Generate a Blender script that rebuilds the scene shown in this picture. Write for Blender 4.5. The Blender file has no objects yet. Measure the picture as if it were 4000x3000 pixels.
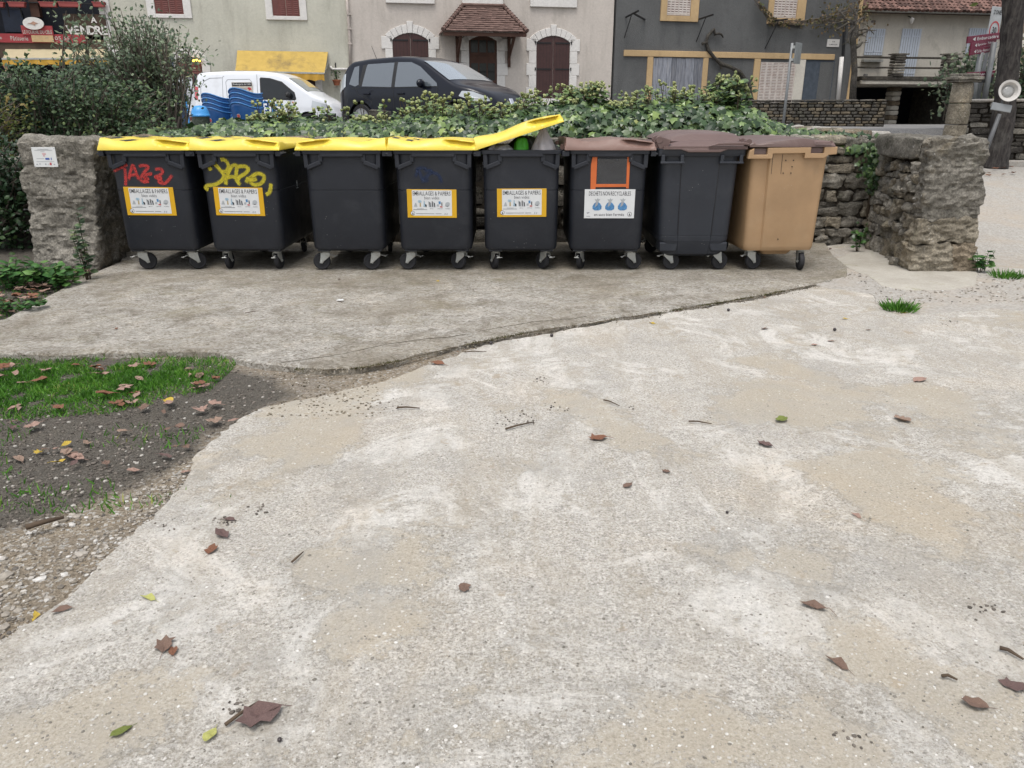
import bpy, bmesh, math, random
import numpy as np
from mathutils import Vector, Matrix, noise as mnoise
R = math.radians
rnd = random.Random(7)
SC = bpy.context.scene
COL = SC.collection

# ------------------------------------------------------------ camera, sky, sun, exposure
FPX, TH, CH = 3004.0, R(19.8), 1.48
cam = bpy.data.cameras.new('camera'); cam.sensor_width = 36.0; cam.lens = FPX/4000*36
cam.clip_start = 0.05; cam.clip_end = 900
camo = bpy.data.objects.new('camera', cam); COL.objects.link(camo)
camo.location = (0, 0, CH); camo.rotation_euler = (R(90)-TH, 0, 0)
SC.camera = camo
SUN_EL, SUN_AZ = R(70), R(195)          # azimuth clockwise from +Y
W = bpy.data.worlds.new('World'); SC.world = W; W.use_nodes = True
wn, wl = W.node_tree.nodes, W.node_tree.links
bg = wn['Background']
sky = wn.new('ShaderNodeTexSky'); sky.sky_type = 'NISHITA'; sky.sun_disc = False
sky.sun_elevation = SUN_EL; sky.sun_rotation = SUN_AZ
sky.air_density = 1.0; sky.dust_density = 3.0; sky.ozone_density = 1.0
hs = wn.new('ShaderNodeHueSaturation'); hs.inputs['Saturation'].default_value = 0.30
wl.new(sky.outputs[0], hs.inputs['Color']); wl.new(hs.outputs[0], bg.inputs['Color'])
bg.inputs['Strength'].default_value = 0.14
sl = bpy.data.lights.new('sun', 'SUN'); sl.energy = 1.1; sl.angle = R(25); sl.color = (1.0, .965, .92)
so = bpy.data.objects.new('sun', sl); COL.objects.link(so)
sd = Vector((math.sin(SUN_AZ)*math.cos(SUN_EL), math.cos(SUN_AZ)*math.cos(SUN_EL), math.sin(SUN_EL)))
so.rotation_euler = sd.to_track_quat('Z', 'Y').to_euler(); so.location = sd*40
SC.view_settings.view_transform = 'Standard'; SC.view_settings.look = 'None'
SC.view_settings.exposure = 0.83; SC.view_settings.gamma = 1.0; SC.view_settings.use_curve_mapping = False
SC.render.engine = 'CYCLES'
SC.cycles.use_denoising = True
SC.cycles.max_bounces = 6; SC.cycles.transparent_max_bounces = 8
SC.cycles.caustics_reflective = False; SC.cycles.caustics_refractive = False

# ------------------------------------------------------------ rays of the photograph -> points of the place
def ray(px, py):
    u = (px-2000)/FPX; v = (1500-py)/FPX
    return Vector((u, math.cos(TH)+v*math.sin(TH), -math.sin(TH)+v*math.cos(TH)))
def at(px, py, Y):
    r = ray(px, py); t = Y/r.y
    return Vector((r.x*t, Y, CH+r.z*t))
def gnd(px, py, z=0.0):
    r = ray(px, py); t = (z-CH)/r.z
    return Vector((r.x*t, r.y*t, z))
def g2(px, py, z=0.0):
    p = gnd(px, py, z); return (p.x, p.y)
def pix(p):
    d = Vector(p)-Vector((0, 0, CH))
    f = d.y*math.cos(TH)-d.z*math.sin(TH); u = d.y*math.sin(TH)+d.z*math.cos(TH)
    return (2000+FPX*d.x/f, 1500-FPX*u/f)

# ------------------------------------------------------------ things, parts, mesh builder
def put(o, parent=None):
    COL.objects.link(o)
    if parent is not None: o.parent = parent
    return o
def tag(o, label=None, cat=None, group=None, kind=None):
    if label: o['label'] = label
    if cat: o['category'] = cat
    if group: o['group'] = group
    if kind: o['kind'] = kind
    return o
def thing(name, label, cat, loc=(0, 0, 0), rz=0.0, group=None):
    o = bpy.data.objects.new(name, None); o.empty_display_size = .2
    COL.objects.link(o); o.location = loc; o.rotation_euler = (0, 0, rz)
    return tag(o, label, cat, group)
KIDS = {}
def copy_tree(o, parent=None):
    c = o.copy(); COL.objects.link(c)
    if parent is not None: c.parent = parent
    for ch in list(o.children): copy_tree(ch, c)
    return c
def rotm(rx=0, ry=0, rz=0):
    return Matrix.Rotation(rz, 3, 'Z') @ Matrix.Rotation(ry, 3, 'Y') @ Matrix.Rotation(rx, 3, 'X')

class MB:
    def __init__(s): s.v = []; s.f = []; s.m = []; s.uv = {}
    def add(s, vs, fs, m=0):
        b = len(s.v); s.v += [tuple(p) for p in vs]
        for f in fs: s.f.append(tuple(b+i for i in f)); s.m.append(m)
        return b
    def box(s, x0, x1, y0, y1, z0, z1, m=0):
        vs = [(x, y, z) for z in (z0, z1) for y in (y0, y1) for x in (x0, x1)]
        s.add(vs, [(0, 2, 3, 1), (4, 5, 7, 6), (0, 1, 5, 4), (2, 6, 7, 3), (0, 4, 6, 2), (1, 3, 7, 5)], m)
        return s
    def obox(s, c, size, rot=None, m=0):
        hx, hy, hz = size[0]/2, size[1]/2, size[2]/2
        rot = rot or Matrix.Identity(3); c = Vector(c)
        vs = [c+rot @ Vector((x, y, z)) for z in (-hz, hz) for y in (-hy, hy) for x in (-hx, hx)]
        s.add(vs, [(0, 2, 3, 1), (4, 5, 7, 6), (0, 1, 5, 4), (2, 6, 7, 3), (0, 4, 6, 2), (1, 3, 7, 5)], m)
        return s
    def bar(s, p0, p1, w, h, m=0, up=(0, 0, 1)):
        p0, p1 = Vector(p0), Vector(p1); d = (p1-p0); L = d.length; d.normalize()
        u = Vector(up)
        if abs(d.dot(u)) > .98: u = Vector((0, 1, 0))
        a = d.cross(u).normalized(); b = a.cross(d).normalized()
        rot = Matrix((d, a, b)).transposed()
        return s.obox((p0+p1)/2, (L, w, h), rot, m)
    def prism(s, pts, y0, y1, m=0):              # polygon in x,z extruded along y
        n = len(pts)
        vs = [(x, y0, z) for x, z in pts]+[(x, y1, z) for x, z in pts]
        fs = [tuple(range(n)), tuple(range(2*n-1, n-1, -1))]
        fs += [(i, i+n, (i+1) % n+n, (i+1) % n) for i in range(n)]
        s.add(vs, fs, m); return s
    def slab(s, pts, z0, z1, m=0):               # polygon in x,y extruded along z
        n = len(pts)
        vs = [(x, y, z0) for x, y in pts]+[(x, y, z1) for x, y in pts]
        fs = [tuple(range(n-1, -1, -1)), tuple(range(n, 2*n))]
        fs += [(i, (i+1) % n, (i+1) % n+n, i+n) for i in range(n)]
        s.add(vs, fs, m); return s
    def tube(s, path, r, n=8, m=0, caps=True):
        P = [Vector(p) for p in path]; k = len(P)
        rs = r if isinstance(r, (list, tuple)) else [r]*k
        prev = None; rings = []
        for i in range(k):
            d = (P[min(i+1, k-1)]-P[max(i-1, 0)]).normalized()
            if prev is None:
                a = d.cross(Vector((0, 0, 1)))
                if a.length < .05: a = d.cross(Vector((0, 1, 0)))
            else: a = prev-d*prev.dot(d)
            a.normalize(); prev = a; b = d.cross(a)
            rings.append([P[i]+(a*math.cos(2*math.pi*j/n)+b*math.sin(2*math.pi*j/n))*rs[i] for j in range(n)])
        vs = [p for rg in rings for p in rg]; fs = []
        for i in range(k-1):
            for j in range(n):
                fs.append((i*n+j, i*n+(j+1) % n, (i+1)*n+(j+1) % n, (i+1)*n+j))
        if caps: fs += [tuple(range(n-1, -1, -1)), tuple(range((k-1)*n, k*n))]
        s.add(vs, fs, m); return s
    def lathe(s, prof, n=16, c=(0, 0, 0), rot=None, m=0):
        rot = rot or Matrix.Identity(3); c = Vector(c); k = len(prof)
        vs = [c+rot @ Vector((r*math.cos(2*math.pi*j/n), r*math.sin(2*math.pi*j/n), z)) for r, z in prof for j in range(n)]
        fs = [(i*n+j, i*n+(j+1) % n, (i+1)*n+(j+1) % n, (i+1)*n+j) for i in range(k-1) for j in range(n)]
        fs += [tuple(range(n-1, -1, -1)), tuple(range((k-1)*n, k*n))]
        s.add(vs, fs, m); return s
    def ball(s, c, r, n=8, k=5, m=0, sc=(1, 1, 1)):
        prof = [(max(1e-4, math.sin(math.pi*i/k)), -math.cos(math.pi*i/k)) for i in range(k+1)]
        c = Vector(c)
        vs = [c+Vector((a*math.cos(2*math.pi*j/n)*sc[0], a*math.sin(2*math.pi*j/n)*sc[1], z*sc[2]))*r for a, z in prof for j in range(n)]
        fs = [(i*n+j, i*n+(j+1) % n, (i+1)*n+(j+1) % n, (i+1)*n+j) for i in range(k) for j in range(n)]
        s.add(vs, fs, m); return s
    def grid(s, nu, nv, fn, m=0, wrapu=False):
        vs = [fn(i, j) for j in range(nv) for i in range(nu)]
        fs = []
        for j in range(nv-1):
            for i in range(nu-(0 if wrapu else 1)):
                fs.append((j*nu+i, j*nu+(i+1) % nu, (j+1)*nu+(i+1) % nu, (j+1)*nu+i))
        return s.add(vs, fs, m)
    def move(s, M):
        s.v = [tuple(M @ Vector(p)) for p in s.v]; return s
    def mesh(s, name, mats, smooth=None, fix=True):
        me = bpy.data.meshes.new(name)
        me.from_pydata(s.v, [], s.f)
        for mm in (mats if isinstance(mats, (list, tuple)) else [mats]): me.materials.append(mm)
        if any(s.m): me.polygons.foreach_set('material_index', s.m)
        if fix:
            bm = bmesh.new(); bm.from_mesh(me); bmesh.ops.recalc_face_normals(bm, faces=bm.faces); bm.to_mesh(me); bm.free()
        if smooth is not None:
            me.shade_smooth()
            if smooth < 3: me.set_sharp_from_angle(angle=smooth)
        me.update(); return me
    def build(s, name, mats, parent=None, smooth=None, bevel=0, seg=2, fix=True, loc=None, rot=None):
        o = bpy.data.objects.new(name, s.mesh(name, mats, smooth, fix)); put(o, parent)
        if loc is not None: o.location = loc
        if rot is not None: o.rotation_euler = rot
        if bevel:
            b = o.modifiers.new('bevel', 'BEVEL'); b.width = bevel; b.segments = seg; b.limit_method = 'ANGLE'; b.angle_limit = R(35)
            b.harden_normals = False
        return o
def structure(o): o['kind'] = 'structure'; return o
def stuff(o): o['kind'] = 'stuff'; return o

def npmesh(name, V, Fc, mats, attrs=None, mi=None, smooth=False):
    """V (n,3), Fc (m,k) arrays -> mesh; attrs: {name: per-face float array}"""
    V = np.asarray(V, dtype=np.float32); Fc = np.asarray(Fc, dtype=np.int32); k = Fc.shape[1]
    me = bpy.data.meshes.new(name)
    me.vertices.add(len(V)); me.vertices.foreach_set('co', V.ravel())
    me.loops.add(Fc.size); me.loops.foreach_set('vertex_index', Fc.ravel())
    me.polygons.add(len(Fc)); me.polygons.foreach_set('loop_start', np.arange(len(Fc), dtype=np.int32)*k)
    for mm in (mats if isinstance(mats, (list, tuple)) else [mats]): me.materials.append(mm)
    if mi is not None: me.polygons.foreach_set('material_index', np.asarray(mi, dtype=np.int32))
    me.polygons.foreach_set('use_smooth', np.full(len(Fc), smooth, dtype=bool))
    me.update(calc_edges=True)
    for a, val in (attrs or {}).items():
        at_ = me.attributes.new(a, 'FLOAT', 'FACE'); at_.data.foreach_set('value', np.asarray(val, dtype=np.float32))
    return me
def npobj(name, V, Fc, mats, parent=None, attrs=None, mi=None, smooth=False):
    return put(bpy.data.objects.new(name, npmesh(name, V, Fc, mats, attrs, mi, smooth)), parent)

GLY = {}
def glyph(ch, bold, shear):
    k = (ch, bold, shear)
    if k not in GLY:
        cu = bpy.data.curves.new('lettering', 'FONT'); cu.body = ch; cu.size = 1; cu.offset = bold; cu.shear = shear; cu.resolution_u = 2
        o = bpy.data.objects.new('lettering', cu); COL.objects.link(o); me = bpy.data.meshes.new_from_object(o)
        vs = [(v.co.x, v.co.y) for v in me.vertices]; fs = [tuple(p.vertices) for p in me.polygons]
        bpy.data.objects.remove(o); bpy.data.curves.remove(cu); bpy.data.meshes.remove(me)
        x0 = min(a for a, b in vs); GLY[k] = ([(a-x0, b) for a, b in vs], fs, max(a for a, b in vs)-x0)
    return GLY[k]
def text_shape(body, w=None, h=None, bold=0.0, shear=0.0, align='CENTER', gap=.085):
    vs, fs, x = [], [], 0.0
    for ch in body:
        if ch == ' ': x += .24; continue
        gv, gf, gw = glyph(ch, bold, shear); o = len(vs)
        vs += [(a+x, b) for a, b in gv]; fs += [tuple(i+o for i in f) for f in gf]; x += gw+gap
    xs = [a for a, b in vs]; ys = [b for a, b in vs]
    x0, x1, y0, y1 = min(xs), max(xs), min(ys), max(ys)
    sx = sy = 1.0
    if h: sy = sx = h/(y1-y0)
    if w: sx = w/(x1-x0); sy = sy if h else sx
    cx = (x0+x1)/2 if align == 'CENTER' else x0; cy = (y0+y1)/2
    return [((a-cx)*sx, (b-cy)*sy) for a, b in vs], fs
def add_text(mb, body, cx, y, cz, w=None, h=None, bold=0.0, m=0, shear=0.0, align='CENTER', face=-1):
    """flat lettering in the local x,z plane at depth y, read from -y"""
    vs, fs = text_shape(body, w, h, bold, shear, align)
    mb.add([(cx+a, y, cz+b) for a, b in vs], fs, m)

# ------------------------------------------------------------ materials
def lin(r, g, b):
    f = lambda c: ((c/255+.055)/1.055)**2.4 if c/255 > .04045 else c/255/12.92
    return (f(r), f(g), f(b), 1.0)
class NT:
    def __init__(s, name):
        s.mat = bpy.data.materials.new(name); s.mat.use_nodes = True
        s.t = s.mat.node_tree; s.N = s.t.nodes; s.L = s.t.links
        s.bsdf = s.N['Principled BSDF']; s.out = s.N['Material Output']
        s._pos = None
    def node(s, typ, ins=None, **props):
        n = s.N.new(typ)
        for k, v in props.items(): setattr(n, k, v)
        for k, v in (ins or {}).items(): s.set(n.inputs[k], v)
        return n
    def set(s, sock, v):
        if hasattr(v, 'is_linked') or isinstance(v, bpy.types.NodeSocket): s.L.new(v, sock)
        elif v is not None:
            if sock.type == 'RGBA' and not isinstance(v, (int, float)): sock.default_value = (*v[:3], 1.0)
            elif sock.type == 'RGBA': sock.default_value = (v, v, v, 1)
            else: sock.default_value = v
    def pos(s):
        if s._pos is None: s._pos = s.node('ShaderNodeNewGeometry').outputs['Position']
        return s._pos
    def obj(s): return s.node('ShaderNodeTexCoord').outputs['Object']
    def mapped(s, co, scale=(1, 1, 1), rot=(0, 0, 0)):
        m = s.node('ShaderNodeMapping', {'Vector': co}); m.inputs['Scale'].default_value = scale; m.inputs['Rotation'].default_value = rot
        return m.outputs[0]
    def noise(s, scale, detail=4, rough=.55, dist=0.0, co=None, out='Fac'):
        n = s.node('ShaderNodeTexNoise', {'Vector': co or s.pos(), 'Scale': scale, 'Detail': detail, 'Roughness': rough, 'Distortion': dist})
        return n.outputs[out]
    def voro(s, scale, feature='F1', co=None, out='Distance', rand=1.0):
        n = s.node('ShaderNodeTexVoronoi', {'Vector': co or s.pos(), 'Scale': scale, 'Randomness': rand}, feature=feature)
        return n.outputs[out]
    def ramp(s, fac, stops, interp='LINEAR'):
        n = s.node('ShaderNodeValToRGB', {'Fac': fac}); cr = n.color_ramp; cr.interpolation = interp
        while len(cr.elements) < len(stops): cr.elements.new(.5)
        for e, (p, c) in zip(cr.elements, stops):
            e.position = p; e.color = (c, c, c, 1) if isinstance(c, (int, float)) else (*c[:3], 1)
        return n.outputs['Color']
    def mix(s, fac, a, b, blend='MIX'):
        n = s.node('ShaderNodeMix', data_type='RGBA', blend_type=blend)
        s.set(n.inputs['Factor'], fac); s.set(n.inputs['A'], a) if False else None
        s.set(n.inputs[6], a); s.set(n.inputs[7], b)
        return n.outputs[2]
    def math(s, op, a, b=None, clamp=False):
        n = s.node('ShaderNodeMath', operation=op, use_clamp=clamp); s.set(n.inputs[0], a)
        if b is not None: s.set(n.inputs[1], b)
        return n.outputs[0]
    def attr(s, name): return s.node('ShaderNodeAttribute', attribute_name=name).outputs['Fac']
    def orand(s): return s.node('ShaderNodeObjectInfo').outputs['Random']
    def bump(s, height, strength=.3, dist=.01, normal=None):
        n = s.node('ShaderNodeBump', {'Height': height, 'Strength': strength, 'Distance': dist})
        if normal is not None: s.L.new(normal, n.inputs['Normal'])
        return n.outputs[0]
    def done(s, color=None, rough=.6, normal=None, spec=.5, metal=0.0, **kw):
        b = s.bsdf
        if color is not None: s.set(b.inputs['Base Color'], color)
        s.set(b.inputs['Roughness'], rough); s.set(b.inputs['Specular IOR Level'], spec); s.set(b.inputs['Metallic'], metal)
        if normal is not None: s.L.new(normal, b.inputs['Normal'])
        for k, v in kw.items(): s.set(b.inputs[k], v)
        return s.mat

def simple(name, col, rough=.55, spec=.4, metal=0.0, var=.25, nscale=6, bump=.0, bscale=60, bdist=.004, orand=0.0, dirt=None, dscale=3, damt=.5, co='obj', coat=0.0):
    t = NT(name); c = t.obj() if co == 'obj' else t.pos()
    n = t.noise(nscale, 5, .6, co=c)
    k = t.ramp(n, [(.25, 1-var), (.75, 1+var*.6)])
    cc = t.mix(1.0, col, k, 'MULTIPLY')
    if orand:
        r = t.ramp(t.orand(), [(0, 1-orand), (1, 1+orand)])
        cc = t.mix(1.0, cc, r, 'MULTIPLY')
    if dirt is not None:
        d = t.ramp(t.noise(dscale, 6, .65, .4, co=c), [(.5, 0), (.72, damt)])
        cc = t.mix(d, cc, dirt)
    nm = None
    if bump: nm = t.bump(t.noise(bscale, 4, .6, co=c), bump, bdist)
    rr = t.ramp(t.noise(nscale*3, 3, co=c), [(.3, max(0, rough-.08)), (.7, min(1, rough+.08))])
    return t.done(cc, rr, nm, spec, metal, **({'Coat Weight': coat, 'Coat Roughness': .06} if coat else {}))

def leafmat(name, ramp, rough=.45, trans=.25, spec=.35):
    """ramp over the per-leaf attribute 'rnd'; a little light passes through the leaf"""
    t = NT(name)
    a = t.attr('rnd')
    col = t.ramp(a, ramp)
    col = t.mix(1.0, col, t.ramp(t.noise(9, 3), [(.3, .75), (.7, 1.25)]), 'MULTIPLY')
    m = t.done(col, rough, None, spec)
    tr = t.node('ShaderNodeBsdfTranslucent', {'Color': col})
    ms = t.node('ShaderNodeMixShader', {0: trans, 1: t.bsdf.outputs[0], 2: tr.outputs[0]})
    t.L.new(ms.outputs[0], t.out.inputs['Surface'])
    return m
# ------------------------------------------------------------ ground materials
def concrete_drive():
    t = NT('worn_concrete'); p = t.pos()
    wob = lambda sc, amt: t.node('ShaderNodeVectorMath', {0: p, 1: t.node('ShaderNodeVectorMath', {0: t.noise(sc, 4, .6, out='Color'), 'Scale': amt}, operation='SCALE').outputs[0]}, operation='ADD').outputs[0]
    big = t.noise(.85, 6, .6, .8); med = t.noise(4.2, 7, .68, .5)
    s1 = t.noise(105, 5, .84); s2 = t.noise(46, 6, .78)
    mask = t.math('ADD', t.math('ADD', t.math('MULTIPLY', big, .46), t.math('MULTIPLY', med, .34)), t.math('MULTIPLY', t.noise(15, 6, .72, .4), .20))
    mask = t.math('ADD', mask, t.math('MULTIPLY', t.math('SUBTRACT', s2, .5), .16))
    mask = t.math('ADD', mask, t.math('MULTIPLY', t.math('SUBTRACT', t.attr('wear'), .27), .17))
    worn = t.ramp(mask, [(.478, 0), (.506, .55), (.55, .90)])           # smooth greyish tan patches where the crust is gone
    vc = t.node('ShaderNodeSeparateColor', {0: t.voro(80, out='Color', co=wob(160, .010))})
    crust = t.ramp(s1, [(.34, (.155, .146, .128)), (.42, (.30, .287, .262)), (.50, (.42, .406, .383)), (.59, (.505, .493, .473)), (.69, (.645, .636, .62))])
    crust = t.mix(.48, crust, t.mix(1.0, crust, t.ramp(vc.outputs[0], [(0, (.55, .53, .50)), (.3, (.92, .905, .88)), (.7, (1.06, 1.03, .985)), (1, (1.34, 1.33, 1.31))]), 'MULTIPLY'))
    tan = t.ramp(s1, [(.34, (.22, .193, .15)), (.46, (.325, .295, .243)), (.58, (.375, .343, .29)), (.70, (.50, .475, .43))])
    col = t.mix(worn, crust, tan)
    bloom = t.ramp(t.noise(1.6, 8, .76, .9), [(.515, 0), (.575, .62)])
    col = t.mix(t.math('MULTIPLY', t.math('MULTIPLY', bloom, t.ramp(s2, [(.38, .25), (.55, 1)])), t.math('SUBTRACT', 1.0, worn)), col, (.66, .648, .628))
    cream = t.ramp(t.noise(1.15, 6, .65, .7), [(.52, 0), (.66, .40)])
    col = t.mix(cream, col, t.mix(1.0, col, (1.10, 1.01, .90), 'MULTIPLY'))
    streak = t.ramp(t.noise(5.5, 6, .72, .5, co=t.mapped(p, (1, .22, 1), (0, 0, R(-38)))), [(.48, 0), (.66, .5)])
    col = t.mix(streak, col, (.335, .30, .245))
    grey = t.ramp(t.noise(1.4, 7, .74, 1.3), [(.48, 0), (.66, .45)])
    col = t.mix(grey, col, (.29, .285, .272))
    spot = t.ramp(t.noise(7.5, 4, .6, .3), [(.66, 0), (.72, .55)])
    col = t.mix(spot, col, (.30, .245, .175))
    v2d = t.voro(44, co=wob(90, .012)); sep2 = t.node('ShaderNodeSeparateColor', {0: t.voro(44, out='Color', co=wob(90, .012))})
    dk = t.math('MULTIPLY', t.ramp(v2d, [(.14, 1), (.26, 0)]), t.ramp(sep2.outputs[0], [(.84, 0), (.88, 1)]))
    col = t.mix(t.math('MULTIPLY', dk, .7), col, (.17, .155, .135))
    lt = t.math('MULTIPLY', t.ramp(v2d, [(.18, 1), (.30, 0)]), t.ramp(sep2.outputs[1], [(.88, 0), (.92, 1)]))
    col = t.mix(t.math('MULTIPLY', lt, .5), col, (.66, .65, .63))
    pit = t.ramp(t.noise(27, 5, .78, .3), [(.645, 0), (.70, .6)])
    col = t.mix(pit, col, (.20, .172, .138))
    col = t.mix(1.0, col, (.985, .968, .932), 'MULTIPLY')
    n1 = t.bump(t.math('ADD', t.math('MULTIPLY', s1, t.math('SUBTRACT', 1.0, t.math('MULTIPLY', worn, .6))), t.math('MULTIPLY', s2, .6)), .75, .008)
    n2 = t.bump(t.math('SUBTRACT', t.math('MULTIPLY', t.noise(13, 5, .6), .8), t.math('MULTIPLY', t.ramp(mask, [(.49, 0), (.515, 1)]), .15)), .5, .02, n1)
    return t.done(col, t.ramp(worn, [(0, .95), (1, .82)]), n2, .22)
def concrete_pad():
    t = NT('stained_concrete'); p = t.pos()
    co = t.mapped(p, (1, 1.5, 1))
    sw = t.noise(23, 7, .72, 1.7, co=co)                                # trowel swirls
    big = t.noise(.9, 6, .62, .9)
    col = t.ramp(sw, [(.36, (.17, .148, .115)), (.445, (.375, .345, .295)), (.53, (.52, .49, .438)), (.63, (.68, .65, .60))])
    col = t.mix(t.ramp(big, [(.44, 0), (.64, .55)]), col, (.265, .222, .155))
    col = t.mix(1.0, col, t.ramp(t.noise(3.3, 8, .76, .6), [(.32, (.60, .57, .52)), (.5, (1.0, 1.0, 1.0)), (.68, (1.22, 1.2, 1.17))]), 'MULTIPLY')
    # mossy brown band before and under the bins, their shade painted in with it
    sx = t.node('ShaderNodeSeparateXYZ', {0: p})
    band = t.ramp(t.math('ADD', t.math('MULTIPLY', sx.outputs[1], .1), t.math('MULTIPLY', t.math('SUBTRACT', t.noise(1.5, 5), .5), .22)), [(.62, 0), (.74, .62)])
    mid = t.ramp(t.math('ADD', t.math('MULTIPLY', sx.outputs[0], .1), .5), [(.12, .15), (.42, 1), (.74, 1), (.86, .3)])
    mk = t.math('MULTIPLY', band, mid)
    col = t.mix(mk, col, t.ramp(t.noise(22, 6, .7, .8), [(.36, (.085, .072, .048)), (.52, (.20, .172, .12)), (.66, (.34, .30, .23))]))
    col = t.mix(t.ramp(t.noise(2.3, 6, .7, .5), [(.55, 0), (.70, .5)]), col, (.25, .215, .125))
    fine = t.noise(190, 4, .7)
    col = t.mix(1.0, col, t.ramp(fine, [(.25, .68), (.75, 1.25)]), 'MULTIPLY')
    n1 = t.bump(t.math('ADD', t.math('MULTIPLY', sw, 1.4), t.math('MULTIPLY', fine, .3)), 1.0, .022)
    n2 = t.bump(t.noise(5, 5, .6), .4, .03, n1)
    return t.done(col, .9, n2, .2)
def dirt_mat():
    t = NT('earth_and_gravel')
    s = t.math('ADD', t.attr('soil'), t.math('MULTIPLY', t.math('SUBTRACT', t.noise(5, 6, .7), .5), .7))
    sm = t.ramp(s, [(.36, 0), (.72, .9)])
    vc = t.node('ShaderNodeSeparateColor', {0: t.voro(85, out='Color')})
    tan = t.ramp(vc.outputs[0], [(0, (.20, .16, .11)), (.5, (.31, .255, .185)), (.8, (.37, .32, .25)), (1, (.55, .53, .49))])
    tan = t.mix(t.ramp(t.noise(1.6, 6, .65), [(.4, 0), (.65, .7)]), tan, (.23, .205, .175))
    f = t.noise(120, 5, .75)
    soil = t.ramp(f, [(.3, (.042, .038, .032)), (.48, (.092, .084, .072)), (.62, (.145, .132, .113)), (.8, (.26, .235, .20))])
    col = t.mix(sm, tan, soil)
    n1 = t.bump(t.math('ADD', f, t.voro(85)), .9, .012)
    n2 = t.bump(t.noise(9, 6, .7), .8, .05, n1)
    return t.done(col, .95, n2, .15)
def asphalt_mat():
    t = NT('street_asphalt')
    vc = t.node('ShaderNodeSeparateColor', {0: t.voro(70, out='Color')})
    col = t.ramp(vc.outputs[0], [(0, (.10, .10, .10)), (1, (.20, .195, .19))])
    col = t.mix(t.ramp(t.noise(.8, 5), [(.45, 0), (.65, .6)]), col, (.24, .23, .215))
    return t.done(col, .85, t.bump(t.noise(60, 4), .4, .01), .3)
def lane_mat():
    t = NT('pale_lane')
    vc = t.node('ShaderNodeSeparateColor', {0: t.voro(60, out='Color')})
    col = t.ramp(vc.outputs[0], [(0, (.28, .262, .235)), (1, (.40, .38, .345))])
    col = t.mix(t.ramp(t.noise(1.3, 6, .7, .5), [(.45, 0), (.66, .6)]), col, (.37, .31, .24))
    col = t.mix(t.ramp(t.noise(14, 6, .75), [(.62, 0), (.7, .6)]), col, (.16, .14, .11))
    return t.done(col, .92, t.bump(t.noise(45, 6, .7), .6, .02), .2)
M_DRIVE, M_PAD, M_DIRT, M_ASPH, M_LANE = concrete_drive(), concrete_pad(), dirt_mat(), asphalt_mat(), lane_mat()
def smooth_patch():
    t = NT('smooth_mortar'); 
    col = t.ramp(t.noise(3, 6, .65), [(.3, (.31, .287, .243)), (.7, (.42, .395, .345))])
    col = t.mix(t.ramp(t.noise(6, 6, .7, .6), [(.58, 0), (.7, .5)]), col, (.20, .19, .10))
    col = t.mix(1.0, col, t.ramp(t.noise(80, 5, .7), [(.25, .8), (.75, 1.15)]), 'MULTIPLY')
    return t.done(col, .85, t.bump(t.noise(18, 6, .6), .35, .015), .25)
M_MORTAR = smooth_patch()

def inpoly(x, y, P):
    c = False; j = len(P)-1
    for i in range(len(P)):
        if (P[i][1] > y) != (P[j][1] > y) and x < (P[j][0]-P[i][0])*(y-P[i][1])/(P[j][1]-P[i][1])+P[i][0]: c = not c
        j = i
    return c
def pdist(x, y, P):
    best = 1e9
    for i in range(len(P)):
        ax, ay = P[i]; bx, by = P[(i+1) % len(P)]
        dx, dy = bx-ax, by-ay; t = max(0, min(1, ((x-ax)*dx+(y-ay)*dy)/(dx*dx+dy*dy+1e-9)))
        best = min(best, math.hypot(x-ax-t*dx, y-ay-t*dy))
    return best if not inpoly(x, y, P) else -best
# ------------------------------------------------------------ ground sheets
def jag(pts, step=.08, amp=.02, closed=True, seed=0):
    out = []; n = len(pts)
    for i in range(n if closed else n-1):
        a = Vector((*pts[i], 0)); b = Vector((*pts[(i+1) % n], 0)); L = (b-a).length; k = max(1, min(120, int(L/step)))
        nrm = Vector((-(b-a).y, (b-a).x, 0)).normalized()
        for j in range(k):
            q = a.lerp(b, j/k)
            d = mnoise.noise(Vector((q.x*4+seed, q.y*4, 0)))*amp*1.6+mnoise.noise(Vector((q.x*17+seed, q.y*17, 3)))*amp
            q = q+nrm*d; out.append((q.x, q.y))
    return out
def sheet(name, poly, z, thick, mat, bev=.012):
    mb = MB(); mb.slab(poly, z-thick, z)
    o = mb.build(name, mat, bevel=bev, seg=1); return structure(o)
K = 1.80833     # the photograph was measured on a 2212-pixel wide view
def V2(pts): return [g2(x*K, y*K) for x, y in pts]
SEAM = [(560, 890), (700, 862), (850, 822), (1000, 764), (1100, 741), (1200, 722), (1320, 702), (1400, 690), (1500, 672), (1600, 656), (1700, 637), (1835, 609)]
drive_px = [(-330, 1659), (0, 1400), (75, 1355), (150, 1300), (250, 1200), (350, 1108), (410, 1050), (432, 1000), (475, 940)]+SEAM
dp = V2(drive_px)
drive_poly = jag(dp, .035, .026, closed=False, seed=3)+[dp[-1], (2.7, 7.3), (2.8, 8.2), (4.0, 8.9), (4.3, 7.6), (5.0, 7.3), (16, 7.3), (16, -4), (-6, -4)]
o = sheet('driveway', drive_poly, .018, .1, M_DRIVE, 0)
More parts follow.
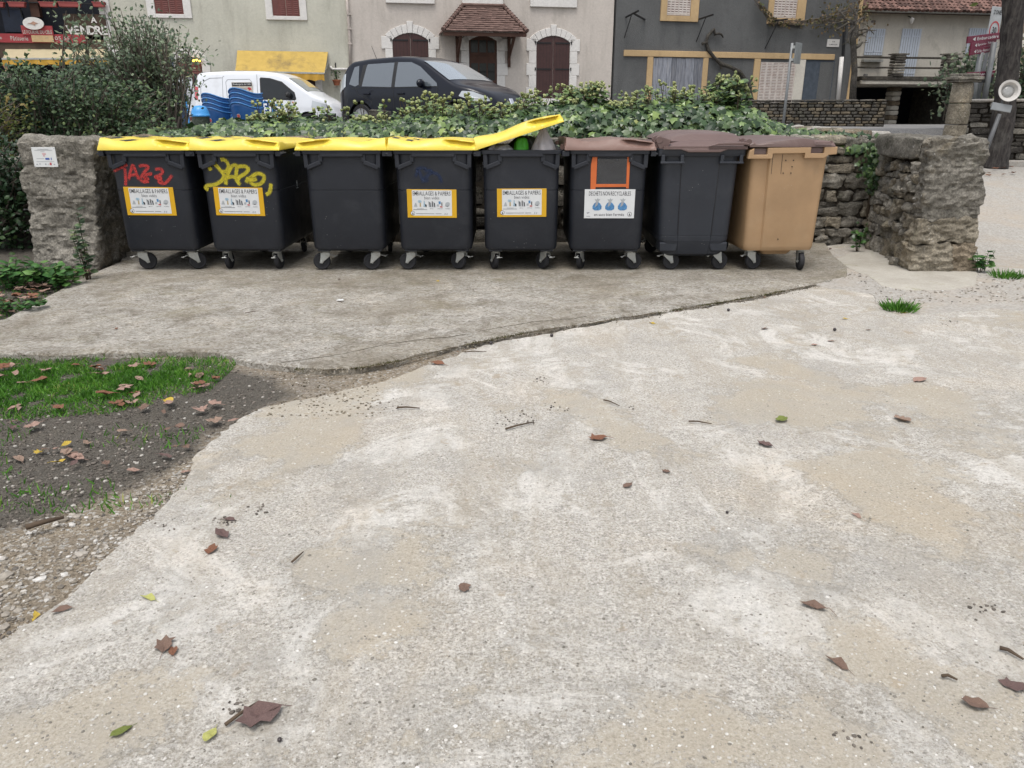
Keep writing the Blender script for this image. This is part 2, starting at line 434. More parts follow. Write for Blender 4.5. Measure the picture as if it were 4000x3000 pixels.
# the wear map of the slab: where the pale crust has gone (read by the material as a plain colour difference)
def CR(ox, oy, k, pts): return [g2(ox+a*k, oy+b*k) for a, b in pts]
WEAR = [CR(2400, 1800, .7233, [(1200, 600), (1130, 640), (1110, 700), (1000, 760), (1030, 880), (1110, 930), (1100, 1040), (1180, 1090), (1250, 1150), (1400, 1290), (1560, 1380), (1700, 1440), (1830, 1560), (1900, 1659), (2300, 1750), (2260, 1300), (2000, 1290), (1950, 1200), (1800, 1150), (1700, 1100), (1650, 1020), (1500, 1000), (1420, 900), (1300, 860), (1180, 760), (1250, 680)]),
        CR(2400, 1800, .7233, [(60, 1500), (250, 1320), (420, 1330), (560, 1400), (750, 1460), (900, 1400), (1080, 1330), (1180, 1370), (1280, 1470), (1400, 1540), (1600, 1700), (0, 1720)]),
        CR(2400, 1800, .7233, [(950, 30), (1150, 150), (1350, 230), (1500, 330), (1700, 420), (1800, 330), (1700, 180), (1650, 80), (1500, 0), (1000, 0)]),
        CR(2600, 900, .633, [(400, 820), (560, 790), (760, 840), (960, 920), (1000, 950), (800, 900), (620, 850)]), CR(2600, 900, .633, [(470, 970), (700, 960), (900, 1040), (1080, 1090), (1130, 1150), (900, 1180), (650, 1180), (480, 1140), (300, 1200), (450, 1110), (600, 1060)]),
        CR(2600, 900, .633, [(1200, 1040), (1300, 990), (1500, 970), (1750, 990), (1860, 1060), (1800, 1100), (1600, 1130), (1500, 1080), (1350, 1010)]), CR(1200, 900, .633, [(0, 1250), (60, 1190), (200, 1170), (250, 1260), (150, 1390), (0, 1400)]),
        CR(1200, 900, .633, [(400, 960), (300, 1060), (120, 1110), (-250, 1150), (-350, 1060), (0, 960), (250, 890), (600, 860), (800, 880), (700, 950)]), CR(1200, 900, .633, [(1940, 1230), (2060, 1280), (2110, 1350), (2050, 1400), (1960, 1330)]), CR(1200, 900, .633, [(1530, 1020), (1680, 1010), (1900, 1120), (1880, 1230), (1700, 1210), (1580, 1100)]),
        V2([(560, 1230), (700, 1215), (860, 1230), (900, 1260), (700, 1250), (600, 1260)]), V2([(740, 1340), (870, 1330), (900, 1370), (800, 1400), (700, 1390)]), V2([(-60, 1600), (200, 1500), (330, 1440), (450, 1480), (350, 1560), (200, 1620), (60, 1690), (-60, 1690)]), V2([(1480, 1200), (1600, 1190), (1800, 1210), (1830, 1290), (1760, 1330), (1700, 1260), (1560, 1230)]), V2([(550, 960), (650, 920), (720, 950), (680, 1000), (600, 1010)])]
bm = bmesh.new(); bm.from_mesh(o.data)
for ax, lo, hi in ((0, -2.6, 4.6), (1, .9, 7.2)):
    c_ = lo
    while c_ < hi:
        n_ = (1, 0, 0) if ax == 0 else (0, 1, 0); bmesh.ops.bisect_plane(bm, geom=[f for f in bm.faces if f.normal.z > .5]+[e for e in bm.edges]+bm.verts[:], plane_co=(c_, c_, 0), plane_no=n_, dist=1e-5); c_ += .085 if ax == 0 else .07
bm.to_mesh(o.data); bm.free()
at_ = o.data.attributes.new('wear', 'FLOAT', 'POINT'); vals = []
for v in o.data.vertices:
    x, y = v.co.x, v.co.y; d = 9
    if v.co.z > 0 and abs(x) < 6 and 0 < y < 8: d = min(pdist(x, y, P) for P in WEAR)
    vals.append(max(0, min(1, .5-d/.22)))
at_.data.foreach_set('value', vals)
pad_px = [(0, 705), (50, 677), (110, 645), (165, 615), (215, 592), (262, 572)]
pp = V2(pad_px)
front_px = [(-60, 775), (0, 770), (120, 774), (250, 772), (380, 766), (450, 768), (500, 778), (560, 792), (640, 803), (700, 805), (780, 800), (850, 788), (930, 768), (1000, 752), (1100, 731), (1200, 714), (1320, 695), (1400, 684), (1500, 667), (1600, 651), (1700, 632), (1830, 604)]
fp = V2(front_px)
pad_poly = jag(fp, .035, .024, closed=False, seed=8)+[fp[-1], (3.25, 7.4), (3.35, 8.0), (3.6, 8.9), (-4.5, 8.9)]+[pp[-1]]+jag([pp[4], pp[3], pp[2], pp[1], pp[0]], .07, .012, closed=False, seed=4)+[(-4.6, 4.7)]
sheet('concrete_pad', pad_poly, .034, .12, M_PAD, .014)
def ribbon(name, pts, w, z, mat, seed):
    q = jag(pts, .03, .010, closed=False, seed=seed); V, F = [], []
    for i in range(len(q)-1):
        a, b = Vector((*q[max(0, i-1)], 0)), Vector((*q[i+1], 0)); n_ = Vector((-(b-a).y, (b-a).x, 0)).normalized(); ww = w*max(.12, .55+.9*mnoise.noise(Vector((i*.13, seed, 0))))
        V += [(q[i][0]+n_.x*ww, q[i][1]+n_.y*ww, z), (q[i][0]-n_.x*ww, q[i][1]-n_.y*ww, z)]
    for i in range(len(q)-2): F.append((2*i, 2*i+1, 2*i+3, 2*i+2))
    m = MB(); m.add(V, F); return structure(m.build(name, mat))
M_CRACK = simple('crack_dirt', (.075, .062, .042), .95, .1, var=.5, co='pos', nscale=14)
ribbon('hairline_crack', [g2(1200+a*.633, 900+b*.633) for a, b in ((-160, 850), (0, 828), (200, 800), (480, 735), (750, 700), (900, 690), (1130, 640), (1400, 592), (1650, 575), (1760, 548))], .006, .0355, M_CRACK, 3)
ribbon('joint_crack', [(x, y-.016) for x, y in fp[9:]], .016, .0225, M_CRACK, 7)
# gravelly apron and smooth mortar patch at the foot of the right hand wall
apr = V2([(1700, 560), (1700, 598), (1790, 628), (1880, 640), (1905, 672), (1950, 690), (2000, 684), (2110, 676), (2260, 676), (2260, 600), (2110, 585), (1960, 565), (1880, 530)])
sheet('gravel_apron', jag(apr, .06, .02, seed=21), .024, .05, M_LANE, .006)
pat = V2([(1790, 570), (1840, 552), (1880, 545), (1960, 575), (2110, 590), (2108, 622), (2050, 632), (1960, 634), (1905, 624), (1870, 600), (1830, 585)])
sheet('mortar_patch', jag(pat, .06, .012, seed=31), .030, .05, M_MORTAR, .006)

# earth of the verge: fine grid with relief; 'soil' = dark leaf compost, else tan gravel
SOIL = V2([(-1100, 740), (-300, 760), (0, 760), (250, 765), (480, 785), (600, 815), (640, 850), (560, 885), (460, 930), (420, 985), (330, 1030), (200, 1085), (60, 1130), (-300, 1230), (-1100, 1500)])
GRASS = V2([(-260, 768), (0, 770), (250, 772), (430, 775), (505, 792), (470, 822), (350, 855), (230, 880), (110, 885), (0, 893), (-260, 900)])
LEFTBED = V2([(-260, 700), (0, 702), (60, 668), (130, 632), (205, 592), (215, 560), (60, 540), (-260, 545)])
gx0, gx1, gy0, gy1, gs = -7.0, 4.6, 1.2, 8.4, .06
nx, ny = int((gx1-gx0)/gs)+1, int((gy1-gy0)/gs)+1
def vz(x, y):
    if x > -.2: return -.02
    z = -.012+.012*mnoise.noise(Vector((x*1.7, y*1.7, 0)))+.006*mnoise.noise(Vector((x*7, y*7, 1)))
    if x < -3.6: z += .10*min(1, (-3.6-x)/1.5)*(1 if y > 5.6 else max(0, (y-4.6)))
    return z
mb = MB(); mb.grid(nx, ny, lambda i, j: (gx0+i*gs, gy0+j*gs, vz(gx0+i*gs, gy0+j*gs)))
o = mb.build('earth_verge', M_DIRT, smooth=4, fix=False); structure(o)
at_ = o.data.attributes.new('soil', 'FLOAT', 'POINT')
vals = []
for v in o.data.vertices:
    d = min(pdist(v.co.x, v.co.y, SOIL), pdist(v.co.x, v.co.y, LEFTBED)) if v.co.x < 0 else 9
    vals.append(max(0, min(1, .5-d/.30)))
at_.data.foreach_set('value', vals)

# the ground to the horizon, the terrace street behind the wall, the lane rising on the right
mb = MB(); mb.slab([(-300, -120), (300, -120), (300, 300), (-300, 300)], -.25, -.09)
structure(mb.build('ground', M_DIRT))
def street_z(x, y):
    z = .95+.05*(x+1.0)
    z = max(.45, min(1.08, z))
    w = max(0, min(1, (x+5)/2)); w = w if x < 4 else max(-1.35, 1-(x-4)*.47)
    if y > 18: z += .013*(y-18)*w
    return z
for sx0, sx1, sy0 in ((-40, 4.34, 9.25), (4.34, 44, 14.3)):
    mb = MB(); mb.grid(50, 50, lambda i, j: (sx0+i*(sx1-sx0)/49, sy0+j*.9, street_z(sx0+i*(sx1-sx0)/49, sy0+j*.9)-(.0 if j else 1.2)))
    structure(mb.build('street', M_ASPH, smooth=4))
def lane_z(y):
    t = max(0, min(1, (y-7.2)/6.3)); return .014+.56*t*t*(3-2*t)
mb = MB(); mb.grid(24, 30, lambda i, j: (4.2+i*.5, 7.2+j*.22, lane_z(7.2+j*.22)+.006*mnoise.noise(Vector((i*.7, j*.4, 0)))))
structure(mb.build('lane', M_LANE, smooth=4, fix=False))
# ------------------------------------------------------------ stone
def stone_mat(name, a, b, c, lichen=.5, moss=.3, sc=1.0):
    t = NT(name)
    n = t.noise(5*sc, 7, .7, .4)
    col = t.ramp(n, [(.28, a), (.5, b), (.72, c)])
    col = t.mix(1.0, col, t.ramp(t.orand(), [(0, .72), (1, 1.2)]), 'MULTIPLY')
    col = t.mix(t.ramp(t.noise(2.2*sc, 6, .7), [(.52, 0), (.68, .55)]), col, (.06, .055, .047))
    col = t.mix(t.ramp(t.noise(1.7*sc, 6, .7, .6), [(.58, 0), (.72, .35)]), col, (.30, .225, .12))
    col = t.mix(t.ramp(t.noise(3.1*sc, 6, .72, .5), [(.56, 0), (.68, moss)]), col, (.06, .07, .025))
    f = t.noise(55, 6, .75)
    col = t.mix(1.0, col, t.ramp(f, [(.30, .38), (.52, 1.0), (.72, 1.65)]), 'MULTIPLY')
    lv = t.math('MULTIPLY', t.ramp(t.voro(26), [(.16, 1), (.24, 0)]), t.ramp(t.noise(3.3, 4), [(.55, 0), (.62, 1)]))
    col = t.mix(t.math('MULTIPLY', lv, lichen), col, (.62, .60, .56))
    n1 = t.bump(f, .8, .012)
    n2 = t.bump(t.noise(13, 7, .7, .3), .95, .05, n1)
    return t.done(col, .92, n2, .18)
M_STONE = stone_mat('grey_limestone', (.125, .115, .096), (.24, .222, .188), (.39, .362, .312))
M_STONE2 = stone_mat('brown_limestone', (.135, .116, .086), (.25, .22, .17), (.39, .345, .27))
M_STONE_D = stone_mat('dark_stone', (.03, .028, .025), (.07, .063, .055), (.13, .12, .10), .3, .4)
M_STONE_Y = stone_mat('honey_stone', (.13, .105, .075), (.24, .195, .14), (.36, .30, .22), .3, .2)
M_JOINT = simple('earth_joint', (.045, .038, .03), .95, .1, bump=.8, bscale=40, bdist=.02)

_cube = {}
def cube_pts(n):
    if n in _cube: return _cube[n]
    bm = bmesh.new(); bmesh.ops.create_cube(bm, size=2)
    bmesh.ops.subdivide_edges(bm, edges=bm.edges[:], cuts=n-1, use_grid_fill=True)
    vs = [tuple(v.co) for v in bm.verts]; fs = [tuple(v.index for v in f.verts) for f in bm.faces]; bm.free()
    _cube[n] = (vs, fs); return _cube[n]
def rock(quad, fr, d0, d1, n=4, power=7.0, amp=.02, freq=6.0, seed=0.0, strata=0.0):
    """stone over a quad [(u,v)*4: bl,br,tr,tl] of a wall plane; fr = (origin, U, V, N) with N out of the wall; from depth d0 to d1"""
    O, U, Vv, N = fr; vs, fs = cube_pts(n); out = []
    bl, br, tr, tl = [Vector((*q, 0)) for q in quad]
    for p in vs:
        k = (abs(p[0])**power+abs(p[1])**power+abs(p[2])**power)**(1/power)
        x, y, z = p[0]/k, p[1]/k, p[2]/k
        s, t = (x+1)/2, (y+1)/2
        q = bl*(1-s)*(1-t)+br*s*(1-t)+tr*s*t+tl*(1-s)*t
        w = O+U*q.x+Vv*q.y+N*(d0+(d1-d0)*(z+1)/2)
        nv = Vector((w.x*freq+seed, w.y*freq, w.z*freq))
        e = amp*(mnoise.noise(nv)+.5*mnoise.noise(nv*2.3)+.3*mnoise.noise(nv*5.1))
        if strata: e += strata*(.6*mnoise.noise(Vector((w.x*6+seed, w.y*6, w.z*16)))+.9*mnoise.noise(Vector((w.x*17, w.y*17+seed, w.z*33)))+.6*(abs(mnoise.noise(Vector((w.x*4, w.y*4, w.z*9+seed))))-.25))
        dirn = (U*x*abs(x)**3+Vv*y*abs(y)**3+N*z*abs(z)**3)
        if dirn.length > 1e-6: w = w+dirn.normalized()*e
        out.append(w)
    return out, fs
def rubble(rows, u0, u1, wmin, wmax, gap=.012, jit=.02, seed=1, skip=None):
    """courses of irregular stones; yields quads"""
    r = random.Random(seed); quads = []
    for (v0, v1) in rows:
        u = u0-r.uniform(0, wmin)
        while u < u1:
            w = r.uniform(wmin, wmax); a, b = max(u, u0), min(u+w, u1); u += w
            if b-a < .04: continue
            def j(): return r.uniform(-jit, jit)
            if r.random() < .22 and v1-v0 > .14:                     # a tall course split into two thin stones
                m = v0+(v1-v0)*r.uniform(.4, .6)
                pieces = [(v0, m), (m, v1)]
            else: pieces = [(v0, v1)]
            for c, d in pieces:
                quads.append([(a+gap+j()*.5, c+gap+j()*.5), (b-gap+j()*.5, c+gap+j()*.5), (b-gap+j()*.5, d-gap+j()*.5), (a+gap+j()*.5, d-gap+j()*.5)])
    return quads
def add_rocks(parent, quads, fr, d0, d1, mats, n=3, amp=.018, seed=0, name='stone', power=4.5, freq=7, dj=.03, flat=False):
    r = random.Random(seed)
    for q in quads:
        mb = MB(); vs, fs = rock(q, fr, d0, d1+r.uniform(-dj, dj), n, power, amp, freq, r.uniform(0, 50)); mb.add(vs, fs)
        mb.build(name, r.choice(mats), parent, smooth=R(18) if flat else R(50), fix=False)
def frame(A, B, lean=0.0):
    """wall plane from ground point A to B (left to right as seen), N towards the viewer"""
    A, B = Vector(A), Vector(B); U = (B-A); U.z = 0; U.normalize(); Vz = Vector((0, 0, 1)); N = U.cross(Vz)
    return (A, U, Vz, N)

# ---- left gate pillar: one weathered block, with rubble on the side towards the bins
PY = 7.32
lp = thing('stone_pillar', 'tall weathered stone gate pillar with a white notice, left of the bins', 'stone pillar', (0, 0, 0))
fr = (Vector((0, PY, 0)), Vector((1, 0, 0)), Vector((0, 0, 1)), Vector((0, -1, 0)))
c = [at(150, 1045, PY), at(388, 1075, PY), at(372, 545, PY), at(62, 537, PY)]
quad = [(c[0].x, -.06), (c[1].x, -.06), (c[2].x, c[2].z), (c[3].x, c[3].z)]
mb = MB(); vs, fs = rock(quad, fr, -.55, .03, 60, 26, .035, 3.4, 4.0, .022); mb.add(vs, fs)
mb.build('block', M_STONE, lp, smooth=R(32), fix=False)
sA, sB = Vector((-3.93, 7.36, 0)), Vector((-4.22, 8.8, 0))
frs = (sA, (sB-sA).normalized(), Vector((0, 0, 1)), Vector((1, .2, 0)).normalized())
add_rocks(lp, rubble([(0, .2), (.2, .36), (.36, .6), (.6, .75), (.75, .98), (.98, 1.2)], .02, 1.4, .2, .42, seed=5), frs, -.2, .03, [M_STONE, M_STONE2], n=5, amp=.03, seed=3)
mb = MB(); mb.slab([(-4.45, 7.5), (-3.96, 7.5), (-4.24, 8.85), (-4.8, 8.85)], -.1, 1.16); mb.build('core', M_JOINT, lp)
# the notice screwed to it
pn = [at(128, 578, PY-.05), at(220, 575, PY-.05), at(237, 648, PY-.05), at(142, 651, PY-.05)]
nt = thing('notice', 'small white printed notice screwed to the left stone pillar', 'notice', tuple((pn[0]+pn[2])/2+Vector((0, -.035, 0))))
M_WHITE = simple('white_print', (.62, .63, .62), .4, .4, var=.06)
M_INK = simple('dark_ink', (.035, .035, .04), .6, .2, var=.05)
M_INKG = simple('grey_ink', (.30, .31, .33), .6, .2, var=.05)
M_INKR = simple('red_ink', (.45, .05, .06), .6, .2, var=.05)
M_INKB = simple('blue_ink', (.06, .10, .32), .6, .2, var=.05)
M_INKPK = simple('faded_pink_ink', (.55, .36, .36), .6, .2, var=.05)
mb = MB(); mb.box(-.107, .107, 0, .006, -.086, .086); mb.build('panel', M_WHITE, nt, bevel=.002)
mb = MB()
for z, w, dx in ((.070, .10, 0), (.061, .16, 0), (.048, .035, -.01), (-.012, .07, -.04), (-.038, .16, 0)): mb.box(dx-w/2, dx+w/2, -.0015, -.0005, z-.0014, z+.0014)
for sx in (-.098, .098):
    for sz in (-.078, .078): mb.box(sx-.002, sx+.002, -.0018, -.0005, sz-.003, sz+.003)
mb.build('print_lines', M_INKG, nt)
mb = MB(); mb.box(.005, .042, -.0016, -.0005, -.022, -.006); mb.box(.055, .062, -.0016, -.0005, -.024, -.004); mb.build('blue_logo', M_INKB, nt)
mb = MB(); mb.box(.036, .052, -.0016, -.0005, -.068, -.048); mb.build('red_logo', M_INKR, nt)
mb = MB(); mb.box(-.016, .018, -.0016, -.0005, .022, .036); mb.box(-.010, .004, -.0018, -.0006, .006, .024); mb.build('pink_emblem', M_INKPK, nt)
mb = MB()
for k in range(7): mb.box(-.085+k*.026, -.073+k*.026, -.0019, -.0007, -.066+.004*(k % 3), -.058+.003*(k % 2))
mb.build('small_logo', M_INKG, nt)

# ---- back wall: rubble where it shows on the right, coping stones along the top on the left
bw = thing('retaining_wall', 'low rubble stone wall behind the bins, ivy hanging over its top', 'stone wall')
BY = 8.78
frb = (Vector((0, BY, 0)), Vector((1, 0, 0)), Vector((0, 0, 1)), Vector((0, -1, 0)))
mb = MB(); mb.box(-4.7, 4.2, BY+.02, BY+.42, -.1, 1.13); mb.build('core', M_JOINT, bw)
rows = [(0, .10), (.10, .20), (.20, .32), (.32, .50), (.50, .62), (.62, .80), (.80, .89), (.89, .99), (.99, 1.08), (1.08, 1.18)]
add_rocks(bw, rubble(rows, 2.55, 3.98, .10, .34, .004, .035, seed=11), frb, -.12, .03, [M_STONE, M_STONE, M_STONE2], n=5, amp=.036, seed=8, power=9, freq=9, flat=True)
rows2 = [(0, .2), (.2, .42), (.42, .66), (.66, .9), (.9, 1.08)]
add_rocks(bw, rubble(rows2, -4.2, 2.55, .25, .6, .006, .035, seed=12), frb, -.12, .02, [M_STONE_D, M_STONE], n=3, amp=.025, seed=9)
r = random.Random(4); u = -4.55
while u < 4.15:
    w = r.uniform(.28, .62)
    mb = MB(); vs, fs = rock([(u+.01, 1.10), (u+w-.01, 1.09), (u+w-.015, 1.175+r.uniform(-.02, .02)), (u+.02, 1.175+r.uniform(-.02, .02))], frb, -.46, .05+r.uniform(-.03, .03), 5, 6, .022, 6, r.uniform(0, 9)); mb.add(vs, fs)
    mb.build('coping_stone', r.choice([M_STONE2, M_STONE_Y, M_STONE]), bw, smooth=R(50), fix=False); u += w

# ---- right side wall with its end pillar
rw = thing('stone_wall', 'rough side wall right of the tan bin, ending in big cut blocks', 'stone wall')
A, B = Vector((3.99, 8.75, 0)), Vector((3.80, 7.20, 0))
fr2 = (A, (B-A).normalized(), Vector((0, 0, 1)), Vector((-1, .12, 0)).normalized())
mb = MB(); mb.slab([(3.86, 7.28), (4.30, 7.28), (4.42, 9.2), (4.03, 9.2)], -.1, 1.14); mb.build('core', M_JOINT, rw)
rows = [(-.03, .20), (.20, .31), (.31, .40), (.40, .51), (.51, .62), (.62, .70), (.70, .80), (.80, .87), (.87, .96)]
add_rocks(rw, rubble(rows, 0, 1.27, .08, .24, .003, .035, seed=23), fr2, -.12, .04, [M_STONE, M_STONE, M_STONE2], n=5, amp=.045, seed=18, power=9, freq=9, flat=True)
add_rocks(rw, [[(0.0, .94), (.42, .93), (.44, 1.2), (0.02, 1.19)]], fr2, -.3, .03, [M_STONE], n=10, amp=.04, seed=2, power=10)
fr3 = (Vector((0, 7.18, 0)), Vector((1, 0, 0)), Vector((0, 0, 1)), Vector((0, -1, 0)))
def px_quad(pts, Y): return [(p.x, p.z) for p in (at(x, y, Y) for x, y in pts)]
blocks = [([(3592, 862), (3822, 852), (3858, 541), (3642, 537)], M_STONE, .15, 22),
          ([(3560, 950), (3812, 945), (3824, 847), (3592, 858)], M_STONE2, .15, 12),
          ([(3558, 1078), (3696, 1082), (3712, 950), (3556, 953)], M_STONE2, .17, 10),
          ([(3698, 1080), (3806, 1070), (3812, 945), (3716, 952)], M_STONE_Y, .5, 10)]
for i, (pts, mm, dep, n) in enumerate(blocks):
    mb = MB(); vs, fs = rock(px_quad(pts, 7.18), fr3, -dep, .02, n*2+4, 34, .034, 4.0, 10.0+i*3, .026); mb.add(vs, fs)
    mb.build('block', mm, rw, smooth=R(32), fix=False)
mb = MB(); vs, fs = rock([(3.80, 1.0), (4.26, 1.0), (4.26, 1.215), (3.81, 1.215)], fr3, -1.25, -.45, 10, 14, .03, 4.5, 3.0); mb.add(vs, fs); mb.build('block', M_STONE, rw, smooth=R(55), fix=False)
mb = MB(); vs, fs = rock([(4.10, -.02), (4.31, -.02), (4.31, 1.0), (4.10, 1.0)], fr3, -1.9, -.45, 8, 12, .03, 4.5, 7.0); mb.add(vs, fs); mb.build('block', M_STONE, rw, smooth=R(55), fix=False)
# loose stone at its foot
mb = MB(); vs, fs = rock([(-.055, .0), (.055, .0), (.05, .07), (-.045, .075)], (gnd(3495, 1035, .03), Vector((1, -.3, 0)).normalized(), Vector((0, 0, 1)), Vector((-.3, -1, 0)).normalized()), -.05, .04, 4, 5, .012, 14, 2); mb.add(vs, fs)
tag(mb.build('stone', M_STONE, None, smooth=R(50), fix=False), 'loose grey stone lying at the foot of the right side wall', 'stone')
# flagstones along the terrace edge behind the corner
r = random.Random(9)
fl = thing('flagstone_edging', 'pale flat edging stones running back behind the corner of the wall', 'stone edging')
for i in range(14):
    t = i/13; p = at(3000+400*t, 478+30*t, 15.0-4.6*t)
    for k in range(4):
        w = r.uniform(.22, .34)
        mb = MB(); vs, fs = rock([(-w/2, -.08), (w/2, -.08), (w/2, .012), (-w/2, .012)], (Vector((p.x+(k-1.5)*.30+r.uniform(-.05, .05), p.y+(k-1.5)*.34+r.uniform(-.05, .05), p.z-.02*k+r.uniform(-.012, .012))), Vector((1, -.35, 0)).normalized(), Vector((0, 0, 1)), Vector((-.35, -1, 0)).normalized()), -.16, .15, 3, 6, .012, 6, i+k*.5); mb.add(vs, fs)
        mb.build('flagstone', r.choice([M_LANE, M_STONE_Y, M_STONE2]), fl, smooth=R(50), fix=False)
# ------------------------------------------------------------ wheeled bins
def plastic(name, col, rough=.45, dustc=(.30, .28, .25), damt=.35, bump=.15):
    t = NT(name); c = t.obj()
    k = t.ramp(t.noise(2.2, 5, .6, co=c), [(.3, .85), (.7, 1.15)])
    cc = t.mix(1.0, col, k, 'MULTIPLY')
    d = t.ramp(t.noise(3.1, 7, .72, .6, co=t.pos()), [(.5, 0), (.75, damt)])
    cc = t.mix(t.math('MULTIPLY', d, .6), cc, dustc)
    sp = t.math('MULTIPLY', t.ramp(t.voro(30, co=t.pos()), [(.05, 1), (.09, 0)]), t.ramp(t.noise(4, 3), [(.6, 0), (.64, .6)]))
    cc = t.mix(sp, cc, (.45, .44, .42))
    scr = t.math('MULTIPLY', t.ramp(t.noise(7, 4, .6, .2, co=t.mapped(t.pos(), (1, 1, 14), (.0, .35, 0))), [(.70, 0), (.73, .35)]), t.ramp(t.noise(2.5, 3), [(.55, 0), (.62, 1)]))
    cc = t.mix(scr, cc, dustc)
    return t.done(cc, t.ramp(t.noise(5, 4, .6), [(.3, rough-.07), (.7, rough+.12)]), t.bump(t.noise(260, 3, .6), bump, .003), .42)
M_BIN = plastic('charcoal_plastic', (.0115, .0135, .019), .47, (.075, .077, .085), .30)
M_BIN2 = plastic('slate_plastic', (.018, .021, .028), .45, (.085, .088, .095), .25)
M_YEL = plastic('yellow_plastic', (.66, .51, .055), .38, (.45, .36, .16), .30)
M_BRN = plastic('brown_lid_plastic', (.175, .105, .085), .5, (.30, .25, .21), .5)
M_BRN2 = plastic('dark_brown_lid_plastic', (.12, .078, .07), .48, (.25, .21, .18), .5)
M_TAN = plastic('tan_plastic', (.325, .208, .112), .5, (.38, .30, .20), .30)
M_TYRE = simple('black_rubber', (.018, .018, .02), .7, .3, bump=.3, bscale=80)
M_GALV = simple('galvanised_steel', (.42, .43, .41), .45, .5, .55, var=.3, dirt=(.20, .17, .13), dscale=14, damt=.6)
M_BLACK = simple('black_paint', (.012, .012, .014), .5, .4)
M_LABY = simple('label_yellow', (.58, .33, .012), .35, .45, var=.07)
M_LABW = simple('label_white', (.60, .61, .61), .35, .45, var=.08)
M_ORNG = simple('orange_tape', (.55, .13, .035), .5, .35, var=.18)
M_FILM = simple('clear_film', (.10, .105, .11), .12, .6, var=.3, bump=.8, bscale=14, bdist=.03)
M_PGRY = simple('print_pale_grey', (.36, .38, .39), .5, .3)
M_PBLU = simple('print_blue', (.08, .22, .42), .5, .3, var=.5, nscale=60)
M_PLBL = simple('print_light_blue', (.30, .42, .50), .5, .3, var=.3, nscale=60)
M_PRED = simple('print_red', (.45, .08, .07), .5, .3)
M_PTAN = simple('print_tan', (.38, .30, .16), .5, .3)

def rrect(hw, y0, y1, r, n=5):
    pts = []
    for cx, cy, a0 in ((hw-r, y0+r, -90), (hw-r, y1-r, 0), (-hw+r, y1-r, 90), (-hw+r, y0+r, 180)):
        for k in range(n+1):
            a = R(a0+90*k/n); pts.append((cx+r*math.cos(a), cy+r*math.sin(a)))
    return pts
def loft(mb, secs, cap0=True, cap1=True, m=0):
    n = len(secs[0][1]); vs = []; fs = []
    for z, pts in secs: vs += [(x, y, z) for x, y in pts]
    for i in range(len(secs)-1):
        for j in range(n): fs.append((i*n+j, i*n+(j+1) % n, (i+1)*n+(j+1) % n, (i+1)*n+j))
    if cap0: fs.append(tuple(range(n-1, -1, -1)))
    if cap1: fs.append(tuple(range((len(secs)-1)*n, len(secs)*n)))
    mb.add(vs, fs, m)

def castor(parent, x, y, z0, yaw, rad=.080, brake=True):
    """mount plate > fork, tyre, brake; the wheel trails behind the swivel along yaw"""
    rot = rotm(0, 0, yaw)
    mb = MB(); mb.box(-.055, .055, -.045, .045, -.008, 0); mb.lathe([(.036, -.022), (.040, -.016), (.040, -.008)], 14)
    o = mb.build('castor', M_GALV, parent, loc=(x, y, z0), rot=(0, 0, yaw), bevel=.002, seg=1)
    tr = .045; zc = rad-z0
    f = MB()
    f.prism([(-.035, -.022), (.05, -.022), (.05, -.05), (tr+.018, zc-.014), (tr-.006, zc-.020), (tr-.022, zc+.002), (-.035, -.055)], -.028, -.0245)
    f.prism([(-.035, -.022), (.05, -.022), (.05, -.05), (tr+.018, zc-.014), (tr-.006, zc-.020), (tr-.022, zc+.002), (-.035, -.055)], .0245, .028)
    f.box(-.035, .05, -.028, .028, -.026, -.0215)
    f.lathe([(.010, -.036), (.010, .036)], 10, (tr, 0, zc), rotm(R(90)))
    f.build('fork', M_GALV, o, bevel=.0015, seg=1)
    w = MB(); w.lathe([(.030, -.017), (.048, -.020), (.054, -.018), (rad-.012, -.023), (rad-.003, -.018), (rad, -.006), (rad, .006), (rad-.003, .018), (rad-.012, .023), (.054, .018), (.048, .020), (.030, .017)], 24, (tr, 0, zc), rotm(R(90)))
    w.build('tyre', M_TYRE, o, smooth=R(40))
    if brake:
        b = MB(); b.bar((-.035, 0, -.045), (-.085, 0, -.060), .018, .006); b.bar((-.080, -.022, -.060), (-.10, -.022, -.055), .01, .006); b.bar((-.08, .022, -.06), (-.08, -.022, -.06), .008, .008)
        b.build('brake', M_GALV, o, bevel=.002, seg=1)
    return o

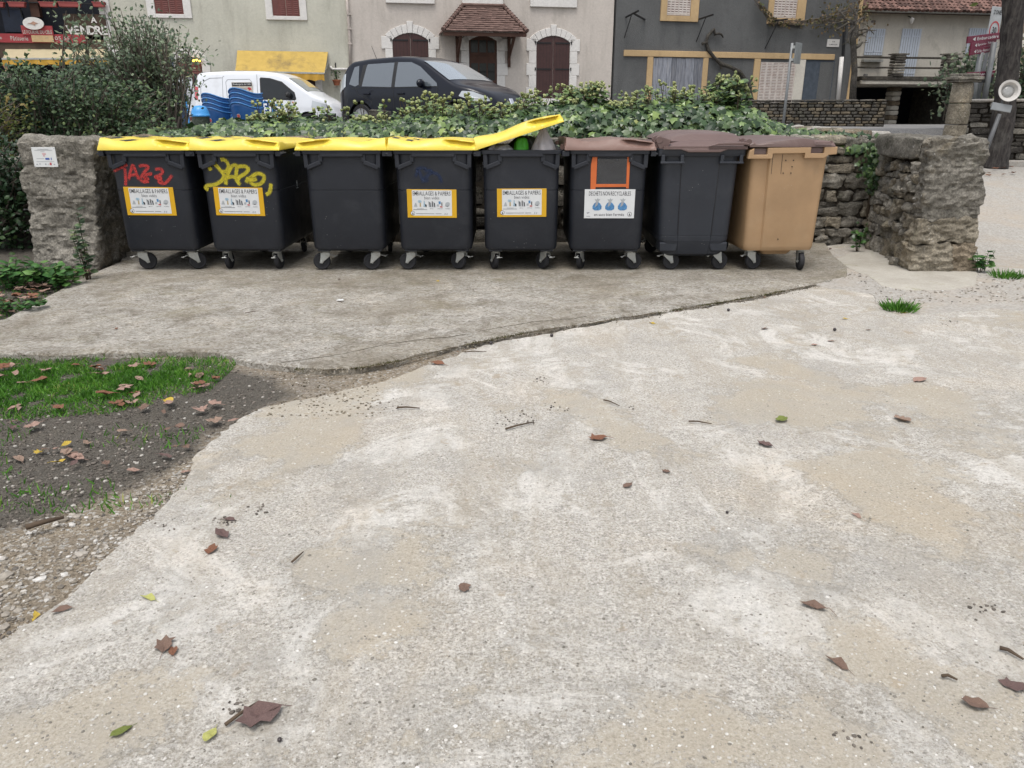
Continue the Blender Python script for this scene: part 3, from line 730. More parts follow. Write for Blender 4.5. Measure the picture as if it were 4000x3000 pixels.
FY = lambda z: .02*(1-max(0, min(1, (z-.25)/.8)))        # front face leans in towards the foot
def body_a(parent, mat):
    mb = MB()
    loft(mb, [(.186, rrect(.298, .06, 1.12, .06)), (.205, rrect(.326, .030, 1.15, .07)), (.235, rrect(.335, .021, 1.165, .08)),
              (.735, rrect(.339, FY(.735), 1.185, .085)), (.738, rrect(.3355, FY(.735)+.004, 1.18, .085)), (.741, rrect(.3355, FY(.735)+.004, 1.18, .085)), (.744, rrect(.3393, FY(.74), 1.185, .085)),
              (1.03, rrect(.342, 0, 1.20, .085)), (1.07, rrect(.342, 0, 1.20, .085))])
    b = mb.build('body', mat, parent, smooth=R(40))
    for sx in (-1, 1):                                  # pockets for the castors
        p = MB(); p.prism([(sx*.295, .178), (sx*.185, .178), (sx*.165, .20), (sx*.165, .23), (sx*.305, .23)][::sx], .045, .20); p.build('castor_housing', mat, parent, bevel=.008)
    rim = MB(); loft(rim, [(1.052, rrect(.352, -.025, 1.225, .05)), (1.056, rrect(.368, -.030, 1.23, .05)), (1.086, rrect(.370, -.032, 1.232, .05))])
    rim.build('rim', mat, parent, smooth=R(40))
    br = MB()                                            # comb brackets under the rim
    for sx in (-1, 1):
        o, i_ = sx*.322, sx*.190
        for a, c in (((o, 1.06), (o-sx*.004, .935)), ((o-sx*.004, .935), (i_, .985)), ((i_, .985), (i_, 1.06))):
            br.bar((a[0], -.012, a[1]), (c[0], -.012, c[1]), .038, .017, up=(0, 1, 0.001))
    br.bar((-.19, -.012, 1.045), (.19, -.012, 1.045), .036, .03)
    br.build('lifting_bracket', mat, parent, bevel=.006)
    for sx in (-1, 1):
        tr = MB(); tr.prism([(sx*.36, 1.035), (sx*.405, 1.035), (sx*.405, 1.049), (sx*.424, 1.052), (sx*.424, 1.064), (sx*.405, 1.067), (sx*.405, 1.078), (sx*.36, 1.078)][::sx], -.03, .10); tr.build('trunnion', mat, parent, bevel=.004)
    return b

LIDP = [(-.405, .112), (-.37, .108), (-.31, .098), (-.25, .084), (-.19, .077), (-.13, .080), (-.06, .089), (.02, .098), (.10, .102), (.18, .099), (.27, .090), (.34, .080), (.405, .070)]
def lid_h(x):
    return .92*lid_h0(x)
def lid_h0(x):
    for (a, ha), (b, hb) in zip(LIDP, LIDP[1:]):
        if x <= b:
            t = (x-a)/(b-a); return ha+(hb-ha)*max(0, t)
    return LIDP[-1][1]
def lid_a(parent, mat, flip=1, tilt=0.0, stripes=True):
    nx, hw = 62, .403
    prof = [(0, .0), (.0, .10), (.02, .22)]
    vtop = []
    rows = []
    for t in [0, .12, .24, .36, .48, .58, .66, .74, .82, .90, .96, 1.0]: rows.append(('f', t))
    for s in [.03, .08, .16, .30, .45, .6, .75, .9, 1.0]: rows.append(('t', s))
    for t in [.7, .35, 0]: rows.append(('b', t))
    def fn(i, j):
        x = -hw+2*hw*i/(nx-1); h = lid_h(x); kind, t = rows[j]
        edge = min(1.0, (hw-abs(x))/.012); edge = math.sqrt(max(0, 1-(1-edge)**2))
        if kind == 'f':
            y = -.042+.055*t**1.8
            if x > .08:                                   # grip recess at the free end
                lx = (x-.08)/(.385-.08)
                if 0 < lx < 1:
                    lo = .62-.42*math.sin(math.pi*min(1, lx*.62))*1.0+.12*lx; hi = .93-.05*lx
                    if t > lo and t < hi:
                        y += .050*min(1, (t-lo)/.12)*min(1, (hi-t)/.05)*min(1, lx*3.5)*min(1, (1-lx)*7)
            z = h*t
        elif kind == 't':
            y = .013+(1.245-.013)*t
            ridge = .003 if (-.395 < x < -.20 and .02 < t < .97) else 0
            panel = .004*(1 if (-.12 < x < .33 and .07 < t < .93) else 0)
            z = h-.030*t+.004*math.sin(math.pi*t)+panel+ridge-.02*(max(0, x-.3)/.1)*(1 if .15 < t < .8 else 0)
        else:
            y = 1.258-.013*t; z = h*t
        z *= .55+.45*edge
        return (flip*x, y, z)
    mb = MB(); mb.grid(nx, len(rows), fn)
    n = nx*len(rows)
    base = []
    for j in range(len(rows)): base.append(j*nx)
    left = [j*nx for j in range(len(rows))]; right = [j*nx+nx-1 for j in range(len(rows))]
    mb.f.append(tuple(left)); mb.m.append(0); mb.f.append(tuple(right[::-1])); mb.m.append(0)
    # hollow underside
    bl = [(flip*x, y, .012) for x, y in ((-hw+.01, -.03), (hw-.01, -.03), (hw-.01, 1.245), (-hw+.01, 1.245))]
    mb.add(bl, [(0, 1, 2, 3)])
    o = mb.build('lid', mat, parent, smooth=R(32), fix=False, loc=(-flip*0, 0, 1.087))
    if tilt:
        ax = Vector((-flip*hw, 0, 1.087+.0)); o.rotation_euler = (0, -flip*tilt, 0)
        off = rotm(0, -flip*tilt, 0) @ Vector((-flip*hw, 0, 0)); o.location = ax-off
    if stripes:
        for k, xx in enumerate((-.335, -.215)):
            for y0 in (.06, .62):
                st = MB()
                q = [(flip*(xx-.030), y0), (flip*(xx+.026), y0), (flip*(xx+.010), y0+.30), (flip*(xx-.046), y0+.30)]
                st.add([(a, b, lid_h(flip*a if flip > 0 else -a)+.0045-.030*(b/1.245)+.004*math.sin(math.pi*(b/1.245))) for a, b in q], [(0, 1, 2, 3)])
                st.build('hazard_stripe', M_BLACK, o)
    for y in (.16, 1.05): hg = MB(); hg.lathe([(.022, -.05), (.022, .05)], 12, (flip*-hw-flip*.012, y, .02), rotm(R(90))); hg.build('hinge', mat, o, smooth=R(40))
    return o

def label_packaging(parent, cx, cz, tilt=0.0):
    """yellow sticker with white panel and print, following the lean of the front"""
    w, h = .447, .252
    sl = math.atan2(.02, .8)
    o = MB(); o.box(-w/2, w/2, -.0022, 0, -h/2, h/2)
    s = o.build('sticker', M_LABY, parent, loc=(cx, FY(cz)-.0035, cz), rot=(sl*1.0, tilt, 0), bevel=.002, seg=1)
    p = MB(); p.box(-.178, .180, -.0030, -.0018, -.108, .118); p.build('panel', M_LABW, s)
    t = MB()
    add_text(t, 'EMBALLAGES & PAPIERS', .0, -.0036, .090, .340, .036, .004)
    add_text(t, 'bien vidés', .0, -.0036, .051, .135, .027, -.004)
    for body, x, wd in (('PLASTIQUE', -.105, .058), ('MÉTAL', -.002, .034), ('CARTON', .071, .044), ('PAPIERS', .143, .043)):
        add_text(t, body, x, -.0036, -.045, wd, .0065, .01)
    for x0, x1, z in ((-.170, -.045, -.054), (-.145, .02, -.090), (.03, .085, -.090)): t.box(x0, x1, -.0038, -.0032, z-.0016, z+.0016)
    t.build('lettering', M_INK, s)
    PICS = [M_PGRY, M_PLBL, M_PTAN, M_PLBL, M_INK, M_PBLU, M_PRED]; g = MB(); q = lambda m, pts: g.prism(pts, -.0040-.0002*len(g.f)/8, -.0033, m)
    q(0, [(-.165, -.028), (-.150, .006), (-.142, .006), (-.132, -.028)]); q(1, [(-.128, .018), (-.122, .030), (-.098, .030), (-.092, .016), (-.104, .006), (-.12, .008)])
    q(2, [(-.112, -.028), (-.110, .008), (-.100, .008), (-.098, -.028)]); q(3, [(-.072, .026), (-.066, .026), (-.058, -.028), (-.078, -.028)]); q(4, [(-.066, -.002), (-.048, -.010), (-.048, -.03), (-.058, -.03)])
    stuff(g.build('picture', PICS, s)); g = MB()
    for k, x in enumerate((-.030, -.020, -.010, .002, .014, .022)): q(4 if k % 2 else 0, [(x, -.030), (x-.003, .018-.006*(k % 3)), (x+.005, .022-.008*(k % 3)), (x+.008, -.030)])
    stuff(g.build('picture', PICS, s)); g = MB()
    q(5, [(.062, -.004), (.060, .020), (.078, .022), (.080, -.002)]); q(0, [(.042, -.022), (.046, -.006), (.062, -.004), (.062, -.026)]); q(6, [(.072, -.032), (.072, -.022), (.095, -.024), (.095, -.034)]); q(4, [(.086, -.020), (.086, .012), (.094, .012), (.094, -.020)])
    stuff(g.build('picture', PICS, s)); g = MB()
    q(0, [(.118, -.018), (.124, .008), (.140, .016), (.158, .012), (.164, -.006), (.150, -.022)]); q(4, [(.118, -.020), (.140, -.026), (.158, -.018), (.140, -.020)])
    stuff(g.build('picture', PICS, s)); g = MB()
    for c0 in (.110, .128): q(0, [(c0, -.098), (c0+.006, -.082), (c0+.014, -.086), (c0+.01, -.098)])
    stuff(g.build('small_logo', PICS, s))
    e = MB(); e.lathe([(.0195, 0), (.0195, .0005)], 20, (-.176, -.0034, -.086), rotm(R(90)), 0); e.lathe([(.0165, 0), (.0165, .0005)], 20, (-.176, -.0040, -.086), rotm(R(90)), 1)
    e.prism([(-.182, -.098), (-.178, -.084), (-.176, -.074), (-.173, -.084), (-.168, -.096)], -.0052, -.0046, 0)
    e.build('emblem', [M_INK, M_LABW], s)
    return s
def label_waste(parent, cx, cz):
    w, h = .455, .258; sl = math.atan2(.02, .8)
    o = MB(); o.box(-w/2, w/2, -.0022, 0, -h/2, h/2)
    s = o.build('sticker', M_LABW, parent, loc=(cx, FY(cz)-.0035, cz), rot=(sl, 0, 0), bevel=.004, seg=2)
    t = MB(); add_text(t, 'DECHETS NON RECYCLABLES', 0, -.0030, .092, .378, .037, .004); add_text(t, 'en sacs bien fermés', .0, -.0030, -.095, .272, .026, .006)
    t.build('lettering', M_INK, s)
    for k in range(3):
        x = -.112+.115*k; g = MB()
        g.prism([(x-.040, -.045), (x-.042, -.022), (x-.026, .006), (x-.008, .018), (x+.008, .018), (x+.026, .004), (x+.042, -.020), (x+.040, -.046), (x+.018, -.058), (x-.02, -.058)], -.0034, -.0028, 0)
        g.prism([(x-.010, .018), (x-.024, .044), (x-.006, .038), (x+.004, .052), (x+.012, .040), (x+.028, .044), (x+.010, .018)], -.0034, -.0028, 1)
        g.prism([(x-.012, .018), (x+.012, .018), (x+.004, -.01), (x-.02, -.03)], -.0040, -.0036, 2)
        g.build('bag_picture', [M_PBLU, M_PGRY, M_INKG], s)
    e = MB(); e.lathe([(.0205, 0), (.0205, .0005)], 20, (.186, -.0028, -.092), rotm(R(90)), 0); e.lathe([(.0175, 0), (.0175, .0005)], 20, (.186, -.0034, -.092), rotm(R(90)), 1)
    e.prism([(.178, -.104), (.184, -.090), (.186, -.076), (.189, -.090), (.195, -.104)], -.0046, -.004, 0); e.build('emblem', [M_INK, M_LABW], s)
    g = MB(); g.prism([(-.205, -.076), (-.198, -.09), (-.176, -.078), (-.18, -.074)], -.003, -.0025); g.box(-.206, -.172, -.003, -.0025, -.113, -.108); g.build('small_logo', M_INKG, s)
    return s

def spray_mat(name, col, strength=.92):
    t = NT(name); u = t.attr('across')
    soft = t.ramp(u, [(.0, 0), (.30, .16), (.65, strength*.62), (1.0, strength)])
    n = t.ramp(t.noise(55, 5, .7), [(.25, .40), (.6, 1.0)])
    a = t.math('MULTIPLY', soft, n, True)
    m = t.done(col, .55, None, .3)
    tr = t.node('ShaderNodeBsdfTransparent'); ms = t.node('ShaderNodeMixShader', {0: a, 1: tr.outputs[0], 2: t.bsdf.outputs[0]})
    t.L.new(ms.outputs[0], t.out.inputs['Surface']); return m
def spray(parent, strokes, width, mat, name='graffiti'):
    """strokes: lists of (x,z) on the front of the bin; ribbons of paint 1 mm proud of the plastic, soft at the rims"""
    V, F, A = [], [], []; lay = 0
    for st in strokes:
        pts = []
        for i in range(len(st)-1):                         # Catmull-Rom
            p0, p1, p2, p3 = st[max(0, i-1)], st[i], st[i+1], st[min(len(st)-1, i+2)]
            for k in range(6):
                t = k/6; pts.append(tuple(.5*((2*p1[c])+(-p0[c]+p2[c])*t+(2*p0[c]-5*p1[c]+4*p2[c]-p3[c])*t*t+(-p0[c]+3*p1[c]-3*p2[c]+p3[c])*t**3) for c in (0, 1)))
        pts.append(st[-1]); lay += 1; n = len(pts); b = len(V)
        for i, (x, z) in enumerate(pts):
            a = pts[max(0, i-1)]; c = pts[min(n-1, i+1)]; dx, dz = c[0]-a[0], c[1]-a[1]; L = math.hypot(dx, dz)+1e-9
            for k, (o, al) in enumerate(((-1, 0), (-.45, 1), (.45, 1), (1, 0))):
                xx, zz = x-dz/L*width*o, z+dx/L*width*o
                endf = min(1, i/2, (n-1-i)/2)
                V.append((xx, FY(zz)-.0012-.0003*lay, zz)); A.append(al*max(.15, endf))
        for i in range(n-1):
            for k in range(3): F.append((b+i*4+k, b+i*4+k+1, b+i*4+k+5, b+i*4+k+4))
    me = bpy.data.meshes.new(name); me.from_pydata(V, [], F); me.materials.append(mat)
    at_ = me.attributes.new('across', 'FLOAT', 'POINT'); at_.data.foreach_set('value', A)
    return put(bpy.data.objects.new(name, me), parent)

BINY = 7.10
def binx(px): return at(px, 600, BINY-.03).x
def front_local(root_x, px, py):
    p = at(px, py, BINY+.01); return (p.x-root_x, p.z)
GRP = 'wheeled bins in a row along the wall'
def bin_a(px, label, yaws, lidmat, flip=1, tilt=0, rz=0, dy=0, stripes=True):
    x = binx(px)
    t = thing('wheeled_bin', label, 'bin', (x, BINY+dy, .036), rz, GRP)
    body_a(t, M_BIN); lid_a(t, lidmat, flip, tilt, stripes)
    castor(t, -.235, .115, .184, R(yaws[0])); castor(t, .235, .115, .184, R(yaws[1]))
    castor(t, -.235, 1.02, .184, R(40)); castor(t, .235, 1.02, .184, R(100))
    return t, x
def strokes_px(root_x, ox, oy, sc, strokes): return [[front_local(root_x, ox+a/sc, oy+b/sc) for a, b in s] for s in strokes]

b1, x1 = bin_a(563, 'first bin from the left, yellow lid, red graffiti tag above its yellow label', (20, 35), M_YEL)
label_packaging(b1, *front_local(x1, 590, 802), tilt=.01)
spray(b1, strokes_px(x1, 0, 450, 2.212, [[(985, 522), (1040, 495), (1090, 470), (1112, 462)], [(1086, 480), (1092, 540), (1095, 600), (1092, 648)], [(1118, 598), (1135, 530), (1158, 468), (1185, 530), (1212, 600)], [(1120, 556), (1160, 552), (1195, 548)],
      [(1205, 478), (1250, 470), (1290, 482), (1255, 530), (1215, 585)], [(1215, 590), (1255, 612), (1300, 606)], [(1318, 545), (1280, 548), (1255, 575), (1290, 585), (1245, 605)], [(1290, 545), (1330, 540)], [(1345, 505), (1395, 500), (1415, 525), (1385, 555), (1350, 570), (1390, 590), (1425, 625), (1460, 600), (1498, 550)], [(1345, 560), (1400, 575), (1380, 610), (1420, 630)]]), .0185, spray_mat('red_spray', (.50, .05, .045), .8))
b2, x2 = bin_a(916, 'second bin from the left, yellow lid, yellow graffiti above its label', (90, 84), M_YEL, rz=R(-1))
label_packaging(b2, *front_local(x2, 937, 803), tilt=.015)
spray(b2, strokes_px(x2, 700, 450, 2.458, [[(315, 575), (295, 535), (325, 500), (370, 530), (410, 575), (450, 580), (480, 545), (470, 495), (435, 465), (400, 470)], [(405, 565), (435, 620), (410, 670), (350, 705), (280, 715), (262, 740), (290, 755)], [(452, 715), (458, 650), (480, 590), (520, 525), (560, 530), (555, 600), (560, 690)], [(450, 640), (520, 630), (580, 660)], [(545, 535), (640, 530), (672, 560), (640, 600), (585, 635), (570, 680), (600, 710)],
      [(640, 690), (690, 640), (755, 600), (815, 615), (820, 660), (780, 700), (720, 705), (690, 670), (720, 640)], [(640, 640), (700, 660), (760, 650)], [(888, 690), (885, 735), (872, 780), (835, 805)]]), .0235, spray_mat('yellow_spray', (.52, .44, .03), .85))
em = MB()
for dz in (-.014, .014):
    for k in range(12):
        a, b = 2*math.pi*k/12, 2*math.pi*(k+1)/12
        em.bar((.342, .62+.012*math.cos(a), .745+dz+.013*math.sin(a)), (.342, .62+.012*math.cos(b), .745+dz+.013*math.sin(b)), .004, .006)
em.box(.339, .344, .59, .65, .700, .706)
em.build('side_emblem', M_PGRY, b2)
b3, x3 = bin_a(1332, 'yellow-lidded bin with no label, third from the left, hinge on its right', (-176, -170), M_YEL, flip=-1, rz=R(.6))
b4, x4 = bin_a(1690, 'yellow-lidded bin with faded blue scrawl above its label, beside the opened bin', (172, 150), M_YEL, rz=R(.5))
label_packaging(b4, *front_local(x4, 1688, 811), tilt=.008)
spray(b4, strokes_px(x4, 1500, 450, 2.458, [[(300, 570), (360, 545), (420, 560)], [(380, 580), (460, 575), (380, 660), (440, 660)], [(440, 590), (520, 610), (560, 700)], [(300, 640), (340, 580), (380, 700)]]), .02, spray_mat('faded_blue_spray', (.02, .035, .085), .6))
b5, x5 = bin_a(2037, 'opened bin with its yellow lid propped up on bags of rubbish', (112, 128), M_YEL, tilt=R(17.2), stripes=False, rz=R(.3))
label_packaging(b5, *front_local(x5, 2038, 808), tilt=-.004)
b6, x6 = bin_a(2384, 'charcoal bin with brown lid, white waste label and orange frame', (66, 20), M_BRN, stripes=False, rz=R(-.3))
label_waste(b6, *front_local(x6, 2380, 812))
fm = MB(); Q = lambda a, b: front_local(x6, 2100+a/2.458, 450+b/2.458)
for pts in ([(528, 420), (572, 420), (560, 700), (552, 752), (506, 752), (510, 520)], [(858, 420), (886, 428), (872, 742), (846, 742)]):
    pp_ = [Q(*p) for p in pts]; fm.add([(x, FY(z)-.0045, z) for x, z in pp_]+[(x, FY(z)+.001, z) for x, z in pp_], [tuple(range(len(pp_))), tuple(range(2*len(pp_)-1, len(pp_)-1, -1))]+[(i, i+len(pp_), (i+1) % len(pp_)+len(pp_), (i+1) % len(pp_)) for i in range(len(pp_))])
pp_ = [Q(*p) for p in [(556, 700), (852, 700), (852, 728), (556, 730)]]
fm.add([(x, FY(z)-.0040, z) for x, z in pp_]+[(x, FY(z)+.001, z) for x, z in pp_], [(0, 1, 2, 3), (7, 6, 5, 4), (0, 4, 5, 1), (1, 5, 6, 2), (2, 6, 7, 3), (3, 7, 4, 0)])
fm.build('orange_frame', M_ORNG, b6, bevel=.001, seg=1)
fl_ = MB(); a0, b0 = Q(566, 700); a1, b1_ = Q(856, 460)
fl_.grid(22, 16, lambda i, j: (lambda x, z, top: (x, FY(z)-.004-.012*top*abs(mnoise.noise(Vector((x*22, z*30, 2))))-.004*top, z))(a0+(a1-a0)*i/21, b0+(b1_-b0)*j/15, max(0, (j-6)/9)))
M_FILM2 = NT('plastic_film'); t = M_FILM2
M_FILM2 = t.done((.5, .5, .5), .12, None, .6)
tr_ = t.node('ShaderNodeBsdfTransparent', {0: (.82, .84, .86)}); gl = t.node('ShaderNodeBsdfGlossy', {'Color': (.9, .9, .9), 'Roughness': .12})
ms_ = t.node('ShaderNodeMixShader', {0: .07, 1: tr_.outputs[0], 2: gl.outputs[0]}); t.L.new(ms_.outputs[0], t.out.inputs['Surface'])
fl_.build('film', M_FILM2, b6, smooth=4)

# rubbish bags in the opened bin
def bag(name, label, loc, prof, mat, seed, folds=7, amp=.16, squash=(1, .8)):
    r = random.Random(seed); n = 40; k = len(prof)
    def fn(i, j):
        a = 2*math.pi*i/n; rr, z = prof[j]
        q = Vector((math.cos(a)*1.6+seed, math.sin(a)*1.6, z*5))
        f = 1+amp*(mnoise.noise(q*1.5)+.6*mnoise.noise(q*3.5)+.35*math.sin(a*folds+z*9+seed))
        return (rr*f*math.cos(a)*squash[0], rr*f*math.sin(a)*squash[1], z+.01*mnoise.noise(q*4))
    mb = MB(); mb.grid(n, k, fn, wrapu=True)
    mb.f.append(tuple(range(n-1, -1, -1))); mb.m.append(0)
    mb.f.append(tuple(range((k-1)*n, k*n))); mb.m.append(0)
    o = mb.build(name, mat, None, smooth=R(60), loc=loc)
    return tag(o, label, 'bag')
def bagmat(name, col, rough, spec=.5, trans=.25, metal=0):
    t = NT(name); c = t.ramp(t.noise(7, 5, .6, .4, co=t.obj()), [(.3, tuple(v*.75 for v in col)), (.7, col)])
    m = t.done(c, rough, t.bump(t.noise(16, 5, .65, .8, co=t.obj()), .8, .03), spec, metal)
    tl = t.node('ShaderNodeBsdfTranslucent', {'Color': c}); ms = t.node('ShaderNodeMixShader', {0: trans, 1: t.bsdf.outputs[0], 2: tl.outputs[0]})
    t.L.new(ms.outputs[0], t.out.inputs['Surface']); return m
M_WBAG = bagmat('white_bag_plastic', (.92, .87, .87), .35, .5, .65); M_GBAG = bagmat('green_bag_plastic', (.09, .50, .03), .35)
M_SBAG = bagmat('silver_bag_plastic', (.50, .50, .54), .22, .6, .1, .2); M_DBAG = bagmat('dark_olive_bag_plastic', (.035, .05, .03), .3, .5, .05)
bag('rubbish_bag', 'white plastic rubbish bag bulging out of the opened bin', (x5+.20, BINY+.15, .98), [(.15, 0), (.155, .10), (.13, .17), (.095, .225), (.06, .275), (.035, .315), (.02, .33)], M_WBAG, 3, 9, .14, (.78, .9))
bag('rubbish_bag', 'shiny silver bag showing under the low side of the propped lid', (x5-.19, BINY+.14, .985), [(.14, 0), (.145, .09), (.125, .14), (.09, .17), (.04, .183)], M_SBAG, 9, 6, .2)
bag('rubbish_bag', 'bright green plastic bag between the silver and the white one', (x5-.0, BINY+.115, .98), [(.065, 0), (.068, .13), (.060, .19), (.05, .225), (.03, .24)], M_GBAG, 5, 5, .2)
bag('rubbish_bag', 'dark olive rubbish bag behind the bright green one', (x5+.035, BINY+.34, .93), [(.16, 0), (.18, .12), (.16, .22), (.10, .28), (.05, .30)], M_DBAG, 14, 6, .2)

# ---- slate bin with creased front and domed brown lid
def bin_b():
    x = binx(2744); t = thing('wheeled_bin', 'slate bin with creased front and high domed brown lid, next to the tan bin', 'bin', (x, BINY, .036), R(1.0), GRP)
    mb = MB()
    def sec(hw, y0, y1, c, r=.07):                        # front panel slightly proud between the two creases
        p = rrect(hw, y0, y1, r, 5)
        i0 = len(p)-1
        ins = [(-c, y0), (-c+.004, y0-.006), (c-.01, y0-.006), (c-.004, y0)]
        return p+ins
    loft(mb, [(.135, sec(.25, .09, 1.07, .14, .05)), (.16, sec(.275, .05, 1.10, .145)), (.285, sec(.322, .024, 1.14, .155)), (.287, sec(.320, .0265, 1.138, .155)), (.290, sec(.320, .0265, 1.138, .155)), (.292, sec(.323, .024, 1.14, .155)),
              (.325, sec(.324, .022, 1.14, .156)), (.327, sec(.322, .0245, 1.14, .156)), (.330, sec(.322, .0245, 1.14, .156)), (.332, sec(.325, .022, 1.14, .156)),
              (.9, sec(.343, .005, 1.19, .172)), (1.06, sec(.350, 0, 1.2, .175))])
    mb.build('body', M_BIN2, t, smooth=R(28))
    cr = MB()
    for a, b in (((-.156, .34), (-.172, 1.0)), ((.150, .34), (.168, 1.0))):
        cr.bar((a[0], FY(a[1])-.0035, a[1]), (b[0], FY(b[1])+.000, b[1]), .005, .007)
    cr.build('crease', M_BLACK, t)
    for sx in (-1, 1):
        p = MB(); p.prism([(sx*.312, .182), (sx*.165, .182), (sx*.145, .235), (sx*.145, .27), (sx*.315, .27)][::sx], .03, .22); p.build('castor_housing', M_BIN2, t, bevel=.012)
    rim = MB(); loft(rim, [(1.035, rrect(.380, -.028, 1.22, .03)), (1.04, rrect(.388, -.032, 1.225, .03)), (1.095, rrect(.390, -.034, 1.228, .03))]); rim.build('rim', M_BIN2, t, smooth=R(40))
    for sx in (-1, 1):
        h = MB(); c = sx*.262
        for xx in (c-.085, c+.085): h.box(xx-.016, xx+.016, -.044, -.012, .985, 1.05)
        h.box(c-.107, c+.107, -.050, -.020, .972, .992); h.build('handle', M_BIN2, t, bevel=.006)
    # lid: stacked domes
    l = MB()
    def dome(i, j, hw, y0, y1, z0, z1, nu, nv, px_, sh):
        u = i/(nu-1)*2-1; v = j/(nv-1)*2-1
        f = max(0, 1-abs(u+sh)**px_/(1+abs(sh))**px_)*max(0, 1-abs(v)**6)
        return (u*hw, (y0+y1)/2+v*(y1-y0)/2, z0+(z1-z0)*f**.6)
    l.grid(30, 20, lambda i, j: dome(i, j, .375, -.055, 1.25, .0, .088, 30, 20, 3.2, -.10))
    l.grid(26, 18, lambda i, j: dome(i, j, .325, .06, 1.15, .060, .138, 26, 18, 3.5, -.15))
    l.box(-.37, .37, -.05, 1.24, -.004, .022)
    lo = l.build('lid', M_BRN2, t, smooth=R(40), loc=(.02, 0, 1.098))
    g = MB(); g.prism([(.02, .022), (.10, .052), (.33, .060), (.375, .048), (.375, .034), (.12, .036)], -.075, -.03); g.prism([(-.22, -.002), (.20, -.002), (.13, -.028), (-.15, -.028)], -.06, -.036); g.build('grip', M_BRN2, lo, bevel=.006)
    h = MB()
    for y in (.0, .16):
        h.lathe([(.032, -.022), (.032, .022)], 14, (-.405, y, .075), rotm(R(90))); h.prism([(-.432, .06), (-.40, .105), (-.30, .075), (-.33, -.0), (-.40, -.002)], y-.018, y+.018)
    h.build('hinge', M_BRN2, lo, bevel=.004)
    castor(t, -.225, .115, .190, R(8), brake=True); castor(t, .235, .115, .190, R(14), brake=True); castor(t, -.235, 1.0, .190, R(30)); castor(t, .235, 1.0, .190, R(120))
bin_b()
# ---- tan bin
def bin_c():
    x = binx(3098); t = thing('wheeled_bin', 'tan bin with dark brown lid at the right end of the row', 'bin', (x, BINY+.02, .036), R(3.5), GRP)
    mb = MB()
    def sec(hw, y0, y1, c, d, r=.05):
        p = rrect(hw, y0, y1, r, 5)
        return p+[(-c-.012, y0), (-c, y0-d), (c, y0-d), (c+.05, y0)]
    loft(mb, [(.192, sec(.320, .03, 1.14, .165, .012)), (.215, sec(.329, .024, 1.15, .17, .016)), (.235, sec(.331, .022, 1.15, .17, .018)), (.93, sec(.345, .006, 1.19, .19, .022)), (1.06, sec(.350, 0, 1.2, .192, .022))])
    mb.build('body', M_TAN, t, smooth=R(25))
    lw = MB(); loft(lw, [(.145, rrect(.12, .10, .9, .03)), (.192, rrect(.155, .06, .95, .03))]); lw.build('base', M_TAN, t, smooth=R(40))
    rim = MB()
    rim.prism([(-.405, 1.015), (-.395, 1.085), (-.355, 1.105), (-.355, 1.05), (-.235, 1.05), (-.235, 1.108), (.10, 1.112), (.155, 1.112), (.155, 1.060), (.275, 1.060), (.275, 1.114), (.392, 1.116), (.392, 1.052), (.32, 1.046), (.28, 1.018), (.105, 1.018), (.105, 1.062), (-.185, 1.058), (-.185, 1.015)], -.055, -.005)
    loft(rim, [(1.055, rrect(.352, -.004, 1.22, .02)), (1.105, rrect(.362, -.004, 1.225, .02))])
    rim.build('rim', M_TAN, t, bevel=.005)
    for q_ in ((-.352, -.238, 1.052, 1.100), (.158, .272, 1.062, 1.108)): hs_ = MB(); hs_.box(q_[0], q_[1], -.03, -.0045, q_[2], q_[3]); hs_.build('handle_slot', M_BRN2, t)
    sl = MB()
    for a, b in ((-.172, .88), (-.085, .88)): sl.bar((a+.006, -.0195+.006, b), (a, -.0225, 1.05), .003, .004)
    for xx, zz in ((-.050, 1.0), (.02, 1.0), (.015, .945), (-.058, .89), (.012, .89), (-.03, .30)): sl.box(xx-.004, xx+.004, FY(zz)-.026, FY(zz)-.0, zz-.004, zz+.004)
    sl.build('rivet', M_BLACK, t)
    l = MB()
    def top(u):
        pts = [(-1, .03), (-.92, .062), (-.85, .030), (-.75, .034), (-.6, .046), (-.35, .058), (-.05, .074), (.25, .086), (.45, .074), (.52, .066), (.75, .058), (.95, .052), (1, .044)]
        for (a, ha), (b, hb) in zip(pts, pts[1:]):
            if u <= b: return ha+(hb-ha)*(u-a)/(b-a)
        return .04
    ys = [-.055, -.055, -.045, .0, .06, .10, .4, .9, 1.18, 1.22, 1.235, 1.235]
    fz = [0, .55, .92, 1.0, 1.0, 1.05, 1.10, 1.10, 1.05, 1.0, .9, 0]
    def lf(i, j):
        u = i/39*2-1; z = top(u)*fz[j]*.88*(1-.18*max(0, ys[j]))
        if u > .5 and 1 <= j <= 2: z *= .45
        return (u*.385, ys[j], z)
    l.grid(40, len(ys), lf); l.box(-.38, .38, -.05, 1.23, -.002, .014)
    lo = l.build('lid', M_BRN2, t, smooth=R(30), loc=(-.015, 0, 1.115))
    h = MB()
    for y in (-.02, .14): h.lathe([(.030, -.03), (.030, .03)], 14, (-.395, y, .038), rotm(R(90)))
    h.prism([(.20, .03), (.345, .03), (.345, .052), (.33, .052), (.33, .040), (.20, .040)], -.075, -.055); h.build('hinge', M_BRN2, lo, bevel=.003)
    castor(t, -.24, .115, .190, R(12)); castor(t, .245, .115, .190, R(-98)); castor(t, -.24, 1.0, .190, R(30)); castor(t, .24, 1.0, .190, R(120))
bin_c()
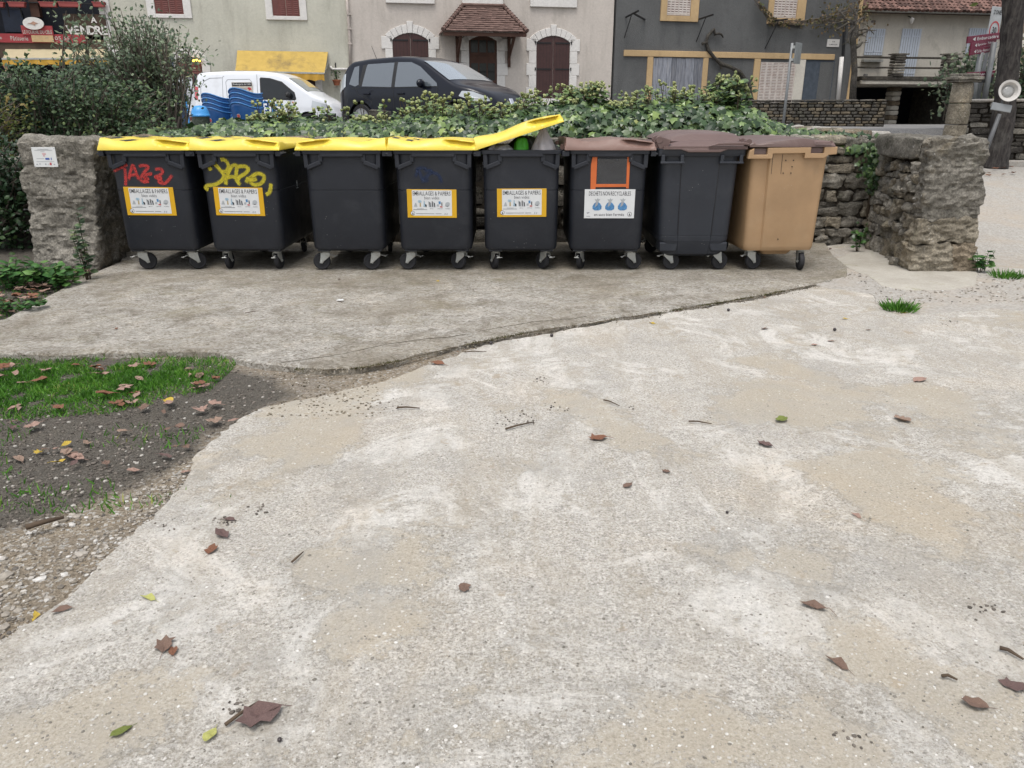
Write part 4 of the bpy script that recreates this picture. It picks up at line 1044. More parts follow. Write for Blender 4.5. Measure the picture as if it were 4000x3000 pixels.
# ------------------------------------------------------------ plants
NR = np.random.default_rng(5)
def leaf_tmpl(kind):
    """flat leaf in x (width), y (length), small z fold; returns verts, triangles"""
    if kind == 'ivy':
        v = [(0, 0, 0), (.42, .02, -.05), (.30, .30, .03), (.60, .52, -.06), (.26, .62, .04), (0, 1.0, -.10), (-.26, .62, .04), (-.60, .52, -.06), (-.30, .30, .03), (-.42, .02, -.05)]
        f = [(0, 1, 2), (2, 3, 4), (4, 5, 6), (6, 7, 8), (8, 9, 0), (0, 2, 8), (2, 4, 8), (4, 6, 8)]
    elif kind == 'oval':
        v = [(0, 0, 0), (.22, .3, -.03), (.24, .6, -.05), (0, 1, -.12), (-.24, .6, -.05), (-.22, .3, -.03), (0, .45, .04)]
        f = [(0, 1, 6), (1, 2, 6), (2, 3, 6), (3, 4, 6), (4, 5, 6), (5, 0, 6)]
    elif kind == 'blade':
        v = [(-.05, 0, 0), (.05, 0, 0), (.04, .5, .06), (-.04, .5, .06), (0, 1, .22)]
        f = [(0, 1, 2), (0, 2, 3), (3, 2, 4)]
    return np.array(v), np.array(f)
def scatter(P, D, Nrm, S, kind, rv=None, width=1.0):
    """leaves at P, pointing along D, facing Nrm, length S -> V, F, per-face rnd"""
    tv, tf = leaf_tmpl(kind); n = len(P)
    D = D/np.linalg.norm(D, axis=1, keepdims=True)
    X = np.cross(D, Nrm); X /= np.linalg.norm(X, axis=1, keepdims=True)+1e-9
    Z = np.cross(X, D)
    V = P[:, None, :]+S[:, None, None]*(tv[None, :, 0, None]*width*X[:, None, :]+tv[None, :, 1, None]*D[:, None, :]+tv[None, :, 2, None]*Z[:, None, :])
    Fc = tf[None, :, :]+(np.arange(n)*len(tv))[:, None, None]
    rv = NR.random(n) if rv is None else rv
    return V.reshape(-1, 3), Fc.reshape(-1, 3), np.repeat(rv, len(tf))
def rv3(n, sc=1.0): return NR.normal(0, sc, (n, 3))
def join(parts):
    V, F, A, o = [], [], [], 0
    for v, f, a in parts: V.append(v); F.append(f+o); A.append(a); o += len(v)
    return np.vstack(V), np.vstack(F), np.concatenate(A)

M_IVY = leafmat('ivy_leaf', [(0, (.014, .034, .012)), (.3, (.042, .078, .030)), (.65, (.098, .152, .058)), (.9, (.18, .26, .075)), (1, (.31, .34, .12))], .33, .15, .42)
M_UMBEL = leafmat('ivy_umbel', [(0, (.15, .18, .08)), (.5, (.25, .28, .125)), (1, (.36, .37, .18))], .8, .1, .1)
M_SHRUB = leafmat('shrub_leaf', [(0, (.05, .08, .048)), (.4, (.115, .16, .098)), (.8, (.19, .235, .145)), (1, (.28, .31, .17))], .5, .25, .35)
M_LOWB = leafmat('low_bush_leaf', [(0, (.022, .045, .024)), (.5, (.058, .095, .047)), (.85, (.105, .155, .068)), (1, (.20, .24, .09))], .5, .2, .3)
M_YBUSH = leafmat('yellowing_leaf', [(0, (.05, .08, .025)), (.45, (.115, .14, .035)), (.75, (.19, .16, .05)), (1, (.21, .125, .05))], .55, .25, .25)
M_CLIMB = leafmat('dark_climber_leaf', [(0, (.010, .024, .010)), (.6, (.025, .055, .022)), (1, (.06, .11, .035))], .45, .15, .35)
M_GRASS = leafmat('grass_blade', [(0, (.03, .095, .012)), (.5, (.07, .20, .02)), (.85, (.13, .29, .035)), (1, (.28, .29, .08))], .5, .3, .3)
M_NETTLE = leafmat('weed_leaf', [(0, (.022, .07, .018)), (.6, (.05, .14, .03)), (1, (.12, .22, .06))], .5, .25, .3)
M_TWIG = simple('grey_brown_twig', (.13, .11, .09), .85, .2, var=.4, co='pos')
M_STEM = simple('ivy_stem', (.06, .045, .03), .85, .2, var=.4, co='pos')

def interp(xs, pts):
    return np.interp(xs, [p[0] for p in pts], [p[1] for p in pts])
IVYTOP = [(640, 518), (720, 513), (800, 500), (880, 488), (930, 476), (1000, 468), (1060, 464), (1130, 458), (1180, 464), (1250, 474), (1330, 478), (1420, 470), (1520, 470), (1600, 450), (1700, 440), (1800, 446), (1880, 455), (1960, 450), (2060, 425), (2160, 420), (2240, 400), (2440, 420), (2560, 398), (2640, 400), (2760, 400), (2900, 420), (2960, 462), (3040, 488), (3120, 508), (3220, 522), (3330, 530)]
YT = 9.55
topz = [(at(px, py, YT).x, at(px, py, YT).z) for px, py in IVYTOP]
def ivy_leaves(n, x0, x1, seed):
    x = NR.uniform(x0, x1, n); zt = interp(x, topz)
    zt = zt+.05*np.array([mnoise.noise(Vector((a*2.3, 1.7, seed))) for a in x])
    base = np.where(x < 2.9, 1.13, 1.12); zt = np.maximum(zt, base+.05)
    u = NR.random(n)**.8                                   # 0 foot at the wall edge .. 1 crest and back
    ang = u*2.3
    depth = .62
    rr = 1-.22*NR.random(n)**2
    y = 9.42-depth*np.cos(ang)*rr+.03*NR.normal(size=n)
    hz = (zt-base)
    z = base-.06+(hz+.05)*np.minimum(1.0, np.sin(np.minimum(ang, 1.7))*1.02)*rr
    # a skirt of leaves trailing over the coping
    drop = (u < .10) & (NR.random(n) < .65); z = np.where(drop, base-.02-.07*NR.random(n), z); y = np.where(drop, 8.74-.03*NR.random(n), y)
    nrm = np.stack([NR.normal(0, .45, n), -np.cos(ang)*1.0-.35+NR.normal(0, .35, n), np.sin(ang)*.8+.35+NR.normal(0, .35, n)], 1)
    D = np.stack([NR.normal(0, .8, n), -.35+NR.normal(0, .4, n), -.65+NR.normal(0, .4, n)], 1)
    D -= nrm*(np.sum(D*nrm, 1)/np.sum(nrm*nrm, 1))[:, None]
    D += NR.normal(0, .05, D.shape)
    S = .042+.078*NR.random(n)**.8
    rv = np.clip(NR.random(n)**1.15*.93+.10*np.array([mnoise.noise(Vector((a*1.6, b*3, c*3))) for a, b, c in zip(x, y, z)])+(NR.random(n) < .03)*.3-.25*np.clip(-np.array([mnoise.noise(Vector((a*5, b*5, c*7))) for a, b, c in zip(x, y, z)]), 0, 1)*2, 0, 1)
    return scatter(np.stack([x, y, z], 1), D, nrm, S, 'ivy', rv)
def ball_umbels(cs, rad):
    bm = bmesh.new(); bmesh.ops.create_icosphere(bm, subdivisions=2, radius=1.0)
    tv = np.array([tuple(v.co) for v in bm.verts]); tf = np.array([[v.index for v in f.verts] for f in bm.faces]); bm.free()
    sp = 1+.18*np.where(NR.random(len(tv)) < .5, 1, -1)
    V, F, A = [], [], []; o = 0
    for c, r_ in zip(cs, rad):
        V.append(c+tv*(sp[:, None])*r_); F.append(tf+o); o += len(tv); A.append(np.clip(np.full(len(tf), NR.random())+NR.normal(0, .15, len(tf)), 0, 1))
    return np.vstack(V), np.vstack(F), np.concatenate(A)
ivy = thing('ivy_hedge', 'long mat of glossy ivy trailing along the top of the wall behind the bins', 'ivy')
xa, xb = topz[0][0], topz[-1][0]
V, F, A = ivy_leaves(9300, xa, 3.1, 1); V2_, F2_, A2_ = ivy_leaves(900, 3.0, xb+.1, 2)
V, F, A = join([(V, F, A), (V2_, F2_, A2_)])
stuff(npobj('foliage', V, F, M_IVY, ivy, {'rnd': A}))
cs, rad = [], []
for i in range(330):
    px = rnd.choice([rnd.uniform(1000, 1150), rnd.uniform(1390, 1520), rnd.uniform(1560, 2100), rnd.uniform(2380, 2600), rnd.uniform(900, 2700)])
    x = at(px, 430, YT).x; zt = float(interp([x], topz)[0]); y = rnd.uniform(9.25, 9.7)
    cs.append(np.array((x+rnd.gauss(0, .03), y, zt+rnd.uniform(-.10, .06)))); rad.append(rnd.uniform(.014, .024))
for px, py, k in ((1655, 405, 14), (1705, 412, 14), (1800, 410, 16), (1960, 428, 10), (1010, 440, 6), (2130, 412, 12), (2590, 385, 16), (2680, 365, 20), (860, 470, 12)):
    for i in range(k):
        p = at(px+rnd.gauss(0, 16), py+rnd.uniform(-6, 36), YT+rnd.uniform(-.15, .15)); cs.append(np.array(p)); rad.append(rnd.uniform(.014, .023))
SP, SD, SN = [], [], []; mb = MB()
for k in range(95):
    px = rnd.choice([rnd.uniform(1000, 1300), rnd.uniform(1560, 2150), rnd.uniform(1560, 2150), rnd.uniform(2380, 2720), rnd.uniform(1050, 2900)]); x = at(px, 430, YT).x; zt = float(interp([x], topz)[0]); y = rnd.uniform(9.15, 9.8); hh = rnd.uniform(.06, .24)
    tp = Vector((x+rnd.gauss(0, .04), y+rnd.gauss(0, .03), zt+hh*.8)); bs = Vector((x, y, zt-.12)); mb.tube([tuple(bs), tuple(tp)], [.006, .003], 4)
    for i in range(16):
        q = bs.lerp(tp, rnd.random()); aa = rnd.uniform(0, 6.28); SP.append((q.x+.04*math.cos(aa), q.y+.04*math.sin(aa), q.z)); SD.append((math.cos(aa), math.sin(aa)-.2, rnd.uniform(-.4, .5))); SN.append((rnd.gauss(0, .3), -.4, .9))
    for i in range(rnd.randint(2, 6)): cs.append(np.array(tp+Vector((rnd.gauss(0, .03), rnd.gauss(0, .03), rnd.uniform(-.02, .05))))); rad.append(rnd.uniform(.012, .021))
V, F, A = scatter(np.array(SP), np.array(SD), np.array(SN), NR.uniform(.045, .085, len(SP)), 'oval', .35+.65*NR.random(len(SP)), 1.6); stuff(npobj('sprigs', V, F, M_IVY, ivy, {'rnd': A})); stuff(mb.build('sprig_stems', M_STEM, ivy))
V, F, A = ball_umbels(cs, rad); stuff(npobj('flower_heads', V, F, M_UMBEL, ivy, {'rnd': A}))
mb = MB()
for i in range(70):
    x = rnd.uniform(xa, xb); mb.tube([(x, 8.9, 1.12), (x+rnd.uniform(-.2, .2), 8.8, 1.17+rnd.uniform(-.02, .03)), (x+rnd.uniform(-.4, .4), 8.74, 1.06+rnd.uniform(-.1, .06))], [.009, .007, .004], 5)
for c in cs[::3]:
    mb.tube([(c[0]+rnd.uniform(-.06, .06), c[1], c[2]-.16), tuple(c)], [.004, .003], 4)
stuff(mb.build('stems', M_STEM, ivy))
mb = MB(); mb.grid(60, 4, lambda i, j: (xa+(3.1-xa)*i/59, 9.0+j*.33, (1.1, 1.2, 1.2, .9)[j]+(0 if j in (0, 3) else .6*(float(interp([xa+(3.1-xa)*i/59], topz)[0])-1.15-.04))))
mb.build('inner_mass', simple('ivy_gap_shade', (.018, .024, .012), .95, .1, var=.4, bump=.8, bscale=30, bdist=.03), ivy, smooth=4)  # near-black fill: the shade between the ivy leaves put into its colour

def ivy_bush(label, pxc, Y, outline, n, numb, seed):
    """upright flowering ivy: outline = (py, px_left, px_right)"""
    c = at(pxc, 430, Y); t = thing('ivy_bush', label, 'ivy', (c.x, Y, 1.0), 0, 'flowering ivy bushes on the wall')
    L = [(at(l, py, Y).z, at(l, py, Y).x-c.x, at(r_, py, Y).x-c.x) for py, l, r_ in outline][::-1]
    z0, z1 = L[0][0], L[-1][0]
    zl, zr = [(q[0], q[1]) for q in L], [(q[0], q[2]) for q in L]; r = random.Random(seed*17+3)
    P, D, N_, cs, rad = [], [], [], [], []; mb = MB(); ns = numb//4
    for k in range(ns):
        zt = z0+(z1-z0)*(.35+.65*r.random()**.8); a, b = float(interp([zt], zl)[0]), float(interp([zt], zr)[0]); u = r.random()
        tip = Vector((a+(b-a)*u+r.gauss(0, .015), r.uniform(-.30, .22), zt-1.0)); a0, b0 = L[0][1], L[0][2]; bs = Vector(((a0+(b0-a0)*u)*.85, r.uniform(-.2, .2), z0-1.0))
        mid = bs.lerp(tip, .55)+Vector((r.gauss(0, .03), r.gauss(0, .03), 0)); mb.tube([tuple(bs), tuple(mid), tuple(tip)], [.008, .006, .003], 4)
        m_ = n//ns
        for i in range(m_):
            s_ = r.random()**.8; q = (bs.lerp(mid, s_/.55) if s_ < .55 else mid.lerp(tip, (s_-.55)/.45)); aa = r.uniform(0, 6.28); rr = r.uniform(.02, .085)*(1.1-.5*s_)
            P.append((q.x+rr*math.cos(aa), q.y+rr*math.sin(aa), q.z+r.gauss(0, .015))); D.append((math.cos(aa)*.9, math.sin(aa)*.9-.25, r.uniform(-.5, .35))); N_.append((math.cos(aa)*.3+r.gauss(0, .3), math.sin(aa)*.3-.35+r.gauss(0, .3), .9))
        for i in range(r.randint(3, 8)):
            c_ = tip+Vector((r.gauss(0, .035), r.gauss(0, .035), r.uniform(-.05, .05))); cs.append(np.array(c_)); rad.append(r.uniform(.012, .021)); mb.tube([tuple(tip-Vector((0, 0, .06))), tuple(c_)], [.002, .0015], 3)
    P = np.array(P); V, F, A = scatter(P, np.array(D), np.array(N_), NR.uniform(.05, .09, len(P)), 'oval' if seed % 2 else 'ivy', np.clip(NR.random(len(P))*.8+.15*(P[:, 2]-(z0-1))/(z1-z0), 0, 1), 1.6 if seed % 2 else 1.0)
    stuff(npobj('foliage', V, F, M_IVY, t, {'rnd': A}))
    V, F, A = ball_umbels(cs, rad); stuff(npobj('flower_heads', V, F, M_UMBEL, t, {'rnd': A})); stuff(mb.build('stems', M_STEM, t))
ivy_bush('upright flowering ivy clump just right of the raised yellow lid', 2300, 9.55, [(330, 2285, 2345), (350, 2205, 2370), (380, 2180, 2390), (430, 2170, 2385), (480, 2170, 2370), (520, 2170, 2350)], 1500, 110, 1)
ivy_bush('tallest flowering ivy clump, in front of the dark house vine', 2820, 9.6, [(296, 2840, 2880), (330, 2790, 2925), (370, 2720, 2920), (410, 2640, 2900), (460, 2620, 2880), (510, 2620, 2860)], 1700, 130, 3)

# ---- ivy strands down the corner of the wall
cl = thing('ivy_strand', 'thin ivy strand climbing the corner where the rubble walls meet', 'ivy')
mb = MB(); paths = []
for k in range(5):
    px = 3395+k*6; pth = [Vector((at(px, 960, 8.62).x, 8.60, .02)), Vector((at(px-8, 800, 8.62).x, 8.60, .40)), Vector((at(px+14-k*8, 680, 8.6).x, 8.58, .76)), Vector((at(px-14+k*9, 560, 8.6).x, 8.60, 1.12))]
    mb.tube(pth, [.012, .011, .009, .006], 6); paths.append(pth)
stuff(mb.build('stems', M_STEM, cl))
P = []
for k in range(260):
    pth = rnd.choice(paths); t = rnd.choice([rnd.uniform(.55, 1), rnd.uniform(.6, 1), rnd.uniform(.0, .2)])*(len(pth)-1); i = min(int(t), len(pth)-2)
    q = pth[i].lerp(pth[i+1], t-i); P.append((q.x+rnd.gauss(0, .07), q.y-.03-.06*rnd.random(), q.z+rnd.gauss(0, .05)))
P = np.array(P); n = len(P)
V, F, A = scatter(P, np.stack([NR.normal(0, .6, n), NR.normal(-.3, .2, n), NR.normal(-.8, .4, n)], 1), np.stack([NR.normal(0, .4, n), NR.normal(-1, .2, n), NR.normal(.4, .3, n)], 1), NR.uniform(.035, .07, n), 'ivy', NR.random(n)*.7)
stuff(npobj('foliage', V, F, M_IVY, cl, {'rnd': A}))

# ---- leafy shrubs on the left
def shrub(name, label, cat, base, mat, outline, Y, n, leaf, nst, dep, twigs=True, group=None, kind='oval', up=.3, wid=1.25, bare=.25):
    t = thing(name, label, cat, tuple(base), 0, group); B = Vector(base); r = random.Random(len(label)*7+n)
    L = sorted([(at(l, py, Y).z, at(l, py, Y).x, at(r_, py, Y).x) for py, l, r_ in outline])
    z0, z1 = L[0][0], L[-1][0]
    zl = [(q[0], q[1]) for q in L]; zr = [(q[0], q[2]) for q in L]
    mb = MB(); tips = []
    for i in range(nst):
        z = z0+(z1-z0)*r.random()**.75; a, b = float(interp([z], zl)[0]), float(interp([z], zr)[0])
        e = Vector((r.uniform(a, b), Y+r.uniform(-dep, dep)*.8, z)); bx = Vector((B.x+(e.x-B.x)*(.8 if b-a > 1.2 and dep < .8 else .45)+r.uniform(-.15, .15), B.y+r.uniform(-.25, .25), B.z+max(0, (z-B.z)*.05)))
        mid = bx.lerp(e, .5)+Vector((r.uniform(-.12, .12), r.uniform(-.1, .1), .12*(e-bx).length))
        pts = [bx.lerp(mid, s) if s < 1 else mid for s in (0, .5, 1)]+[mid.lerp(e, .5)+Vector((0, 0, .03)), e]
        mb.tube([tuple(p-B) for p in pts], [.014, .012, .009, .006, .003], 5, caps=False); tips.append(pts)
    if twigs: stuff(mb.build('branches', M_TWIG, t))
    P, D = [], []
    for i in range(n):
        pts = tips[r.randrange(len(tips))]; s = (bare+(1-bare)*r.random())*(len(pts)-1); k = min(int(s), len(pts)-2)
        q = pts[k].lerp(pts[k+1], s-k); sp = .10+.06*(1-s/4)
        P.append((q.x+r.gauss(0, sp), q.y+r.gauss(0, sp), q.z+r.gauss(0, sp*.9)))
    P = np.array(P)-np.array(B)
    D = np.stack([NR.normal(0, .7, n), NR.normal(-.2, .6, n), NR.normal(up, .5, n)], 1)
    N_ = np.stack([NR.normal(0, .5, n), NR.normal(-.4, .4, n), NR.normal(.8, .4, n)], 1)
    cl_ = np.array([mnoise.noise(Vector((p[0]*1.6, p[1]*1.6, p[2]*1.6+n))) for p in P])
    V, F, A = scatter(P, D, N_, NR.uniform(leaf*.7, leaf*1.3, n), kind, np.clip(NR.random(n)*.8+.1+.45*cl_, 0, 1), wid)
    stuff(npobj('foliage', V, F, mat, t, {'rnd': A}))
    return t
shrub('shrub', 'tall loose grey green shrub in front of the bakery and green house', 'shrub', (-4.9, 11.2, 1.0), M_SHRUB,
      [(45, 490, 540), (75, 470, 650), (110, 420, 710), (150, 395, 785), (190, 300, 745), (240, 210, 672), (300, 180, 655), (400, 210, 655), (480, 270, 655), (535, 280, 650)], 11.2, 8600, .054, 300, .8)
shrub('shrub', 'slender leafy sprig rising before the for sale letters', 'shrub', (-6.2, 11.0, 1.3), M_SHRUB, [(10, 340, 360), (60, 225, 365), (110, 215, 380), (180, 210, 420), (300, 180, 400)], 11.0, 230, .06, 12, .3, bare=.45)
shrub('bush', 'dense dark green bush filling the ground left behind the stone pillar', 'bush', (-6.6, 10.2, .9), M_LOWB,
      [(262, 0, 300), (300, -60, 420), (360, -80, 640), (430, -60, 660), (490, -40, 670), (545, 60, 690)], 10.2, 9000, .054, 170, .7, bare=.1)
shrub('bush', 'yellowing autumn bush at the far left edge above the pillar', 'bush', (-6.6, 9.4, .8), M_YBUSH, [(365, -80, 15), (400, -80, 35), (450, -80, 70), (500, -80, 100), (540, -80, 125)], 9.4, 1300, .05, 60, .4, bare=.1)
shrub('climber', 'dark climbing foliage hanging beside the left edge of the stone pillar', 'climber', (-5.6, 8.0, .2), M_CLIMB, [(540, -120, 80), (620, -120, 85), (720, -120, 110), (820, -120, 118), (900, -120, 105)], 8.0, 2600, .06, 70, .25, bare=.05)
dw = thing('stone_wall', 'dim rough stone wall half hidden by foliage left of the pillar', 'stone wall')
frd = (Vector((-9, 8.3, 0)), Vector((1, 0, 0)), Vector((0, 0, 1)), Vector((0, -1, 0)))
add_rocks(dw, rubble([(-.05, .22), (.22, .45), (.45, .72), (.72, 1.0)], 1.4, 4.2, .2, .5, seed=44), frd, -.3, .02, [M_STONE_D, M_STONE], n=3, amp=.03, seed=31)
# weeds at the foot of the pillar
def weed(label, px, py, n, h, spread, leaf, mat, kind='oval', name='weed', wid=1.6, grp=None):
    p = gnd(px, py, .05); t = thing(name, label, 'weed', (p.x, p.y, .03), 0, grp); r = random.Random(n+px)
    mb = MB(); P, D = [], []
    for i in range(max(4, n//9)):
        a = r.uniform(0, 6.28); e = Vector((math.cos(a)*spread*r.random(), math.sin(a)*spread*r.random()*.6, h*r.uniform(.5, 1))); b = Vector((e.x*.35, e.y*.35, 0))
        mb.tube([tuple(b), tuple(b.lerp(e, .5)+Vector((0, 0, .02))), tuple(e)], [.004, .003, .002], 4)
        for k in range(9):
            s = .25+.75*k/8; q = b.lerp(e, s); P.append(tuple(q)); aa = r.uniform(0, 6.28); D.append((math.cos(aa), math.sin(aa), r.uniform(-.2, .5)))
    stuff(mb.build('stems', M_NETTLE if False else M_STEM, t)); P = np.array(P); D = np.array(D); m = len(P)
    N_ = np.stack([NR.normal(0, .3, m), NR.normal(-.3, .3, m), NR.normal(1, .2, m)], 1)
    V, F, A = scatter(P, D, N_, NR.uniform(leaf*.7, leaf*1.25, m), kind, None, wid); stuff(npobj('foliage', V, F, mat, t, {'rnd': A}))
weed('clump of green weeds at the foot of the left pillar', 170, 1105, 150, .26, .34, .07, M_NETTLE)
weed('broad leaved weeds between the pillar and the fallen leaves', 250, 1110, 110, .20, .26, .07, M_NETTLE)
weed('leafy weeds at the left edge by the foliage', 40, 1120, 130, .26, .32, .075, M_NETTLE)
weed('tall narrow weed growing against the right corner of the left pillar', 350, 1085, 80, .62, .12, .065, M_LOWB)
weed('low creeping weeds at the left edge beside the leaf litter', 30, 1200, 110, .09, .34, .05, M_NETTLE)
weed('bright green seedling plant at the right foot of the end pillar', 3830, 1052, 60, .20, .12, .065, M_NETTLE)
weed('two small ivy seedlings at the foot of the rubble wall corner', 3355, 975, 36, .22, .10, .05, M_NETTLE)

# ---- grass
def grass(P, h0, h1, lean=.55):
    n = len(P); D = np.stack([NR.normal(0, lean, n), NR.normal(0, lean, n), np.ones(n)], 1); N_ = rv3(n); N_[:, 2] *= .3
    return scatter(P, D, N_, NR.uniform(h0, h1, n), 'blade', np.clip(NR.random(n)*.85+.25*np.array([mnoise.noise(Vector((p[0]*3, p[1]*3, 0))) for p in P])+.05, 0, 1), 1.5)
P = []
xs = [q[0] for q in GRASS]; ys = [q[1] for q in GRASS]
while len(P) < 26000:
    x, y = rnd.uniform(min(xs), max(xs)), rnd.uniform(min(ys), max(ys)); d = pdist(x, y, GRASS)
    dens = mnoise.noise(Vector((x*2.6, y*2.6, 4)))
    if d < .10 and (d < -.12 or rnd.random() < .35) and dens+.5*mnoise.noise(Vector((x*9, y*9, 1))) > -.30+max(0, d)*3+rnd.uniform(-.1, .15): P.append((x, y, vz(x, y)))
V, F, A = grass(np.array(P), .014, .042, .8); tag(stuff(npobj('grass', V, F, M_GRASS, None, {'rnd': A})), 'bright green grass with clover on the verge in front of the concrete pad', 'grass')
P = []
for i in range(1500):
    px, py = rnd.uniform(-60, 900), rnd.uniform(1500, 2000); p = gnd(px, py)
    if mnoise.noise(Vector((p.x*3.1, p.y*3.1, 9))) > .16: P.append((p.x, p.y, vz(p.x, p.y)))
for i in range(1600):
    px, py = rnd.uniform(-20, 420), rnd.uniform(1080, 1300); p = gnd(px, py)
    if inpoly(p.x, p.y, LEFTBED): P.append((p.x, p.y, vz(p.x, p.y)))
V, F, A = grass(np.array(P), .018, .05); tag(stuff(npobj('grass', V, F, M_GRASS, None, {'rnd': A})), 'thin scattered grass sprouting from the dark earth', 'grass')
def tuft(label, px, py, n, rad, h, z=.02):
    c = gnd(px, py, z); a = NR.uniform(0, 6.28, n); rr = rad*NR.random(n)**.7
    P = np.stack([rr*np.cos(a), rr*np.sin(a), np.zeros(n)], 1)
    D = np.stack([np.cos(a)*rr/rad*.9+NR.normal(0, .25, n), np.sin(a)*rr/rad*.9+NR.normal(0, .25, n), np.ones(n)], 1)
    V, F, A = scatter(P, D, rv3(n), NR.uniform(h*.5, h, n), 'blade', None, 1.1)
    o = npobj('grass_tuft', V, F, M_GRASS, None, {'rnd': A*.7}); o.location = c; tag(o, label, 'grass tuft')
tuft('green grass tuft in the gravel in front of the right pillar', 3512, 1212, 300, .11, .095)
tuft('small grass tuft right of the end pillar', 3925, 1085, 200, .11, .09)
tuft('grass tuft cut off by the right edge of the picture', 3998, 1085, 120, .10, .08)
# ------------------------------------------------------------ parked vehicles
def paint(name, col, rough=.25, da=.2, cw=.6):
    t = NT(name); d = t.ramp(t.noise(3, 6, .65, co=t.obj()), [(.5, 0), (.75, da)])
    return t.done(t.mix(d, col, (.25, .24, .22)), rough, None, .5 if cw > .55 else .2, 0, **{'Coat Weight': cw, 'Coat Roughness': .04})
M_CBLACK = paint('black_car_paint', (.0035, .005, .011), .3, .003, .3); M_CWHITE = paint('white_van_paint', (.66, .68, .71), .3); M_CDARK = paint('dark_grey_car_paint', (.03, .033, .04), .3)
def glass_mat(name, col, rough=.03):
    t = NT(name); return t.done(col, rough, None, .8, 0, **{'Coat Weight': 1.0, 'Coat Roughness': .02})
M_GLS = glass_mat('daylit_car_glass', (.085, .10, .115)); M_GLSD = simple('dark_car_glass', (.012, .014, .016), .08, .4); M_WSC = glass_mat('windscreen_glass', (.20, .235, .26))  # window and windscreen base colours carry daylight seen through the glass
M_TRIM = simple('black_trim', (.015, .015, .016), .55, .4); M_RIM = simple('alloy_rim', (.45, .46, .47), .3, .5, .8, var=.1); M_LAMP = glass_mat('headlamp_glass', (.42, .45, .47), .06); M_RED = glass_mat('tail_lamp_red', (.42, .012, .018), .1)
M_CHROME = simple('chrome', (.7, .7, .72), .12, .5, 1.0, var=.05)
def lerp_tab(tab, x):
    if x <= tab[0][0]: return tab[0][1]
    for (a, ha), (b, hb) in zip(tab, tab[1:]):
        if x <= b: return ha+(hb-ha)*(x-a)/(b-a)
    return tab[-1][1]
